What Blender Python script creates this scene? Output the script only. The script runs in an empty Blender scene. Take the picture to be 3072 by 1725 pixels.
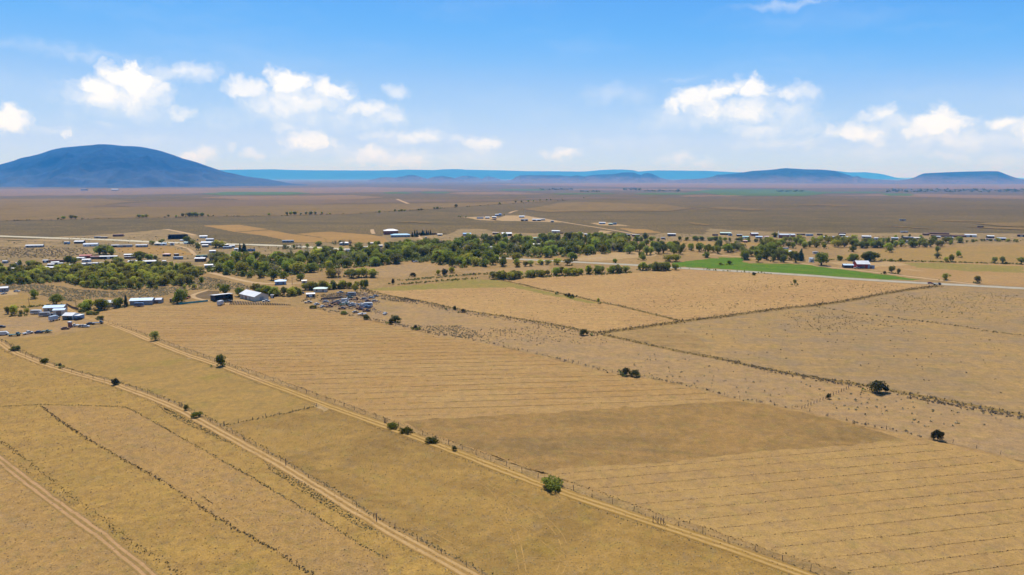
import bpy, math, random
import numpy as np
from mathutils import Vector, Matrix

R = math.radians
rng = np.random.default_rng(7)
random.seed(7)
scene = bpy.context.scene
COL = scene.collection

# ------------------------------------------------------------------ camera
CAM_H = 90.0                       # drone height above the near fields, metres
FOC, CX, CY, HOR = 2048.0, 1536.0, 862.5, 530.0
PITCH = math.atan((CY - HOR) / FOC)
cam_d = bpy.data.cameras.new("camera")
cam_d.sensor_width = 36.0
cam_d.lens = 24.0
cam_d.clip_start = 1.0
cam_d.clip_end = 400000.0
cam = bpy.data.objects.new("camera", cam_d)
cam.location = (0, 0, CAM_H)
cam.rotation_euler = (math.pi / 2 - PITCH, 0, 0)
COL.objects.link(cam)
scene.camera = cam

# ------------------------------------------------------------------ render / exposure
scene.view_settings.view_transform = 'Standard'
scene.view_settings.look = 'None'
scene.view_settings.gamma = 1.0
scene.view_settings.exposure = EXPOSURE = 0.35
scene.view_settings.use_curve_mapping = False
scene.render.engine = 'CYCLES'
scene.cycles.use_denoising = True
scene.cycles.max_bounces = 6
scene.cycles.diffuse_bounces = 2
scene.cycles.glossy_bounces = 1
scene.cycles.transmission_bounces = 2
scene.cycles.volume_bounces = 3
scene.cycles.transparent_max_bounces = 8

# ------------------------------------------------------------------ sun and sky
SUN_EL, SUN_AZ = 62.0, -16.0       # degrees; azimuth measured from +Y towards +X
sdir = Vector((math.sin(R(SUN_AZ)) * math.cos(R(SUN_EL)), math.cos(R(SUN_AZ)) * math.cos(R(SUN_EL)), math.sin(R(SUN_EL))))
sun_d = bpy.data.lights.new("sun", 'SUN')
sun_d.energy = 4.8
sun_d.angle = R(0.53)
sun_d.color = (1.0, 0.955, 0.88)
sun = bpy.data.objects.new("sun", sun_d)
sun.rotation_euler = sdir.to_track_quat('Z', 'Y').to_euler()
sun.location = (0, 0, 300)
COL.objects.link(sun)

SKY_STRENGTH = 0.1
world = bpy.data.worlds.new("World")
scene.world = world
world.use_nodes = True
world.cycles.sampling_method = 'MANUAL'
world.cycles.sample_map_resolution = 256
wt = world.node_tree
wt.nodes.clear()
wt_out = wt.nodes.new('ShaderNodeOutputWorld')
wt_bg = wt.nodes.new('ShaderNodeBackground')
wt_bg.inputs['Strength'].default_value = SKY_STRENGTH
wt.links.new(wt_bg.outputs[0], wt_out.inputs[0])
wt_sky = wt.nodes.new('ShaderNodeTexSky')
wt_sky.sky_type = 'NISHITA'
wt_sky.sun_disc = False
wt_sky.sun_elevation = R(SUN_EL)
wt_sky.sun_rotation = R(SUN_AZ)
wt_sky.altitude = 2300.0
wt_sky.air_density = 0.7
wt_sky.dust_density = 0.3
wt_sky.ozone_density = 6.0


def pix_dir(x, y):
    """Direction of a photograph pixel as (azimuth, elevation), radians, in the world."""
    u, v = (x - CX) / FOC, (CY - y) / FOC
    d = Vector((u, math.cos(PITCH) + v * math.sin(PITCH), -math.sin(PITCH) + v * math.cos(PITCH))).normalized()
    return math.atan2(d.x, d.y), math.asin(d.z)


def build_clouds():
    """Fair-weather cumulus in the world sky: lobes given by azimuth and elevation, broken up by noise."""
    N, L = wt.nodes, wt.links

    def math_(op, a, b=None, c=None, clamp=False):
        n = N.new('ShaderNodeMath'); n.operation = op; n.use_clamp = clamp
        for i, v in enumerate((a, b, c)):
            if v is None:
                continue
            if isinstance(v, (int, float)):
                n.inputs[i].default_value = v
            else:
                L.new(v, n.inputs[i])
        return n.outputs[0]
    tc = N.new('ShaderNodeTexCoord')
    sep = N.new('ShaderNodeSeparateXYZ'); L.new(tc.outputs['Generated'], sep.inputs[0])
    az = math_('ARCTAN2', sep.outputs[0], sep.outputs[1])
    el = math_('ARCSINE', sep.outputs[2])
    comb = N.new('ShaderNodeCombineXYZ'); L.new(az, comb.inputs[0]); L.new(el, comb.inputs[1])
    P = comb.outputs[0]
    nz = N.new('ShaderNodeTexNoise'); nz.inputs['Scale'].default_value = 34.0
    nz.inputs['Detail'].default_value = 7.0; nz.inputs['Roughness'].default_value = 0.6
    L.new(P, nz.inputs['Vector'])
    nsub = N.new('ShaderNodeVectorMath'); nsub.operation = 'MULTIPLY_ADD'
    L.new(nz.outputs['Color'], nsub.inputs[0])
    nsub.inputs[1].default_value = (0.050, 0.034, 0); nsub.inputs[2].default_value = (-0.025, -0.017, 0)
    padd = N.new('ShaderNodeVectorMath'); padd.operation = 'ADD'
    L.new(P, padd.inputs[0]); L.new(nsub.outputs[0], padd.inputs[1])
    PW = padd.outputs[0]
    nb = N.new('ShaderNodeTexNoise'); nb.inputs['Scale'].default_value = 26.0
    nb.inputs['Detail'].default_value = 8.0; nb.inputs['Roughness'].default_value = 0.62
    L.new(PW, nb.inputs['Vector'])
    brk = math_('MULTIPLY_ADD', nb.outputs['Fac'], 2.1, -0.08)      # about 1.0 on average
    fld = None
    for (x, y, rx, ry, s, soft) in CLOUD_LOBES:
        a0, e0 = pix_dir(x, y)
        ra, re = rx / FOC * math.cos(a0) ** 2 * 1.22, ry / FOC * math.cos(a0) * 1.18
        vm = N.new('ShaderNodeVectorMath'); vm.operation = 'MULTIPLY_ADD'
        L.new(PW, vm.inputs[0])
        vm.inputs[1].default_value = (1 / ra, 1 / re, 0)
        vm.inputs[2].default_value = (-a0 / ra, -e0 / re, 0)
        ln = N.new('ShaderNodeVectorMath'); ln.operation = 'LENGTH'; L.new(vm.outputs[0], ln.inputs[0])
        f = math_('MULTIPLY_ADD', ln.outputs['Value'], -1.0, brk)
        mr = N.new('ShaderNodeMapRange'); mr.interpolation_type = 'SMOOTHSTEP'
        mr.inputs[1].default_value = -0.16; mr.inputs[2].default_value = soft + 0.30
        mr.inputs[3].default_value = 0.0; mr.inputs[4].default_value = s
        L.new(f, mr.inputs[0])
        fld = mr.outputs[0] if fld is None else math_('MAXIMUM', fld, mr.outputs[0])
    # the same kind of cloud all round, outside the part of the sky the photograph shows
    g = N.new('ShaderNodeTexNoise'); g.inputs['Scale'].default_value = 5.0; g.inputs['Detail'].default_value = 8.0
    g.inputs['Roughness'].default_value = 0.58
    mp = N.new('ShaderNodeVectorMath'); mp.operation = 'MULTIPLY'; mp.inputs[1].default_value = (1.0, 2.2, 1)
    L.new(PW, mp.inputs[0]); L.new(mp.outputs[0], g.inputs['Vector'])
    gr = N.new('ShaderNodeMapRange'); gr.interpolation_type = 'SMOOTHSTEP'
    gr.inputs[1].default_value = 0.56; gr.inputs[2].default_value = 0.72; gr.inputs[3].default_value = 0.0; gr.inputs[4].default_value = 0.9
    L.new(g.outputs['Fac'], gr.inputs[0])
    outside = math_('GREATER_THAN', math_('ABSOLUTE', az), 0.72)
    band = math_('MULTIPLY', math_('LESS_THAN', el, 0.45), math_('GREATER_THAN', el, 0.02))
    fld = math_('MAXIMUM', fld, math_('MULTIPLY', math_('MULTIPLY', gr.outputs[0], outside), band))
    # thin high cirrus
    ci = N.new('ShaderNodeTexNoise'); ci.inputs['Scale'].default_value = 1.0; ci.inputs['Detail'].default_value = 6.0
    ci.inputs['Roughness'].default_value = 0.55
    mc = N.new('ShaderNodeVectorMath'); mc.operation = 'MULTIPLY'; mc.inputs[1].default_value = (3.5, 16, 1)
    L.new(PW, mc.inputs[0]); L.new(mc.outputs[0], ci.inputs['Vector'])
    cr = N.new('ShaderNodeMapRange'); cr.interpolation_type = 'SMOOTHSTEP'
    cr.inputs[1].default_value = 0.45; cr.inputs[2].default_value = 0.85; cr.inputs[3].default_value = 0.0; cr.inputs[4].default_value = 0.12
    L.new(ci.outputs['Fac'], cr.inputs[0])
    fld = math_('MAXIMUM', fld, cr.outputs[0])
    mix = N.new('ShaderNodeMix'); mix.data_type = 'RGBA'
    L.new(fld, mix.inputs['Factor'])
    L.new(SKY_OUT, mix.inputs['A'])
    mix.inputs['B'].default_value = (CLOUD_L * 1.0, CLOUD_L * 1.0, CLOUD_L * 1.005, 1)
    L.new(mix.outputs['Result'], wt_bg.inputs['Color'])


_zl = lambda x, y: (x / 1.677, y / 1.677)
_left = [(630, 372, 115, 62, 1, .3), (480, 432, 135, 50, 1, .35), (700, 415, 120, 80, 1, .35), (790, 450, 75, 52, .8, .4), (600, 465, 230, 70, .9, .7),
         (640, 535, 260, 62, .4, 1.1), (880, 355, 140, 46, .62, .7), (905, 562, 85, 34, .6, .6), (40, 600, 100, 82, 1, .35), (105, 620, 45, 55, .8, .6),
         (315, 660, 34, 22, .6, .5), (240, 640, 80, 22, .25, .8), (1440, 410, 110, 66, 1, .3), (1250, 445, 120, 55, .85, .45), (1650, 450, 125, 62, .95, .4),
         (1500, 500, 230, 75, .9, .7), (1850, 548, 130, 46, .85, .4), (1600, 575, 420, 66, .5, 1.1), (1930, 570, 85, 44, .6, .7), (2000, 460, 60, 28, .55, .6),
         (1540, 712, 105, 52, .85, .4), (1680, 725, 60, 34, .5, .6), (1450, 632, 80, 34, .4, .7), (2070, 682, 140, 42, .75, .5), (1880, 690, 80, 26, .35, .7),
         (2430, 722, 90, 42, .8, .4), (2320, 690, 55, 24, .4, .7), (1880, 785, 120, 42, .75, .5), (2050, 790, 140, 36, .5, .7), (970, 785, 110, 42, .75, .5),
         (1270, 772, 60, 28, .5, .6), (1150, 745, 30, 20, .3, .6), (560, 630, 60, 22, .25, .8), (150, 225, 330, 34, .25, 1.3), (450, 275, 230, 28, .28, 1.2), (1720, 760, 300, 40, .3, 1.2), (2300, 780, 260, 34, .3, 1.2), (700, 700, 260, 40, .22, 1.2)]
_right = [(1060, 455, 85, 62, 1, .3), (900, 495, 130, 50, .95, .4), (805, 520, 65, 44, .9, .45), (1220, 450, 95, 48, .95, .35), (1390, 475, 130, 58, .85, .5),
          (1150, 535, 230, 66, .9, .7), (1400, 545, 150, 75, .55, .9), (1000, 590, 330, 52, .5, 1.1), (1230, 640, 150, 40, .5, .9), (1860, 570, 95, 46, .8, .45),
          (1760, 585, 70, 28, .5, .6), (1960, 595, 75, 32, .5, .7), (1720, 672, 130, 54, .9, .45), (1850, 700, 50, 34, .45, .7), (2130, 612, 120, 70, 1, .3),
          (2235, 622, 95, 50, .95, .4), (2050, 652, 90, 46, .8, .45), (2450, 622, 110, 46, .95, .4), (2560, 655, 90, 66, .9, .5), (2300, 685, 340, 62, .62, .9),
          (250, 775, 105, 32, .7, .5), (830, 795, 80, 40, .5, .6), (940, 815, 60, 20, .3, .8), (1500, 650, 110, 22, .28, .9), (2170, 780, 120, 24, .35, .9),
          (2450, 800, 150, 28, .3, .9), (1350, 712, 240, 28, .32, .9), (500, 470, 140, 46, .3, 1.1), (860, 385, 120, 16, .2, 1.1), (1430, 8, 260, 20, .35, 1.1), (1900, 760, 380, 44, .3, 1.2), (600, 700, 300, 40, .2, 1.2)]
_wide = lambda L: [(x, y + (8 if f >= .7 else 0), rx * (1.35 if f >= .7 else 1), ry * (1.3 if f >= .7 else 1), min(1, s * (1.25 if f >= .7 else 1)), f * (1.25 if f >= .7 else 1.15)) for x, y, rx, ry, s, f in L]
_left, _right = _wide(_left), _wide(_right)
CLOUD_LOBES = [(*_zl(x, y), rx / 1.677, ry / 1.677, s, soft) for x, y, rx, ry, s, soft in _left] + \
              [(1536 + x / 1.677, y / 1.677, rx / 1.677, ry / 1.677, s, soft) for x, y, rx, ry, s, soft in _right]
CLOUD_L = 0.82 / SKY_STRENGTH
def grade_sky():
    """Colour grade of the sky texture: the photograph's deep azure above, pale towards the horizon."""
    N, L = wt.nodes, wt.links
    a = N.new('ShaderNodeVectorMath'); a.operation = 'SCALE'; a.inputs['Scale'].default_value = SKY_STRENGTH
    L.new(wt_sky.outputs[0], a.inputs[0])
    c = N.new('ShaderNodeRGBCurve')
    for k, pts in enumerate(([(0, 0), (.136, .112), (.159, .16), (.205, .285), (.27, .375), (.366, .455), (.51, .49), (1, .9)],
                             [(0, 0), (.26, .35), (.30, .395), (.38, .475), (.48, .535), (.60, .575), (.73, .61), (1, .9)],
                             [(0, 0), (.30, .51), (.545, .77), (.72, .78), (.90, .81), (1, .88)])):
        cu = c.mapping.curves[k]
        cu.points[0].location = pts[0]; cu.points[-1].location = pts[-1]
        for p in pts[1:-1]:
            cu.points.new(*p)
    c.mapping.update()
    L.new(a.outputs[0], c.inputs['Color'])
    b = N.new('ShaderNodeVectorMath'); b.operation = 'SCALE'; b.inputs['Scale'].default_value = 1 / SKY_STRENGTH
    L.new(c.outputs[0], b.inputs[0])
    return b.outputs[0]


SKY_OUT = grade_sky()
build_clouds()

# ------------------------------------------------------------------ helpers: places
def ground_z(r):
    """Level near the camera; the valley floor falls about 60 m between 1.8 and 8 km out."""
    t = np.clip((np.asarray(r, float) - 1800.0) / 6200.0, 0, 1)
    return -60.0 * t * t * (3 - 2 * t)


def place(x, y):
    """Photograph pixel -> the point of the ground it shows (X, Y, Z in metres)."""
    u, v = (x - CX) / FOC, (CY - y) / FOC
    d = np.array([u, math.cos(PITCH) + v * math.sin(PITCH), -math.sin(PITCH) + v * math.cos(PITCH)])
    lo, hi = 1.0, 140000.0
    if d[2] >= 0 or CAM_H + hi * d[2] > -60:
        t = hi
    else:
        for _ in range(60):
            t = 0.5 * (lo + hi)
            if CAM_H + t * d[2] > float(ground_z(math.hypot(t * d[0], t * d[1]))):
                lo = t
            else:
                hi = t
    p = d * t
    return np.array([p[0], p[1], float(ground_z(math.hypot(p[0], p[1])))])


def forward_dist(P):
    return P[1] * math.cos(PITCH) + (CAM_H - P[2]) * math.sin(PITCH)


ZOOM = {'S': (0, 0, 1), 'A': (0, 640, 3.354), 'B': (600, 640, 3.354), 'C': (1200, 640, 3.354), 'D': (1800, 640, 3.354), 'E': (2304, 640, 3.354),
        'f': (0, 960, 2.515), 'g': (0, 1250, 2.5156), 'h': (900, 900, 2.515), 'i': (1000, 1250, 2.5156), 'j': (1900, 840, 2.198), 'k': (2000, 1200, 2.403),
        'u': (0, 400, 2.515), 'v': (1024, 480, 2.515), 'w': (2048, 480, 2.515),
        'a1': (0, 690, 7.156), 'a2': (340, 680, 7.156), 'a3': (0, 850, 7.156), 'a4': (340, 820, 6.44), 'a5': (640, 820, 6.44), 'a6': (1000, 840, 6.44),
        'b1': (690, 680, 6.44), 'b2': (1080, 640, 6.44), 'b3': (1420, 630, 6.44), 'b4': (1800, 640, 6.44), 'b5': (2180, 670, 6.44), 'b6': (2560, 670, 5.031)}


def pz(z, x, y):
    ox, oy, s = ZOOM[z]
    return ox + x / s, oy + y / s


def zz(z, *pts):
    return [pz(z, x, y) for x, y in pts]


def G2(pts):
    """Pixels -> ground (X, Y) array."""
    return np.array([place(x, y)[:2] for x, y in pts])


def resample(P, step, closed=False):
    P = np.asarray(P, float)
    if closed:
        P = np.vstack([P, P[:1]])
    out = []
    for a, b in zip(P[:-1], P[1:]):
        n = max(1, min(400, int(np.linalg.norm(b - a) / step)))
        for k in range(n):
            out.append(a + (b - a) * k / n)
    if not closed:
        out.append(P[-1])
    return np.array(out)


def inside(poly, pts):
    x, y = pts[:, 0], pts[:, 1]
    c = np.zeros(len(pts), bool)
    n = len(poly)
    j = n - 1
    for i in range(n):
        xi, yi, xj, yj = poly[i][0], poly[i][1], poly[j][0], poly[j][1]
        m = ((yi > y) != (yj > y)) & (x < (xj - xi) * (y - yi) / (yj - yi + 1e-12) + xi)
        c ^= m
        j = i
    return c


def poly_scatter(poly, n, mind=0.0, g=None):
    """n random points inside a ground polygon, at least mind apart."""
    g = g or rng
    poly = np.asarray(poly)
    lo, hi = poly.min(0), poly.max(0)
    out = []
    grid = {}
    for _ in range(60):
        c = lo + (hi - lo) * g.random((max(200, n * 2), 2))
        c = c[inside(poly, c)]
        for p in c:
            if mind > 0:
                k = (int(p[0] // mind), int(p[1] // mind))
                bad = False
                for dx in (-1, 0, 1):
                    for dy in (-1, 0, 1):
                        for q in grid.get((k[0] + dx, k[1] + dy), ()):
                            if (q[0] - p[0]) ** 2 + (q[1] - p[1]) ** 2 < mind * mind:
                                bad = True
                if bad:
                    continue
                grid.setdefault(k, []).append(p)
            out.append(p)
            if len(out) >= n:
                return np.array(out)
    return np.array(out).reshape(-1, 2)


def with_z(P, dz=0.0):
    P = np.asarray(P, float)
    return np.column_stack([P, ground_z(np.hypot(P[:, 0], P[:, 1])) + dz])


# ------------------------------------------------------------------ helpers: objects
def mesh_obj(name, verts, faces, mat, parent=None, smooth=False, uv=None, tint=None):
    me = bpy.data.meshes.new(name)
    me.from_pydata([tuple(map(float, v)) for v in verts], [], [tuple(map(int, f)) for f in faces])
    if uv is not None:
        lay = me.uv_layers.new(name="UVMap")
        li = np.zeros(len(me.loops), dtype=np.int32)
        me.loops.foreach_get("vertex_index", li)
        lay.data.foreach_set("uv", np.asarray(uv, dtype=np.float32)[li].ravel())
    if tint is not None:
        at = me.attributes.new("tint", 'FLOAT', 'POINT')
        at.data.foreach_set("value", np.asarray(tint, dtype=np.float32))
    if smooth:
        me.polygons.foreach_set("use_smooth", [True] * len(me.polygons))
    me.materials.append(mat)
    o = bpy.data.objects.new(name, me)
    COL.objects.link(o)
    if parent is not None:
        o.parent = parent
    return o


def fast_mesh(name, V, F, mat, tint=None, smooth=False):
    """Big meshes: V (n,3), F (m,k) index arrays."""
    V = np.asarray(V, np.float32); F = np.asarray(F, np.int32)
    me = bpy.data.meshes.new(name)
    me.vertices.add(len(V)); me.vertices.foreach_set("co", V.ravel())
    k = F.shape[1]
    me.loops.add(F.size); me.loops.foreach_set("vertex_index", F.ravel())
    me.polygons.add(len(F))
    me.polygons.foreach_set("loop_start", np.arange(0, F.size, k, dtype=np.int32))
    if tint is not None:
        at = me.attributes.new("tint", 'FLOAT', 'POINT')
        at.data.foreach_set("value", np.asarray(tint, np.float32))
    me.update(calc_edges=True)
    me.polygons.foreach_set("use_smooth", [bool(smooth)] * len(F))
    me.materials.append(mat)
    return me


def link(name, data, parent=None):
    o = bpy.data.objects.new(name, data)
    COL.objects.link(o)
    if parent is not None:
        o.parent = parent
    return o


def tag(o, label=None, cat=None, group=None, kind=None):
    if label: o['label'] = label
    if cat: o['category'] = cat
    if group: o['group'] = group
    if kind: o['kind'] = kind
    return o


def thing(name, label, cat, loc, rz=0.0, group=None):
    o = bpy.data.objects.new(name, None)
    o.empty_display_size = 0.5
    o.location = tuple(float(v) for v in loc)
    o.rotation_euler = (0, 0, rz)
    COL.objects.link(o)
    return tag(o, label, cat, group)


# ------------------------------------------------------------------ helpers: materials
def lin(r, g, b, k=1.0):
    f = lambda c: (c / 12.92 if c <= 0.04045 else ((c + 0.055) / 1.055) ** 2.4)
    return tuple(f(v / 255.0) * k for v in (r, g, b)) + (1.0,)


KG = 0.475                          # ground albedo scale


def gc(r, g, b):
    c = lin(r, g, b, KG)
    return (c[0] * 1.03, c[1] * 1.0, c[2] * 0.82, 1.0)


def new_mat(name):
    m = bpy.data.materials.new(name)
    m.use_nodes = True
    nt = m.node_tree
    bs = nt.nodes['Principled BSDF']
    bs.inputs['Roughness'].default_value = 0.95
    bs.inputs['Specular IOR Level'].default_value = 0.1
    return m, nt, bs


def nd(nt, t, **kw):
    n = nt.nodes.new(t)
    for k, v in kw.items():
        setattr(n, k, v)
    return n


def mixc(nt, fac, a, b, blend='MIX'):
    n = nd(nt, 'ShaderNodeMix', data_type='RGBA', blend_type=blend)
    for sock, v in (('Factor', fac), ('A', a), ('B', b)):
        if isinstance(v, (int, float)):
            n.inputs[sock].default_value = v
        elif isinstance(v, tuple):
            n.inputs[sock].default_value = v
        else:
            nt.links.new(v, n.inputs[sock])
    return n.outputs['Result']


def noise(nt, vec, scale, detail=3.0, rough=0.55, lo=None, hi=None):
    n = nd(nt, 'ShaderNodeTexNoise')
    n.inputs['Scale'].default_value = scale
    n.inputs['Detail'].default_value = detail
    n.inputs['Roughness'].default_value = rough
    nt.links.new(vec, n.inputs['Vector'])
    o = n.outputs['Fac']
    if lo is not None:
        o = remap(nt, o, lo, hi)
    return o


def remap(nt, v, lo, hi, a=0.0, b=1.0):
    m = nd(nt, 'ShaderNodeMapRange', interpolation_type='SMOOTHSTEP')
    m.inputs[1].default_value = lo; m.inputs[2].default_value = hi
    m.inputs[3].default_value = a; m.inputs[4].default_value = b
    nt.links.new(v, m.inputs[0])
    return m.outputs[0]


def mth(nt, op, a, b=None, c=None):
    n = nd(nt, 'ShaderNodeMath', operation=op)
    for i, v in enumerate((a, b, c)):
        if v is None: continue
        if isinstance(v, (int, float)): n.inputs[i].default_value = v
        else: nt.links.new(v, n.inputs[i])
    return n.outputs[0]


def xform(nt, vec, ang, sx, sy):
    """World position turned by ang and scaled: for streaks that run along one direction."""
    m = nd(nt, 'ShaderNodeMapping', vector_type='POINT')
    m.inputs['Rotation'].default_value = (0, 0, R(ang))
    m2 = nd(nt, 'ShaderNodeVectorMath', operation='MULTIPLY')
    m2.inputs[1].default_value = (sx, sy, 1)
    nt.links.new(vec, m.inputs['Vector']); nt.links.new(m.outputs[0], m2.inputs[0])
    return m2.outputs[0]


def soil(name, base, alt, patch, big=70.0, mid=11.0, fine=1.3, streak=None, spot=None, lumps=0.25, contrast=0.5, seed=0.0, green=None, clods=0.5, tint_mix=0.34):
    """Dry-land ground: two soil tones in large patches, a third in smaller ones, grass-clump grain and relief."""
    m, nt, bs = new_mat(name)
    geo = nd(nt, 'ShaderNodeNewGeometry')
    off = nd(nt, 'ShaderNodeVectorMath', operation='ADD'); off.inputs[1].default_value = (seed * 37.1, seed * 91.7, 0)
    flat = nd(nt, 'ShaderNodeVectorMath', operation='MULTIPLY'); flat.inputs[1].default_value = (1, 1, 0)
    nt.links.new(geo.outputs['Position'], flat.inputs[0]); nt.links.new(flat.outputs[0], off.inputs[0])
    P = off.outputs[0]
    c = mixc(nt, noise(nt, P, 1 / big, 5, 0.6, 0.38, 0.62), base, alt)
    c = mixc(nt, mth(nt, 'MULTIPLY', noise(nt, P, 1 / mid, 5, 0.62, 0.44, 0.66), 0.75), c, patch)
    if green:
        c = mixc(nt, mth(nt, 'MULTIPLY', noise(nt, P, 1 / green[1], 5, 0.6, green[2], green[2] + 0.16), green[3]), c, green[0])
    if streak:
        for ang, width, length, amt, col in streak:
            v = xform(nt, P, ang, 1 / length, 1 / width)
            c = mixc(nt, mth(nt, 'MULTIPLY', noise(nt, v, 1.0, 4, 0.6, 0.47, 0.68), amt), c, col)
    if spot:
        for size, thr, amt, col in spot:
            c = mixc(nt, mth(nt, 'MULTIPLY', noise(nt, P, 1 / size, 2, 0.5, thr, thr + 0.07), amt), c, col)
    # small plots of other colour: bare greyish soil and olive weeds
    c = mixc(nt, mth(nt, 'MULTIPLY', noise(nt, P, 1 / (mid * 0.55), 6, 0.75, 0.50, 0.66), tint_mix), c, gc(158, 138, 118))
    c = mixc(nt, mth(nt, 'MULTIPLY', noise(nt, xform(nt, P, 40, 1, 1), 1 / (mid * 0.8), 6, 0.75, 0.50, 0.66), tint_mix), c, gc(164, 148, 82))
    g1 = noise(nt, P, 1.6 / fine, 3, 0.75)
    g2 = noise(nt, P, 1 / (fine * 3.2), 5, 0.8)
    g = mth(nt, 'MULTIPLY_ADD', mth(nt, 'ADD', mth(nt, 'MULTIPLY', g1, 1.3), mth(nt, 'MULTIPLY', g2, 1.3)), contrast * 2.0, 1.0 - contrast * 2.6)
    vm = nd(nt, 'ShaderNodeVectorMath', operation='SCALE')
    nt.links.new(c, vm.inputs[0]); nt.links.new(g, vm.inputs['Scale'])
    nt.links.new(vm.outputs[0], bs.inputs['Base Color'])
    bp = nd(nt, 'ShaderNodeBump'); bp.inputs['Strength'].default_value = clods; bp.inputs['Distance'].default_value = lumps
    nt.links.new(g1, bp.inputs['Height']); nt.links.new(bp.outputs[0], bs.inputs['Normal'])
    return m


def plain_mat(name, col, rough=0.6, spec=0.3, vary=0.12, scale=0.8, metal=0.0, stripes=None):
    """Painted, metal or stone surface with slight wear; stripes=(pitch, depth) gives ribbed sheet metal relief."""
    m, nt, bs = new_mat(name)
    bs.inputs['Roughness'].default_value = rough
    bs.inputs['Specular IOR Level'].default_value = spec
    bs.inputs['Metallic'].default_value = metal
    tc = nd(nt, 'ShaderNodeTexCoord')
    n = noise(nt, tc.outputs['Object'], scale, 4, 0.6)
    k = mth(nt, 'MULTIPLY_ADD', n, vary * 2, 1 - vary)
    vm = nd(nt, 'ShaderNodeVectorMath', operation='SCALE'); vm.inputs[0].default_value = col[:3]
    nt.links.new(k, vm.inputs['Scale']); nt.links.new(vm.outputs[0], bs.inputs['Base Color'])
    if stripes:
        w = nd(nt, 'ShaderNodeTexWave', wave_type='BANDS', bands_direction='X'); w.inputs['Scale'].default_value = 1 / stripes[0] / 6.28 * 6.28
        nt.links.new(tc.outputs['Object'], w.inputs['Vector'])
        bp = nd(nt, 'ShaderNodeBump'); bp.inputs['Strength'].default_value = 0.3; bp.inputs['Distance'].default_value = stripes[1]
        nt.links.new(w.outputs['Fac'], bp.inputs['Height']); nt.links.new(bp.outputs[0], bs.inputs['Normal'])
    return m


def leaf_mat(name, dark, light, trans=0.3, vary=0.34, per_tuft=False):
    m, nt, bs = new_mat(name)
    bs.inputs['Roughness'].default_value = 0.7
    bs.inputs['Specular IOR Level'].default_value = 0.15
    oi = nd(nt, 'ShaderNodeObjectInfo')
    geo = nd(nt, 'ShaderNodeNewGeometry')
    if per_tuft:
        at = nd(nt, 'ShaderNodeAttribute', attribute_name='tint'); f = at.outputs['Fac']
    else:
        at = nd(nt, 'ShaderNodeAttribute', attribute_name='tint')
        f = mth(nt, 'ADD', mth(nt, 'MULTIPLY', at.outputs['Fac'], 0.55), mth(nt, 'MULTIPLY', oi.outputs['Random'], 0.45))
    c = mixc(nt, f, dark, light)
    hsv = nd(nt, 'ShaderNodeHueSaturation')
    hsv.inputs['Saturation'].default_value = 0.94
    nt.links.new(mth(nt, 'MULTIPLY_ADD', oi.outputs['Random'], 0.035, 0.466), hsv.inputs['Hue'])
    nt.links.new(mth(nt, 'MULTIPLY_ADD', oi.outputs['Random'], vary * 2, 1 - vary), hsv.inputs['Value'])
    nt.links.new(c, hsv.inputs['Color'])
    nt.links.new(hsv.outputs[0], bs.inputs['Base Color'])
    if trans > 0:
        tr = nd(nt, 'ShaderNodeBsdfTranslucent')
        nt.links.new(hsv.outputs[0], tr.inputs['Color'])
        mx = nd(nt, 'ShaderNodeMixShader'); mx.inputs[0].default_value = trans
        nt.links.new(bs.outputs[0], mx.inputs[1]); nt.links.new(tr.outputs[0], mx.inputs[2])
        nt.links.new(mx.outputs[0], nt.nodes['Material Output'].inputs['Surface'])
    return m


# ------------------------------------------------------------------ ground materials
SAGE_DOTS = [(2.6, 0.50, 0.75, gc(74, 70, 58))]
M_sage = soil('sagebrush_plain', gc(152, 126, 78), gc(132, 112, 70), gc(164, 134, 82), tint_mix=0.1, big=420, mid=60, fine=2.4,
              spot=[(2.6, 0.48, 0.8, gc(78, 70, 36)), (6.0, 0.55, 0.4, gc(90, 80, 44))], contrast=0.55, seed=1,
              streak=[(4, 90, 1500, 0.5, gc(112, 98, 66)), (-3, 260, 3800, 0.4, gc(156, 124, 84))])
M_meadow = soil('dry_meadow', gc(192, 156, 106), gc(178, 142, 94), gc(162, 134, 92), big=60, mid=9, fine=1.3, seed=2,
                streak=[(6, 7, 60, 0.45, gc(205, 170, 122))], green=(gc(150, 138, 72), 34, 0.6, 0.4))
M_stubble = soil('mown_hay_field', gc(201, 162, 108), gc(196, 153, 98), gc(188, 150, 106), big=55, mid=8, fine=0.9, seed=3, contrast=0.42,
                 streak=[(4, 3.0, 120, 0.4, gc(214, 178, 126)), (4, 7.5, 200, 0.35, gc(182, 142, 92))])
M_stubble2 = soil('lower_hay_field', gc(203, 165, 108), gc(197, 158, 104), gc(186, 150, 108), big=45, mid=7, fine=0.8, seed=4, contrast=0.42,
                  streak=[(-10, 4.0, 90, 0.4, gc(212, 172, 108))])
M_fallow = soil('fallow_patch', gc(178, 140, 88), gc(160, 128, 82), gc(190, 150, 94), big=40, mid=8, fine=0.9, seed=5,
                streak=[(8, 6, 50, 0.55, gc(190, 148, 96)), (8, 12, 70, 0.4, gc(132, 112, 80))])
M_gold = soil('golden_pasture', gc(192, 154, 92), gc(184, 148, 88), gc(170, 140, 88), big=38, mid=7, fine=0.8, seed=6, contrast=0.5,
              streak=[(-42, 6, 40, 0.35, gc(206, 164, 92))], green=(gc(160, 144, 66), 26, 0.52, 0.5))
M_green_gold = soil('greenish_pasture', gc(197, 157, 92), gc(189, 152, 88), gc(176, 141, 88), big=34, mid=6, fine=0.8, seed=7, contrast=0.55,
                    streak=[(-8, 8, 60, 0.5, gc(212, 170, 96)), (-40, 5, 40, .35, gc(172, 132, 78))], green=(gc(170, 148, 72), 30, 0.54, 0.35))
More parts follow.
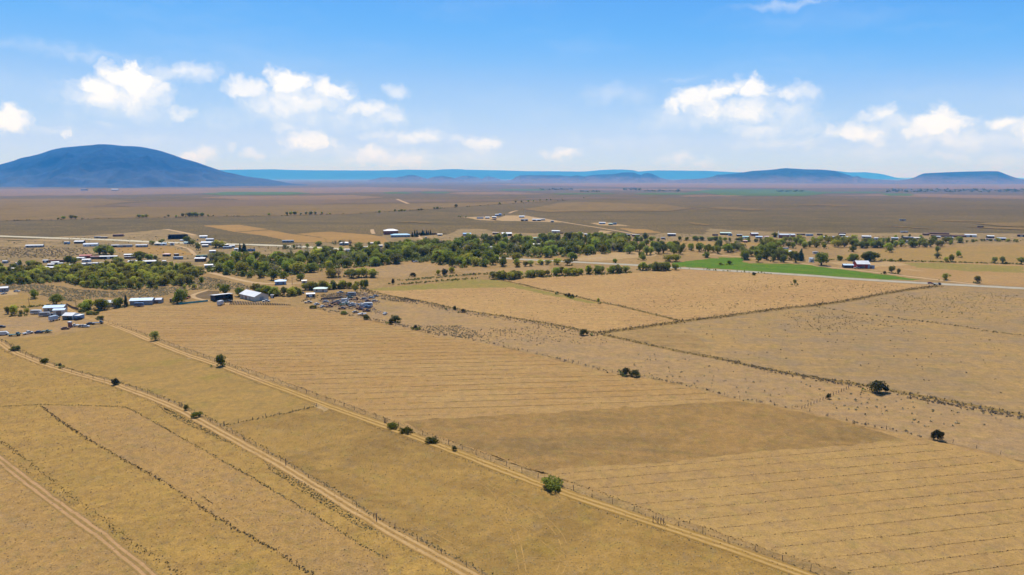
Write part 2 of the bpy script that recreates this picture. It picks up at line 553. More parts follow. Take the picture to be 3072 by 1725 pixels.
M_brown = soil('brown_pasture', gc(186, 148, 86), gc(166, 132, 78), gc(196, 158, 94), big=36, mid=9, fine=0.8, seed=8, contrast=0.5,
               streak=[(-40, 6, 60, 0.5, gc(202, 160, 94)), (20, 10, 50, 0.45, gc(142, 110, 66))], green=(gc(176, 150, 60), 30, 0.6, 0.5))
M_pink = soil('bare_pinkish_pasture', gc(192, 155, 110), gc(181, 150, 115), gc(200, 163, 110), big=50, mid=10, fine=1.1, seed=9,
              streak=[(4, 6, 40, 0.4, gc(176, 148, 126)), (4, 3, 60, 0.3, gc(214, 170, 118))])
M_right = soil('grey_gold_rangeland', gc(192, 156, 104), gc(180, 148, 104), gc(166, 142, 116), big=75, mid=16, fine=1.1, seed=10,
               streak=[(3, 5, 40, 0.5, gc(208, 166, 106)), (3, 12, 90, 0.4, gc(168, 144, 124))])
M_rowfield = soil('rowed_field', gc(208, 166, 112), gc(200, 157, 106), gc(215, 174, 118), big=60, mid=9, fine=1.1, seed=11,
                  streak=[(2, 3, 160, 0.4, gc(184, 146, 104))])
M_greenstrip = soil('green_strip', gc(158, 146, 70), gc(170, 150, 78), gc(182, 152, 90), big=24, mid=6, fine=1.0, seed=12)
M_alfalfa = soil('alfalfa', gc(92, 138, 0), gc(104, 146, 4), gc(80, 124, 0), tint_mix=0.1, big=30, mid=6, fine=0.9, seed=13, contrast=0.5,
                 streak=[(24, 12, 70, 0.5, gc(150, 142, 60)), (24, 2.5, 60, 0.7, gc(118, 134, 20))])
M_village = soil('village_soil', gc(188, 156, 110), gc(166, 140, 100), gc(140, 120, 84), big=70, mid=14, fine=1.6, seed=14,
                 streak=[(2, 14, 120, 0.45, gc(208, 176, 130))], spot=[(3.4, 0.58, 0.6, gc(104, 96, 74))], green=(gc(128, 122, 66), 40, 0.6, 0.45))
M_goldfield = soil('far_golden_field', gc(194, 152, 88), gc(186, 144, 84), gc(178, 140, 84), tint_mix=0.1, big=90, mid=20, fine=2.0, seed=15, contrast=0.3)
M_sand = soil('pale_sand', gc(214, 180, 136), gc(206, 170, 124), gc(198, 164, 122), big=24, mid=6, fine=1.0, seed=16, contrast=0.3)
M_far_tan = soil('far_tan_range', gc(158, 128, 74), gc(148, 120, 70), gc(136, 112, 64), tint_mix=0.1, big=500, mid=70, fine=4.0, seed=17, contrast=0.4,
                 spot=[(4, 0.55, 0.5, gc(96, 82, 44))])
M_far_purple = soil('far_purple_sage', gc(138, 112, 84), gc(130, 108, 80), gc(146, 118, 86), tint_mix=0.1, big=500, mid=80, fine=4.0, seed=18, contrast=0.4)
M_far_pink = soil('far_pink_flats', gc(164, 130, 90), gc(154, 124, 86), gc(142, 116, 80), tint_mix=0.1, big=700, mid=90, fine=5.0, seed=19, contrast=0.35)
M_far_green = soil('far_irrigated', gc(104, 128, 40), gc(92, 116, 34), gc(116, 130, 50), tint_mix=0.1, big=300, mid=60, fine=5.0, seed=20, contrast=0.3)
M_asphalt_pale = soil('pale_highway', gc(238, 228, 212), gc(230, 220, 206), gc(240, 230, 214), tint_mix=0.1, big=30, mid=5, fine=0.8, seed=21, contrast=0.2, clods=0.05)


def track_mat(name, rut, mid, edge, ruts=True):
    """Dirt track: worn wheel ruts with a grassy middle; V of the UV map runs across the track."""
    m, nt, bs = new_mat(name)
    uv = nd(nt, 'ShaderNodeUVMap', uv_map='UVMap')
    geo = nd(nt, 'ShaderNodeNewGeometry')
    sep = nd(nt, 'ShaderNodeSeparateXYZ'); nt.links.new(uv.outputs[0], sep.inputs[0])
    wob = noise(nt, geo.outputs['Position'], 0.35, 4, 0.6)
    v = mth(nt, 'ADD', sep.outputs[1], mth(nt, 'MULTIPLY_ADD', wob, 0.16, -0.08))
    d = mth(nt, 'ABSOLUTE', mth(nt, 'SUBTRACT', v, 0.5))
    if ruts:
        e = mth(nt, 'ABSOLUTE', mth(nt, 'SUBTRACT', d, 0.235))
        fr = remap(nt, e, 0.07, 0.17, 1.0, 0.0)
    else:
        fr = remap(nt, d, 0.30, 0.46, 1.0, 0.0)
    big = noise(nt, geo.outputs['Position'], 0.06, 4, 0.6, 0.35, 0.65)
    c0 = mixc(nt, noise(nt, geo.outputs['Position'], 0.5, 4, 0.6, 0.4, 0.62), mid, edge)
    c0 = mixc(nt, mth(nt, 'MULTIPLY', big, 0.5), c0, edge)
    c = mixc(nt, mth(nt, 'MULTIPLY', fr, remap(nt, noise(nt, geo.outputs['Position'], 0.11, 4, 0.6), 0.25, 0.55, 0.45, 1.0)), c0, rut)
    g1 = noise(nt, geo.outputs['Position'], 1.4, 4, 0.65)
    k = mth(nt, 'MULTIPLY_ADD', g1, 0.6, 0.7)
    vm = nd(nt, 'ShaderNodeVectorMath', operation='SCALE'); nt.links.new(c, vm.inputs[0]); nt.links.new(k, vm.inputs['Scale'])
    nt.links.new(vm.outputs[0], bs.inputs['Base Color'])
    bp = nd(nt, 'ShaderNodeBump'); bp.inputs['Strength'].default_value = 0.5; bp.inputs['Distance'].default_value = 0.15
    nt.links.new(mth(nt, 'SUBTRACT', g1, fr), bp.inputs['Height']); nt.links.new(bp.outputs[0], bs.inputs['Normal'])
    return m


M_track = track_mat('rutted_track', gc(222, 182, 132), gc(192, 152, 94), gc(184, 146, 92))
M_track_grass = track_mat('grassy_track', gc(216, 176, 118), gc(186, 148, 74), gc(182, 144, 82))
M_track_red = track_mat('reddish_track', gc(214, 170, 128), gc(164, 132, 82), gc(178, 146, 94))
M_dirt_road = track_mat('sandy_road', gc(222, 188, 150), gc(190, 154, 112), gc(180, 146, 106), ruts=False)
M_highway = track_mat('gravel_highway', gc(206, 198, 190), gc(176, 158, 134), gc(168, 148, 122), ruts=False)
M_verge = soil('ditch_verge', gc(166, 134, 80), gc(150, 124, 72), gc(182, 146, 90), big=14, mid=3, fine=0.7, seed=22, contrast=0.6)
M_strip = soil('pale_pasture_strip', gc(197, 156, 98), gc(190, 151, 96), gc(182, 146, 100), big=30, mid=6, fine=0.8, seed=24, contrast=0.55,
               streak=[(-42, 5, 40, 0.35, gc(206, 164, 96)), (30, 6, 30, 0.3, gc(176, 146, 116))])
M_scar = soil('tyre_scar', gc(214, 172, 112), gc(208, 166, 106), gc(202, 162, 102), tint_mix=0.1, big=10, mid=3, fine=0.6, seed=23, contrast=0.3)


# ------------------------------------------------------------------ the ground sheet
LAYER = 0.011                      # each sheet of land lies this far above the one under it


def build_ground():
    rad = [0, 60, 120, 200, 300, 400, 500, 650, 800, 1000, 1200, 1400, 1600] + list(range(1800, 9000, 180)) + \
          [9500, 11000, 13000, 16000, 20000, 26000, 34000, 45000, 60000, 80000, 105000, 128000]
    nseg = 160
    V = [(0, 0, 0)]
    F = []
    for r in rad[1:]:
        for k in range(nseg):
            a = 2 * math.pi * k / nseg
            V.append((r * math.sin(a), r * math.cos(a), float(ground_z(r))))
    for k in range(nseg):
        F.append((0, 1 + (k + 1) % nseg, 1 + k))
    for i in range(len(rad) - 2):
        a0, b0 = 1 + i * nseg, 1 + (i + 1) * nseg
        for k in range(nseg):
            k2 = (k + 1) % nseg
            F.append((a0 + k, a0 + k2, b0 + k2, b0 + k))
    o = mesh_obj('ground', V, F, M_sage, smooth=True)
    tag(o, kind='structure')


build_ground()


def patch(name, pix, mat, layer, rag=0.8, step=6.0):
    """A piece of land with a slightly ragged edge, laid just above what is under it. Its outline is given on the photograph."""
    P = resample(G2(pix), step, True)
    d = np.hypot(P[:, 0], P[:, 1])
    P = P + rng.normal(0, 1, P.shape) * (rag * np.clip(d / 400, 0.5, 5))[:, None] * 0.5
    V = with_z(P, LAYER * layer)
    o = mesh_obj(name, V, [tuple(range(len(V)))], mat)
    if o.data.polygons[0].normal.z < 0:
        o.data.flip_normals()
    return tag(o, kind='structure')


def far_band(name, top, bot, mat, lift=0.7, rows=9, n=44, rag=0.6):
    """A wide strip of the far plain between two pixel polylines, following the fall of the land."""
    top, bot = np.array(top, float), np.array(bot, float)
    xs0, xs1 = max(top[0, 0], bot[0, 0]), min(top[-1, 0], bot[-1, 0])
    V, F = [], []
    for i in range(n + 1):
        f = i / n
        xt = top[0, 0] + (top[-1, 0] - top[0, 0]) * f
        xb = bot[0, 0] + (bot[-1, 0] - bot[0, 0]) * f
        yt = np.interp(xt, top[:, 0], top[:, 1]) + rng.normal(0, rag * 0.5)
        yb = np.interp(xb, bot[:, 0], bot[:, 1]) + rng.normal(0, rag)
        e = min(f, 1 - f) / 0.16                      # the strip thins out towards its ends
        k = min(1.0, 0.08 + 0.92 * max(0.0, e)) if e < 1 else 1.0
        mid_y = 0.5 * (yt + yb)
        yt, yb = mid_y + (yt - mid_y) * k, mid_y + (yb - mid_y) * k
        for j in range(rows + 1):
            g = j / rows
            p = place(xt + (xb - xt) * g, yt + (yb - yt) * g)
            V.append((p[0], p[1], p[2] + lift))
    for i in range(n):
        for j in range(rows):
            a = i * (rows + 1) + j
            F.append((a, a + 1, a + rows + 2, a + rows + 1))
    o = mesh_obj(name, V, F, mat)
    return tag(o, kind='structure')


def ribbon(name, pix, width, mat, layer, step=5.0, wob=0.25, world=False, lift=None):
    """A track or road of constant width along a line; UV: metres along, 0..1 across."""
    C = np.asarray(pix, float) if world else G2(pix)
    C = resample(C, max(step, 1.0))
    for _ in range(3):
        C[1:-1] = 0.25 * C[:-2] + 0.5 * C[1:-1] + 0.25 * C[2:]
    C[1:-1] += rng.normal(0, wob * 0.3, C[1:-1].shape)
    T = np.gradient(C, axis=0); T /= np.linalg.norm(T, axis=1)[:, None] + 1e-9
    Nn = np.column_stack([-T[:, 1], T[:, 0]])
    s = np.concatenate([[0], np.cumsum(np.linalg.norm(np.diff(C, axis=0), axis=1))])
    n = len(C)
    ww = width * 0.5 * (1 + rng.normal(0, 0.05, n))
    Lp, Rp = C + Nn * ww[:, None], C - Nn * ww[:, None]
    lift = LAYER * layer if lift is None else lift
    V = np.vstack([with_z(Lp, lift), with_z(Rp, lift)])
    F = [(i, i + n, i + n + 1, i + 1) for i in range(n - 1)]
    UV = np.vstack([np.column_stack([s, np.zeros(n)]), np.column_stack([s, np.ones(n)])])
    o = mesh_obj(name, V, F, mat, uv=UV)
    if o.data.polygons[0].normal.z < 0:
        o.data.flip_normals()
    return tag(o, kind='structure')

# ------------------------------------------------------------------ the far plain (bands, front to back in the photograph)
far_band('far_grassland', [(-900, 632), (0, 628), (300, 622), (640, 616), (1024, 613), (1300, 609), (1600, 601)],
         [(-900, 676), (0, 664), (300, 657), (600, 651), (900, 647), (1060, 642), (1290, 628), (1700, 602)], M_far_tan, 0.5)
far_band('far_grassland', [(-600, 596), (0, 597), (300, 596), (470, 602)], [(-600, 634), (0, 627), (250, 626), (420, 606)], M_far_tan, 0.6)
far_band('far_sage_belt', [(230, 617), (420, 605), (800, 598), (1100, 599), (1500, 598), (1700, 592), (2000, 588)],
         [(200, 626), (420, 622), (800, 618), (1024, 612), (1400, 606), (1650, 599), (2000, 594)], M_far_purple, 0.65)
far_band('far_flats', [(-900, 570), (0, 567), (400, 566), (800, 564), (1100, 561), (1250, 562), (1480, 569)],
         [(-900, 594), (0, 588), (300, 586), (640, 580), (900, 580), (1150, 577), (1480, 574)], M_far_pink, 0.7)
far_band('far_flats', [(600, 588), (850, 588), (1024, 586), (1150, 586)], [(640, 600), (850, 600), (1024, 599), (1150, 598)], M_far_pink, 0.72)
far_band('far_flats', [(1340, 577), (1500, 576), (1600, 578)], [(1340, 584), (1500, 584), (1640, 584)], M_far_pink, 0.72)
far_band('far_flats', [(1640, 567), (1900, 566), (2150, 569), (2400, 573)], [(1640, 571), (1900, 571), (2200, 573), (2400, 577)], M_far_pink, 0.72)
far_band('far_flats', [(2040, 586), (2230, 585)], [(2020, 591), (2240, 589)], M_far_pink, 0.85)
far_band('far_flats', [(2480, 582), (2750, 582), (3072, 587), (3900, 592)], [(2460, 588), (2800, 592), (3072, 598), (3900, 606)], M_far_pink, 0.72)
far_band('far_flats', [(1400, 549), (1700, 548), (2200, 549), (2700, 552), (3072, 553), (3900, 555)], [(1500, 560), (2200, 564), (2700, 565), (3072, 568), (3900, 573)], M_far_pink, 0.8)
for t, b in [([(1145, 576.5), (1231, 576.5)], [(1150, 581), (1240, 581)]), ([(1259, 575.5), (1354, 576)], [(1262, 580), (1350, 580)]),
             ([(1489, 568), (1640, 567.5)], [(1489, 572), (1650, 572)]), ([(1648, 580), (1847, 579.5)], [(1660, 584), (1850, 583)]),
             ([(1900, 579), (2110, 578)], [(1900, 584.5), (2110, 584)]), ([(2060, 569), (2300, 568), (2480, 571)], [(2108, 586), (2300, 588), (2480, 588)]),
             ([(2380, 576), (2660, 575)], [(2380, 580), (2660, 580)]), ([(2640, 580), (2740, 581)], [(2650, 587), (2745, 588)]),
             ([(620, 575.5), (930, 576)], [(600, 586), (930, 584)])]:
    far_band('far_irrigated_field', t, b, M_far_green, 0.95, rows=4, n=16, rag=0.25)
for t, b in [([(2390, 615), (2480, 613), (2560, 618)], [(2400, 616.5), (2480, 617), (2560, 621)]), ([(2120, 622), (2200, 622), (2300, 630)], [(2120, 626), (2220, 630), (2300, 632)]),
             ([(1600, 612), (1750, 606), (2060, 615)], [(1560, 640), (1800, 634), (2090, 634)]), ([(2800, 660), (2890, 661), (2960, 665)], [(2800, 663), (2890, 666), (2960, 668)]),
             ([(2920, 669), (3072, 668), (3300, 670)], [(2930, 676), (3072, 682), (3300, 686)]), ([(2640, 678), (2720, 681), (2800, 686)], [(2650, 680), (2720, 684), (2800, 688)]),
             ([(2060, 667), (2090, 669), (2135, 675)], [(2060, 669), (2085, 674), (2130, 678)]), ([(2890, 680), (3072, 684), (3300, 690)], [(2900, 684), (3072, 690), (3300, 698)]),
             ([(1180, 667), (1240, 664), (1300, 668)], [(1190, 669), (1240, 668), (1300, 671)])]:
    far_band('far_grass_patch', t, b, M_far_tan, 0.8, rows=4, n=18, rag=0.5)
ribbon('far_dirt_track', [(1191, 598), (1205, 604), (1225, 612)], 14, M_dirt_road, 20, step=20, lift=1.1)
ribbon('far_dirt_track', [(1528, 640), (1538, 635), (1552, 632)], 9, M_dirt_road, 12, step=12, lift=0.3)

# ------------------------------------------------------------------ land round the village and the near fields
patch('meadow', [(-500, 790)] + zz('A', (0, 420), (420, 460), (900, 470), (1500, 455), (2000, 470)) + zz('B', (300, 500), (900, 420), (1700, 350)) +
      zz('C', (400, 300), (1200, 250), (2200, 260)) + zz('D', (800, 250), (1650, 270)) + zz('E', (600, 285), (1500, 280), (2576, 280)) +
      [(3700, 730), (4300, 1100), (5200, 2300), (3000, 3600), (0, 3600), (-2200, 2300), (-1200, 1100)], M_meadow, 1, step=14)
patch('village_ground', [(-400, 735)] + zz('A', (0, 265), (180, 285), (560, 235), (820, 225), (1300, 195), (1640, 160), (1900, 205), (2300, 290)) +
      zz('B', (330, 325), (820, 340), (960, 300), (1260, 300), (1650, 300), (1780, 245), (1880, 205), (2100, 235), (2240, 200), (2500, 205)) +
      zz('C', (200, 195), (480, 215), (600, 155), (830, 160), (990, 195), (1500, 200), (2000, 195), (2300, 215), (2576, 215)) +
      zz('D', (600, 195), (1050, 215), (1100, 150), (1400, 175), (2000, 190)) + zz('E', (600, 195), (1200, 195), (1900, 195), (2576, 205)) +
      [(3500, 712), (3600, 760)] + zz('E', (2576, 300), (1500, 310), (600, 310)) + zz('D', (1650, 300), (800, 270)) + zz('C', (2200, 280), (1200, 270), (400, 320)) +
      zz('B', (1700, 370), (900, 450), (300, 530)) + zz('A', (2000, 600), (1500, 560), (900, 570), (300, 600), (0, 600)) + [(-400, 830)], M_village, 2, rag=2, step=10)
patch('golden_field', zz('B', (30, 122), (400, 115), (690, 160), (340, 186)), M_goldfield, 2)
patch('golden_field', zz('B', (370, 190), (700, 168), (950, 213), (1250, 248), (1275, 292), (950, 292), (820, 260), (650, 226)), M_goldfield, 2)
patch('golden_field', zz('B', (965, 206), (1300, 184), (1700, 214), (1860, 240), (1900, 300), (1280, 290), (1250, 245)), M_goldfield, 3)
patch('golden_field', zz('A', (1150, 345), (1700, 330), (1960, 420), (1640, 415), (1200, 395)), M_goldfield, 3)
patch('dirt_yard', zz('b3', (330, 190), (640, 105), (1000, 105), (1500, 190), (1700, 240), (900, 215), (560, 210)), M_sand, 2)
patch('dirt_yard', zz('b3', (2260, 250), (2576, 240)) + zz('b4', (300, 205), (630, 245), (200, 240)) + zz('b3', (2430, 295)), M_sand, 2)
patch('dirt_yard', zz('b3', (-200, 140), (60, 130), (480, 130), (420, 210), (100, 190)), M_sand, 2)
patch('dirt_yard', zz('b4', (0, 330), (240, 350), (100, 385), (-60, 375)), M_sand, 3)
patch('dirt_yard', zz('b4', (330, 280), (900, 310), (1180, 370), (700, 385)), M_goldfield, 3)
patch('sandy_clearing', zz('C', (1650, 430), (1900, 415), (2300, 385), (2576, 400), (2576, 430), (2000, 480), (1750, 475)), M_sand, 3)
patch('sandy_clearing', zz('E', (600, 495), (900, 480), (1300, 490), (1420, 520), (1100, 540), (1080, 560), (800, 540)), M_sand, 3)
patch('sandy_clearing', zz('B', (760, 745), (900, 700), (960, 735), (860, 755)), M_sand, 3)
patch('tilled_plot', zz('a4', (1500, 450), (1800, 335), (2040, 345), (2060, 400), (1890, 450), (1880, 490), (1600, 490)), M_far_purple, 3)
patch('farm_yard', zz('A', (2150, 880), (2330, 860), (2576, 870), (2700, 905), (2600, 930), (2200, 910)), M_sand, 4)
patch('farm_yard', zz('A', (0, 1060), (300, 1000), (650, 950), (780, 1010), (1010, 1090), (700, 1180), (300, 1230), (-200, 1260), (-300, 1120)), M_pink, 3)
patch('yellow_pasture', zz('A', (-400, 900), (0, 830), (200, 800), (520, 910), (350, 940), (0, 960), (-300, 1000)), M_gold, 3)
patch('dirt_yard', zz('A', (-100, 830), (-50, 790), (110, 770), (200, 810), (60, 830)), M_sand, 4)
patch('scrap_yard_ground', zz('B', (1050, 920), (1150, 860), (1450, 830), (1640, 790), (1850, 860), (2050, 900), (2000, 990), (1500, 1000), (1200, 960)), M_right, 3)
patch('sandy_flat', zz('C', (-100, 500), (150, 500), (560, 510), (620, 570), (300, 580), (0, 640), (-300, 650), (-330, 560)), M_pink, 3)
patch('sandy_flat', zz('C', (560, 580), (1000, 560), (1500, 520), (1500, 560), (1000, 600), (640, 600)), M_pink, 3)

PARCEL_N = zz('A', (1000, 990), (1150, 972), (1400, 947), (1800, 928), (2130, 905), (2576, 922)) + zz('B', (900, 935), (1100, 955), (1250, 985), (1500, 1035), (1800, 1095), (2000, 1135), (2300, 1212), (2576, 1262)) + \
    zz('h', (1290, 305), (1600, 372), (2000, 465), (2300, 545)) + zz('j', (40, 640), (350, 705), (700, 790), (1100, 862), (1500, 960)) + zz('k', (1900, 285), (2300, 372), (2576, 450)) + [(3300, 1455), (3600, 1540)]
DITCH_T2 = zz('f', (820, 30), (1045, 85), (1250, 160), (1540, 260), (1745, 335), (2000, 415), (2280, 520)) + zz('h', (0, 660), (300, 770), (640, 890), (900, 985), (1200, 1090), (1400, 1160), (1700, 1260), (2000, 1360)) + \
    zz('k', (0, 840), (300, 930), (550, 1020), (900, 1130), (1250, 1230)) + [(2720, 1790), (2960, 1880)]
LINE_UP = zz('h', (770, 920), (1100, 890), (1800, 855), (2575, 805)) + zz('j', (640, 800), (800, 812))
LINE_LOW = zz('i', (1560, 425), (1640, 405), (2000, 372)) + zz('k', (0, 460), (500, 390), (1000, 350), (1500, 310), (1760, 292))
patch('hay_field', PARCEL_N + DITCH_T2[::-1], M_stubble, 2, rag=0.6)
patch('fallow_field', LINE_UP + zz('j', (1100, 870), (1450, 950)) + LINE_LOW[::-1] + zz('h', (1700, 1250), (1400, 1150), (1200, 1080), (900, 975)), M_fallow, 3, rag=2.2, step=3)
patch('hay_field', LINE_LOW + zz('k', (1900, 295), (2300, 385), (2576, 460)) + [(3300, 1465), (3600, 1550), (2960, 1870)] + DITCH_T2[::-1][1:10], M_stubble2, 4, rag=2.2, step=3)
T1 = [(-160, 985), (-60, 1010)] + zz('f', (0, 170), (100, 240), (300, 320), (560, 400), (840, 475), (1100, 570), (1330, 660), (1560, 790), (1800, 920), (2100, 1080), (2350, 1240), (2575, 1370)) + \
    zz('i', (250, 760), (400, 850), (650, 990), (1000, 1170)) + [(1470, 1755), (1640, 1860)]
DITCH_T1 = [(-80, 990)] + zz('f', (20, 150), (200, 250), (500, 365), (840, 450), (1100, 530), (1350, 630), (1560, 730), (1690, 800), (1900, 910), (2130, 1050), (2400, 1210), (2575, 1305)) + \
    zz('i', (150, 640), (300, 740), (550, 870), (800, 1000), (1100, 1160)) + [(1500, 1745), (1660, 1840)]
T2 = zz('A', (560, 915), (620, 930), (760, 1000), (850, 1050), (1040, 1092), (1200, 1150), (1400, 1230)) + zz('f', (1135, 155), (1400, 260), (1700, 355), (2000, 470), (2300, 580), (2575, 685)) + \
    zz('h', (450, 882), (700, 972), (1000, 1082), (1250, 1172), (1500, 1272), (1750, 1372)) + zz('i', (1900, 625), (2200, 735), (2450, 805)) + zz('k', (300, 1015), (600, 1115), (900, 1225)) + [(2560, 1780), (2800, 1870)]
CROSS_F = zz('f', (1690, 795), (1850, 765), (2000, 735), (2200, 695), (2390, 652))
patch('brown_field', zz('f', (1700, 800), (1850, 768), (2000, 738), (2390, 655)) + T2[12:] + [(1700, 1900)] + DITCH_T1[::-1][0:9], M_brown, 2, rag=0.6)
patch('pasture', zz('f', (20, 150), (500, 110), (820, 40)) + T2[4:12] + CROSS_F[::-1] + DITCH_T1[1:9][::-1], M_gold, 2, rag=0.6)
patch('pasture', T1[2:] + [(1000, 2500), (-400, 2500), (-1400, 1800), (-700, 1250), (-200, 1060)], M_green_gold, 2, rag=0.6)
FUR1 = [(-200, 1228)] + zz('f', (0, 655), (300, 640), (600, 645), (930, 655), (1000, 680), (1300, 850), (1600, 1020), (1900, 1190), (2300, 1430)) + zz('i', (200, 960), (400, 1070))
FUR2 = zz('f', (310, 650), (480, 780), (680, 910), (1000, 1090), (1250, 1230), (1540, 1430)) + zz('g', (1800, 860), (2050, 990), (2330, 1180)) + [(1010, 1790)]
patch('pasture_strip', FUR2[:7] + zz('g', (1800, 860), (2050, 990), (2330, 1180)) + [(1180, 1800)] + zz('i', (400, 1070), (200, 960)) + FUR1[::-1][2:8], M_strip, 3, rag=0.8)
T3 = [(-260, 1220), (-120, 1300)] + zz('g', (0, 325), (250, 525), (500, 705), (750, 885), (950, 1045), (1130, 1190)) + [(520, 1790), (660, 1910)]
DITCH_T3 = [(-150, 1230)] + zz('g', (0, 180), (150, 290), (330, 430), (450, 530), (600, 650), (800, 790), (1000, 950), (1200, 1080), (1370, 1190)) + [(640, 1790)]
patch('bare_strip', T3 + [(520, 2200), (-500, 2200), (-900, 1500)], M_strip, 3, rag=0.8)
patch('green_verge', zz('f', (1180, 640), (1330, 700), (1500, 790), (1700, 900), (1800, 960), (1640, 900), (1450, 810), (1250, 700)), M_green_gold, 4, rag=2.0, step=2)
patch('green_verge', zz('f', (2000, 1080), (2150, 1140), (2300, 1230), (2450, 1330), (2575, 1420)) + zz('i', (120, 760), (300, 850), (250, 870)) + zz('f', (2400, 1370), (2200, 1250), (2030, 1130)), M_green_gold, 4, rag=2.5, step=2)

D1 = zz('B', (1640, 760), (1900, 830), (2200, 880)) + zz('C', (0, 850), (300, 900), (600, 970), (1000, 1030), (1500, 1110), (1800, 1170), (2000, 1210)) + \
    zz('j', (0, 405), (300, 470), (600, 525), (800, 570), (1000, 610), (1300, 660), (1500, 690), (1800, 750), (2100, 800), (2400, 860), (2576, 890)) + [(3300, 1300)]
D2 = zz('C', (1000, 670), (1200, 710), (1400, 760), (1650, 812), (1800, 845), (2000, 890), (2200, 930), (2576, 1022)) + zz('D', (800, 1082))
D3 = zz('D', (0, 1200), (400, 1150), (800, 1090), (1300, 1030), (1500, 1000), (1900, 950), (2130, 930)) + zz('E', (800, 880), (1100, 820), (1400, 770), (1700, 732))
D4 = zz('E', (440, 935), (700, 975), (900, 1010), (1200, 1040), (1400, 1070), (1700, 1105), (1950, 1140), (2300, 1200), (2576, 1230)) + [(3200, 1030)]
patch('rangeland', PARCEL_N[8:] + [(3600, 1400)] + D1[::-1] + zz('B', (1700, 900), (1300, 960)), M_pink, 2)
patch('rowed_field', zz('B', (1660, 760)) + zz('C', (0, 772), (300, 745), (700, 725), (1000, 672)) + D2[1:] + D3[:3][::-1] + D1[:10][::-1], M_rowfield, 2)
patch('green_field_strip', zz('B', (1700, 762), (2000, 732), (2576, 690)) + zz('C', (300, 685), (700, 662), (1000, 672), (1200, 718), (1500, 795), (1720, 835), (2000, 905), (1900, 905), (1600, 840), (1380, 800), (1150, 745), (700, 750), (300, 765), (0, 778)) + zz('B', (1700, 775)), M_greenstrip, 3, rag=1.2, step=4)
HWY = [(1380, 768), (1440, 771)] + zz('C', (1000, 450), (1200, 462), (1600, 482), (2000, 502), (2400, 521)) + zz('D', (800, 551), (1300, 577), (1800, 606), (2300, 636)) + zz('E', (600, 645), (1200, 681), (1700, 711), (2100, 729), (2576, 755)) + [(3400, 886), (3800, 910)]
patch('rowed_field', zz('C', (1050, 668), (1100, 662), (1500, 634), (2000, 610), (2576, 590)) + zz('D', (720, 572), (760, 560), (1300, 590), (1800, 618), (2300, 648)) + zz('E', (600, 658), (1200, 694), (1680, 724)) + D3[::-1][1:9] + D2[::-1], M_rowfield, 2)
patch('rangeland', D3[2:7] + D4[1:] + [(4200, 1100), (4600, 1500), (3600, 1380)] + D1[::-1][0:10], M_right, 2)
patch('rangeland', D3[6:] + zz('E', (2100, 750), (2576, 775)) + [(3500, 905), (4400, 1000), (4200, 1090)] + D4[::-1], M_right, 3)
ALF = zz('D', (735, 495), (1000, 470), (1250, 442), (1425, 447), (1440, 490), (1500, 503), (1900, 508), (2100, 516)) + zz('E', (500, 538), (800, 572), (1200, 622), (1520, 664), (1440, 672), (1000, 656), (600, 634), (0, 600)) + zz('D', (1300, 562), (800, 537), (735, 525))
patch('alfalfa_field', ALF, M_alfalfa, 3, rag=1.6, step=4)
patch('hay_meadow', zz('E', (900, 500), (1300, 490), (2000, 500), (2576, 520)) + [(3400, 815), (3500, 880)] + zz('E', (2576, 740), (2100, 705), (1600, 645), (1200, 595), (1050, 560)), M_stubble, 2)
patch('green_field_strip', zz('E', (1350, 500), (1700, 500), (2576, 535), (2576, 600), (2000, 580), (1500, 545)), M_greenstrip, 3, rag=2)
patch('straw_patch', zz('E', (1230, 500), (1400, 512), (1380, 520), (1250, 508)), M_sand, 4)
patch('straw_patch', zz('E', (1330, 555), (1450, 560), (1560, 580), (1430, 575)), M_sand, 4)
patch('straw_patch', zz('E', (1040, 568), (1120, 572), (1100, 580), (1030, 574)), M_sand, 4)
patch('open_pasture', zz('E', (1400, 350), (1900, 340), (2576, 310)) + [(3500, 740), (3500, 800)] + zz('E', (2576, 500), (1700, 490), (1000, 470), (600, 460), (900, 400)), M_greenstrip if False else M_gold, 2)
patch('open_pasture', zz('D', (450, 300), (900, 280), (1500, 290), (1650, 310), (1200, 340), (600, 345)), M_green_gold, 3)

# ------------------------------------------------------------------ roads and tracks
ribbon('dirt_track', T1, 3.8, M_track, 6)
ribbon('dirt_track', T2[:11], 3.9, M_track, 6)
ribbon('dirt_track', T2[10:], 3.9, M_track_grass, 7)
ribbon('dirt_track', T3, 3.4, M_track_red, 6)
ribbon('highway', HWY, 14.0, M_highway, 6, step=12, wob=0.1)
ribbon('gravel_road', zz('D', (1000, 400), (1300, 430), (1420, 440)) + zz('E', (150, 480), (330, 505), (500, 527), (800, 562), (1200, 607), (1600, 657), (1900, 692), (2150, 722)), 7.0, M_dirt_road, 6, step=10)
ribbon('village_road', [(-300, 694), (-100, 703)] + zz('a1', (0, 132), (800, 158), (1600, 188), (2576, 216)) + zz('a2', (660, 322), (1200, 340), (1700, 355)) + [(640, 731)] + zz('b1', (20, 333), (850, 362), (1300, 382), (1800, 407), (2150, 430), (2370, 447)), 15.0, M_asphalt_pale, 6, step=16, wob=0.1)
ribbon('dirt_track', [(-200, 712)] + zz('a1', (0, 192), (700, 215), (1500, 243)), 7.0, M_dirt_road, 5, step=14)
ribbon('sandy_road', zz('A', (2040, 575), (2060, 582), (2300, 642), (2530, 697)) + zz('B', (620, 712), (760, 712), (900, 702), (1300, 697), (1480, 707), (1600, 720)), 6.5, M_dirt_road, 5, step=8)
ribbon('dirt_track', zz('b3', (1000, 118), (1450, 182), (1900, 262), (2300, 322), (2576, 368)) + zz('b4', (400, 350), (730, 415)), 7.0, M_dirt_road, 5, step=20)
ribbon('dirt_track', zz('b2', (1095, 420), (1120, 455), (1180, 490), (1310, 525), (1480, 545)), 8.0, M_dirt_road, 5, step=14)
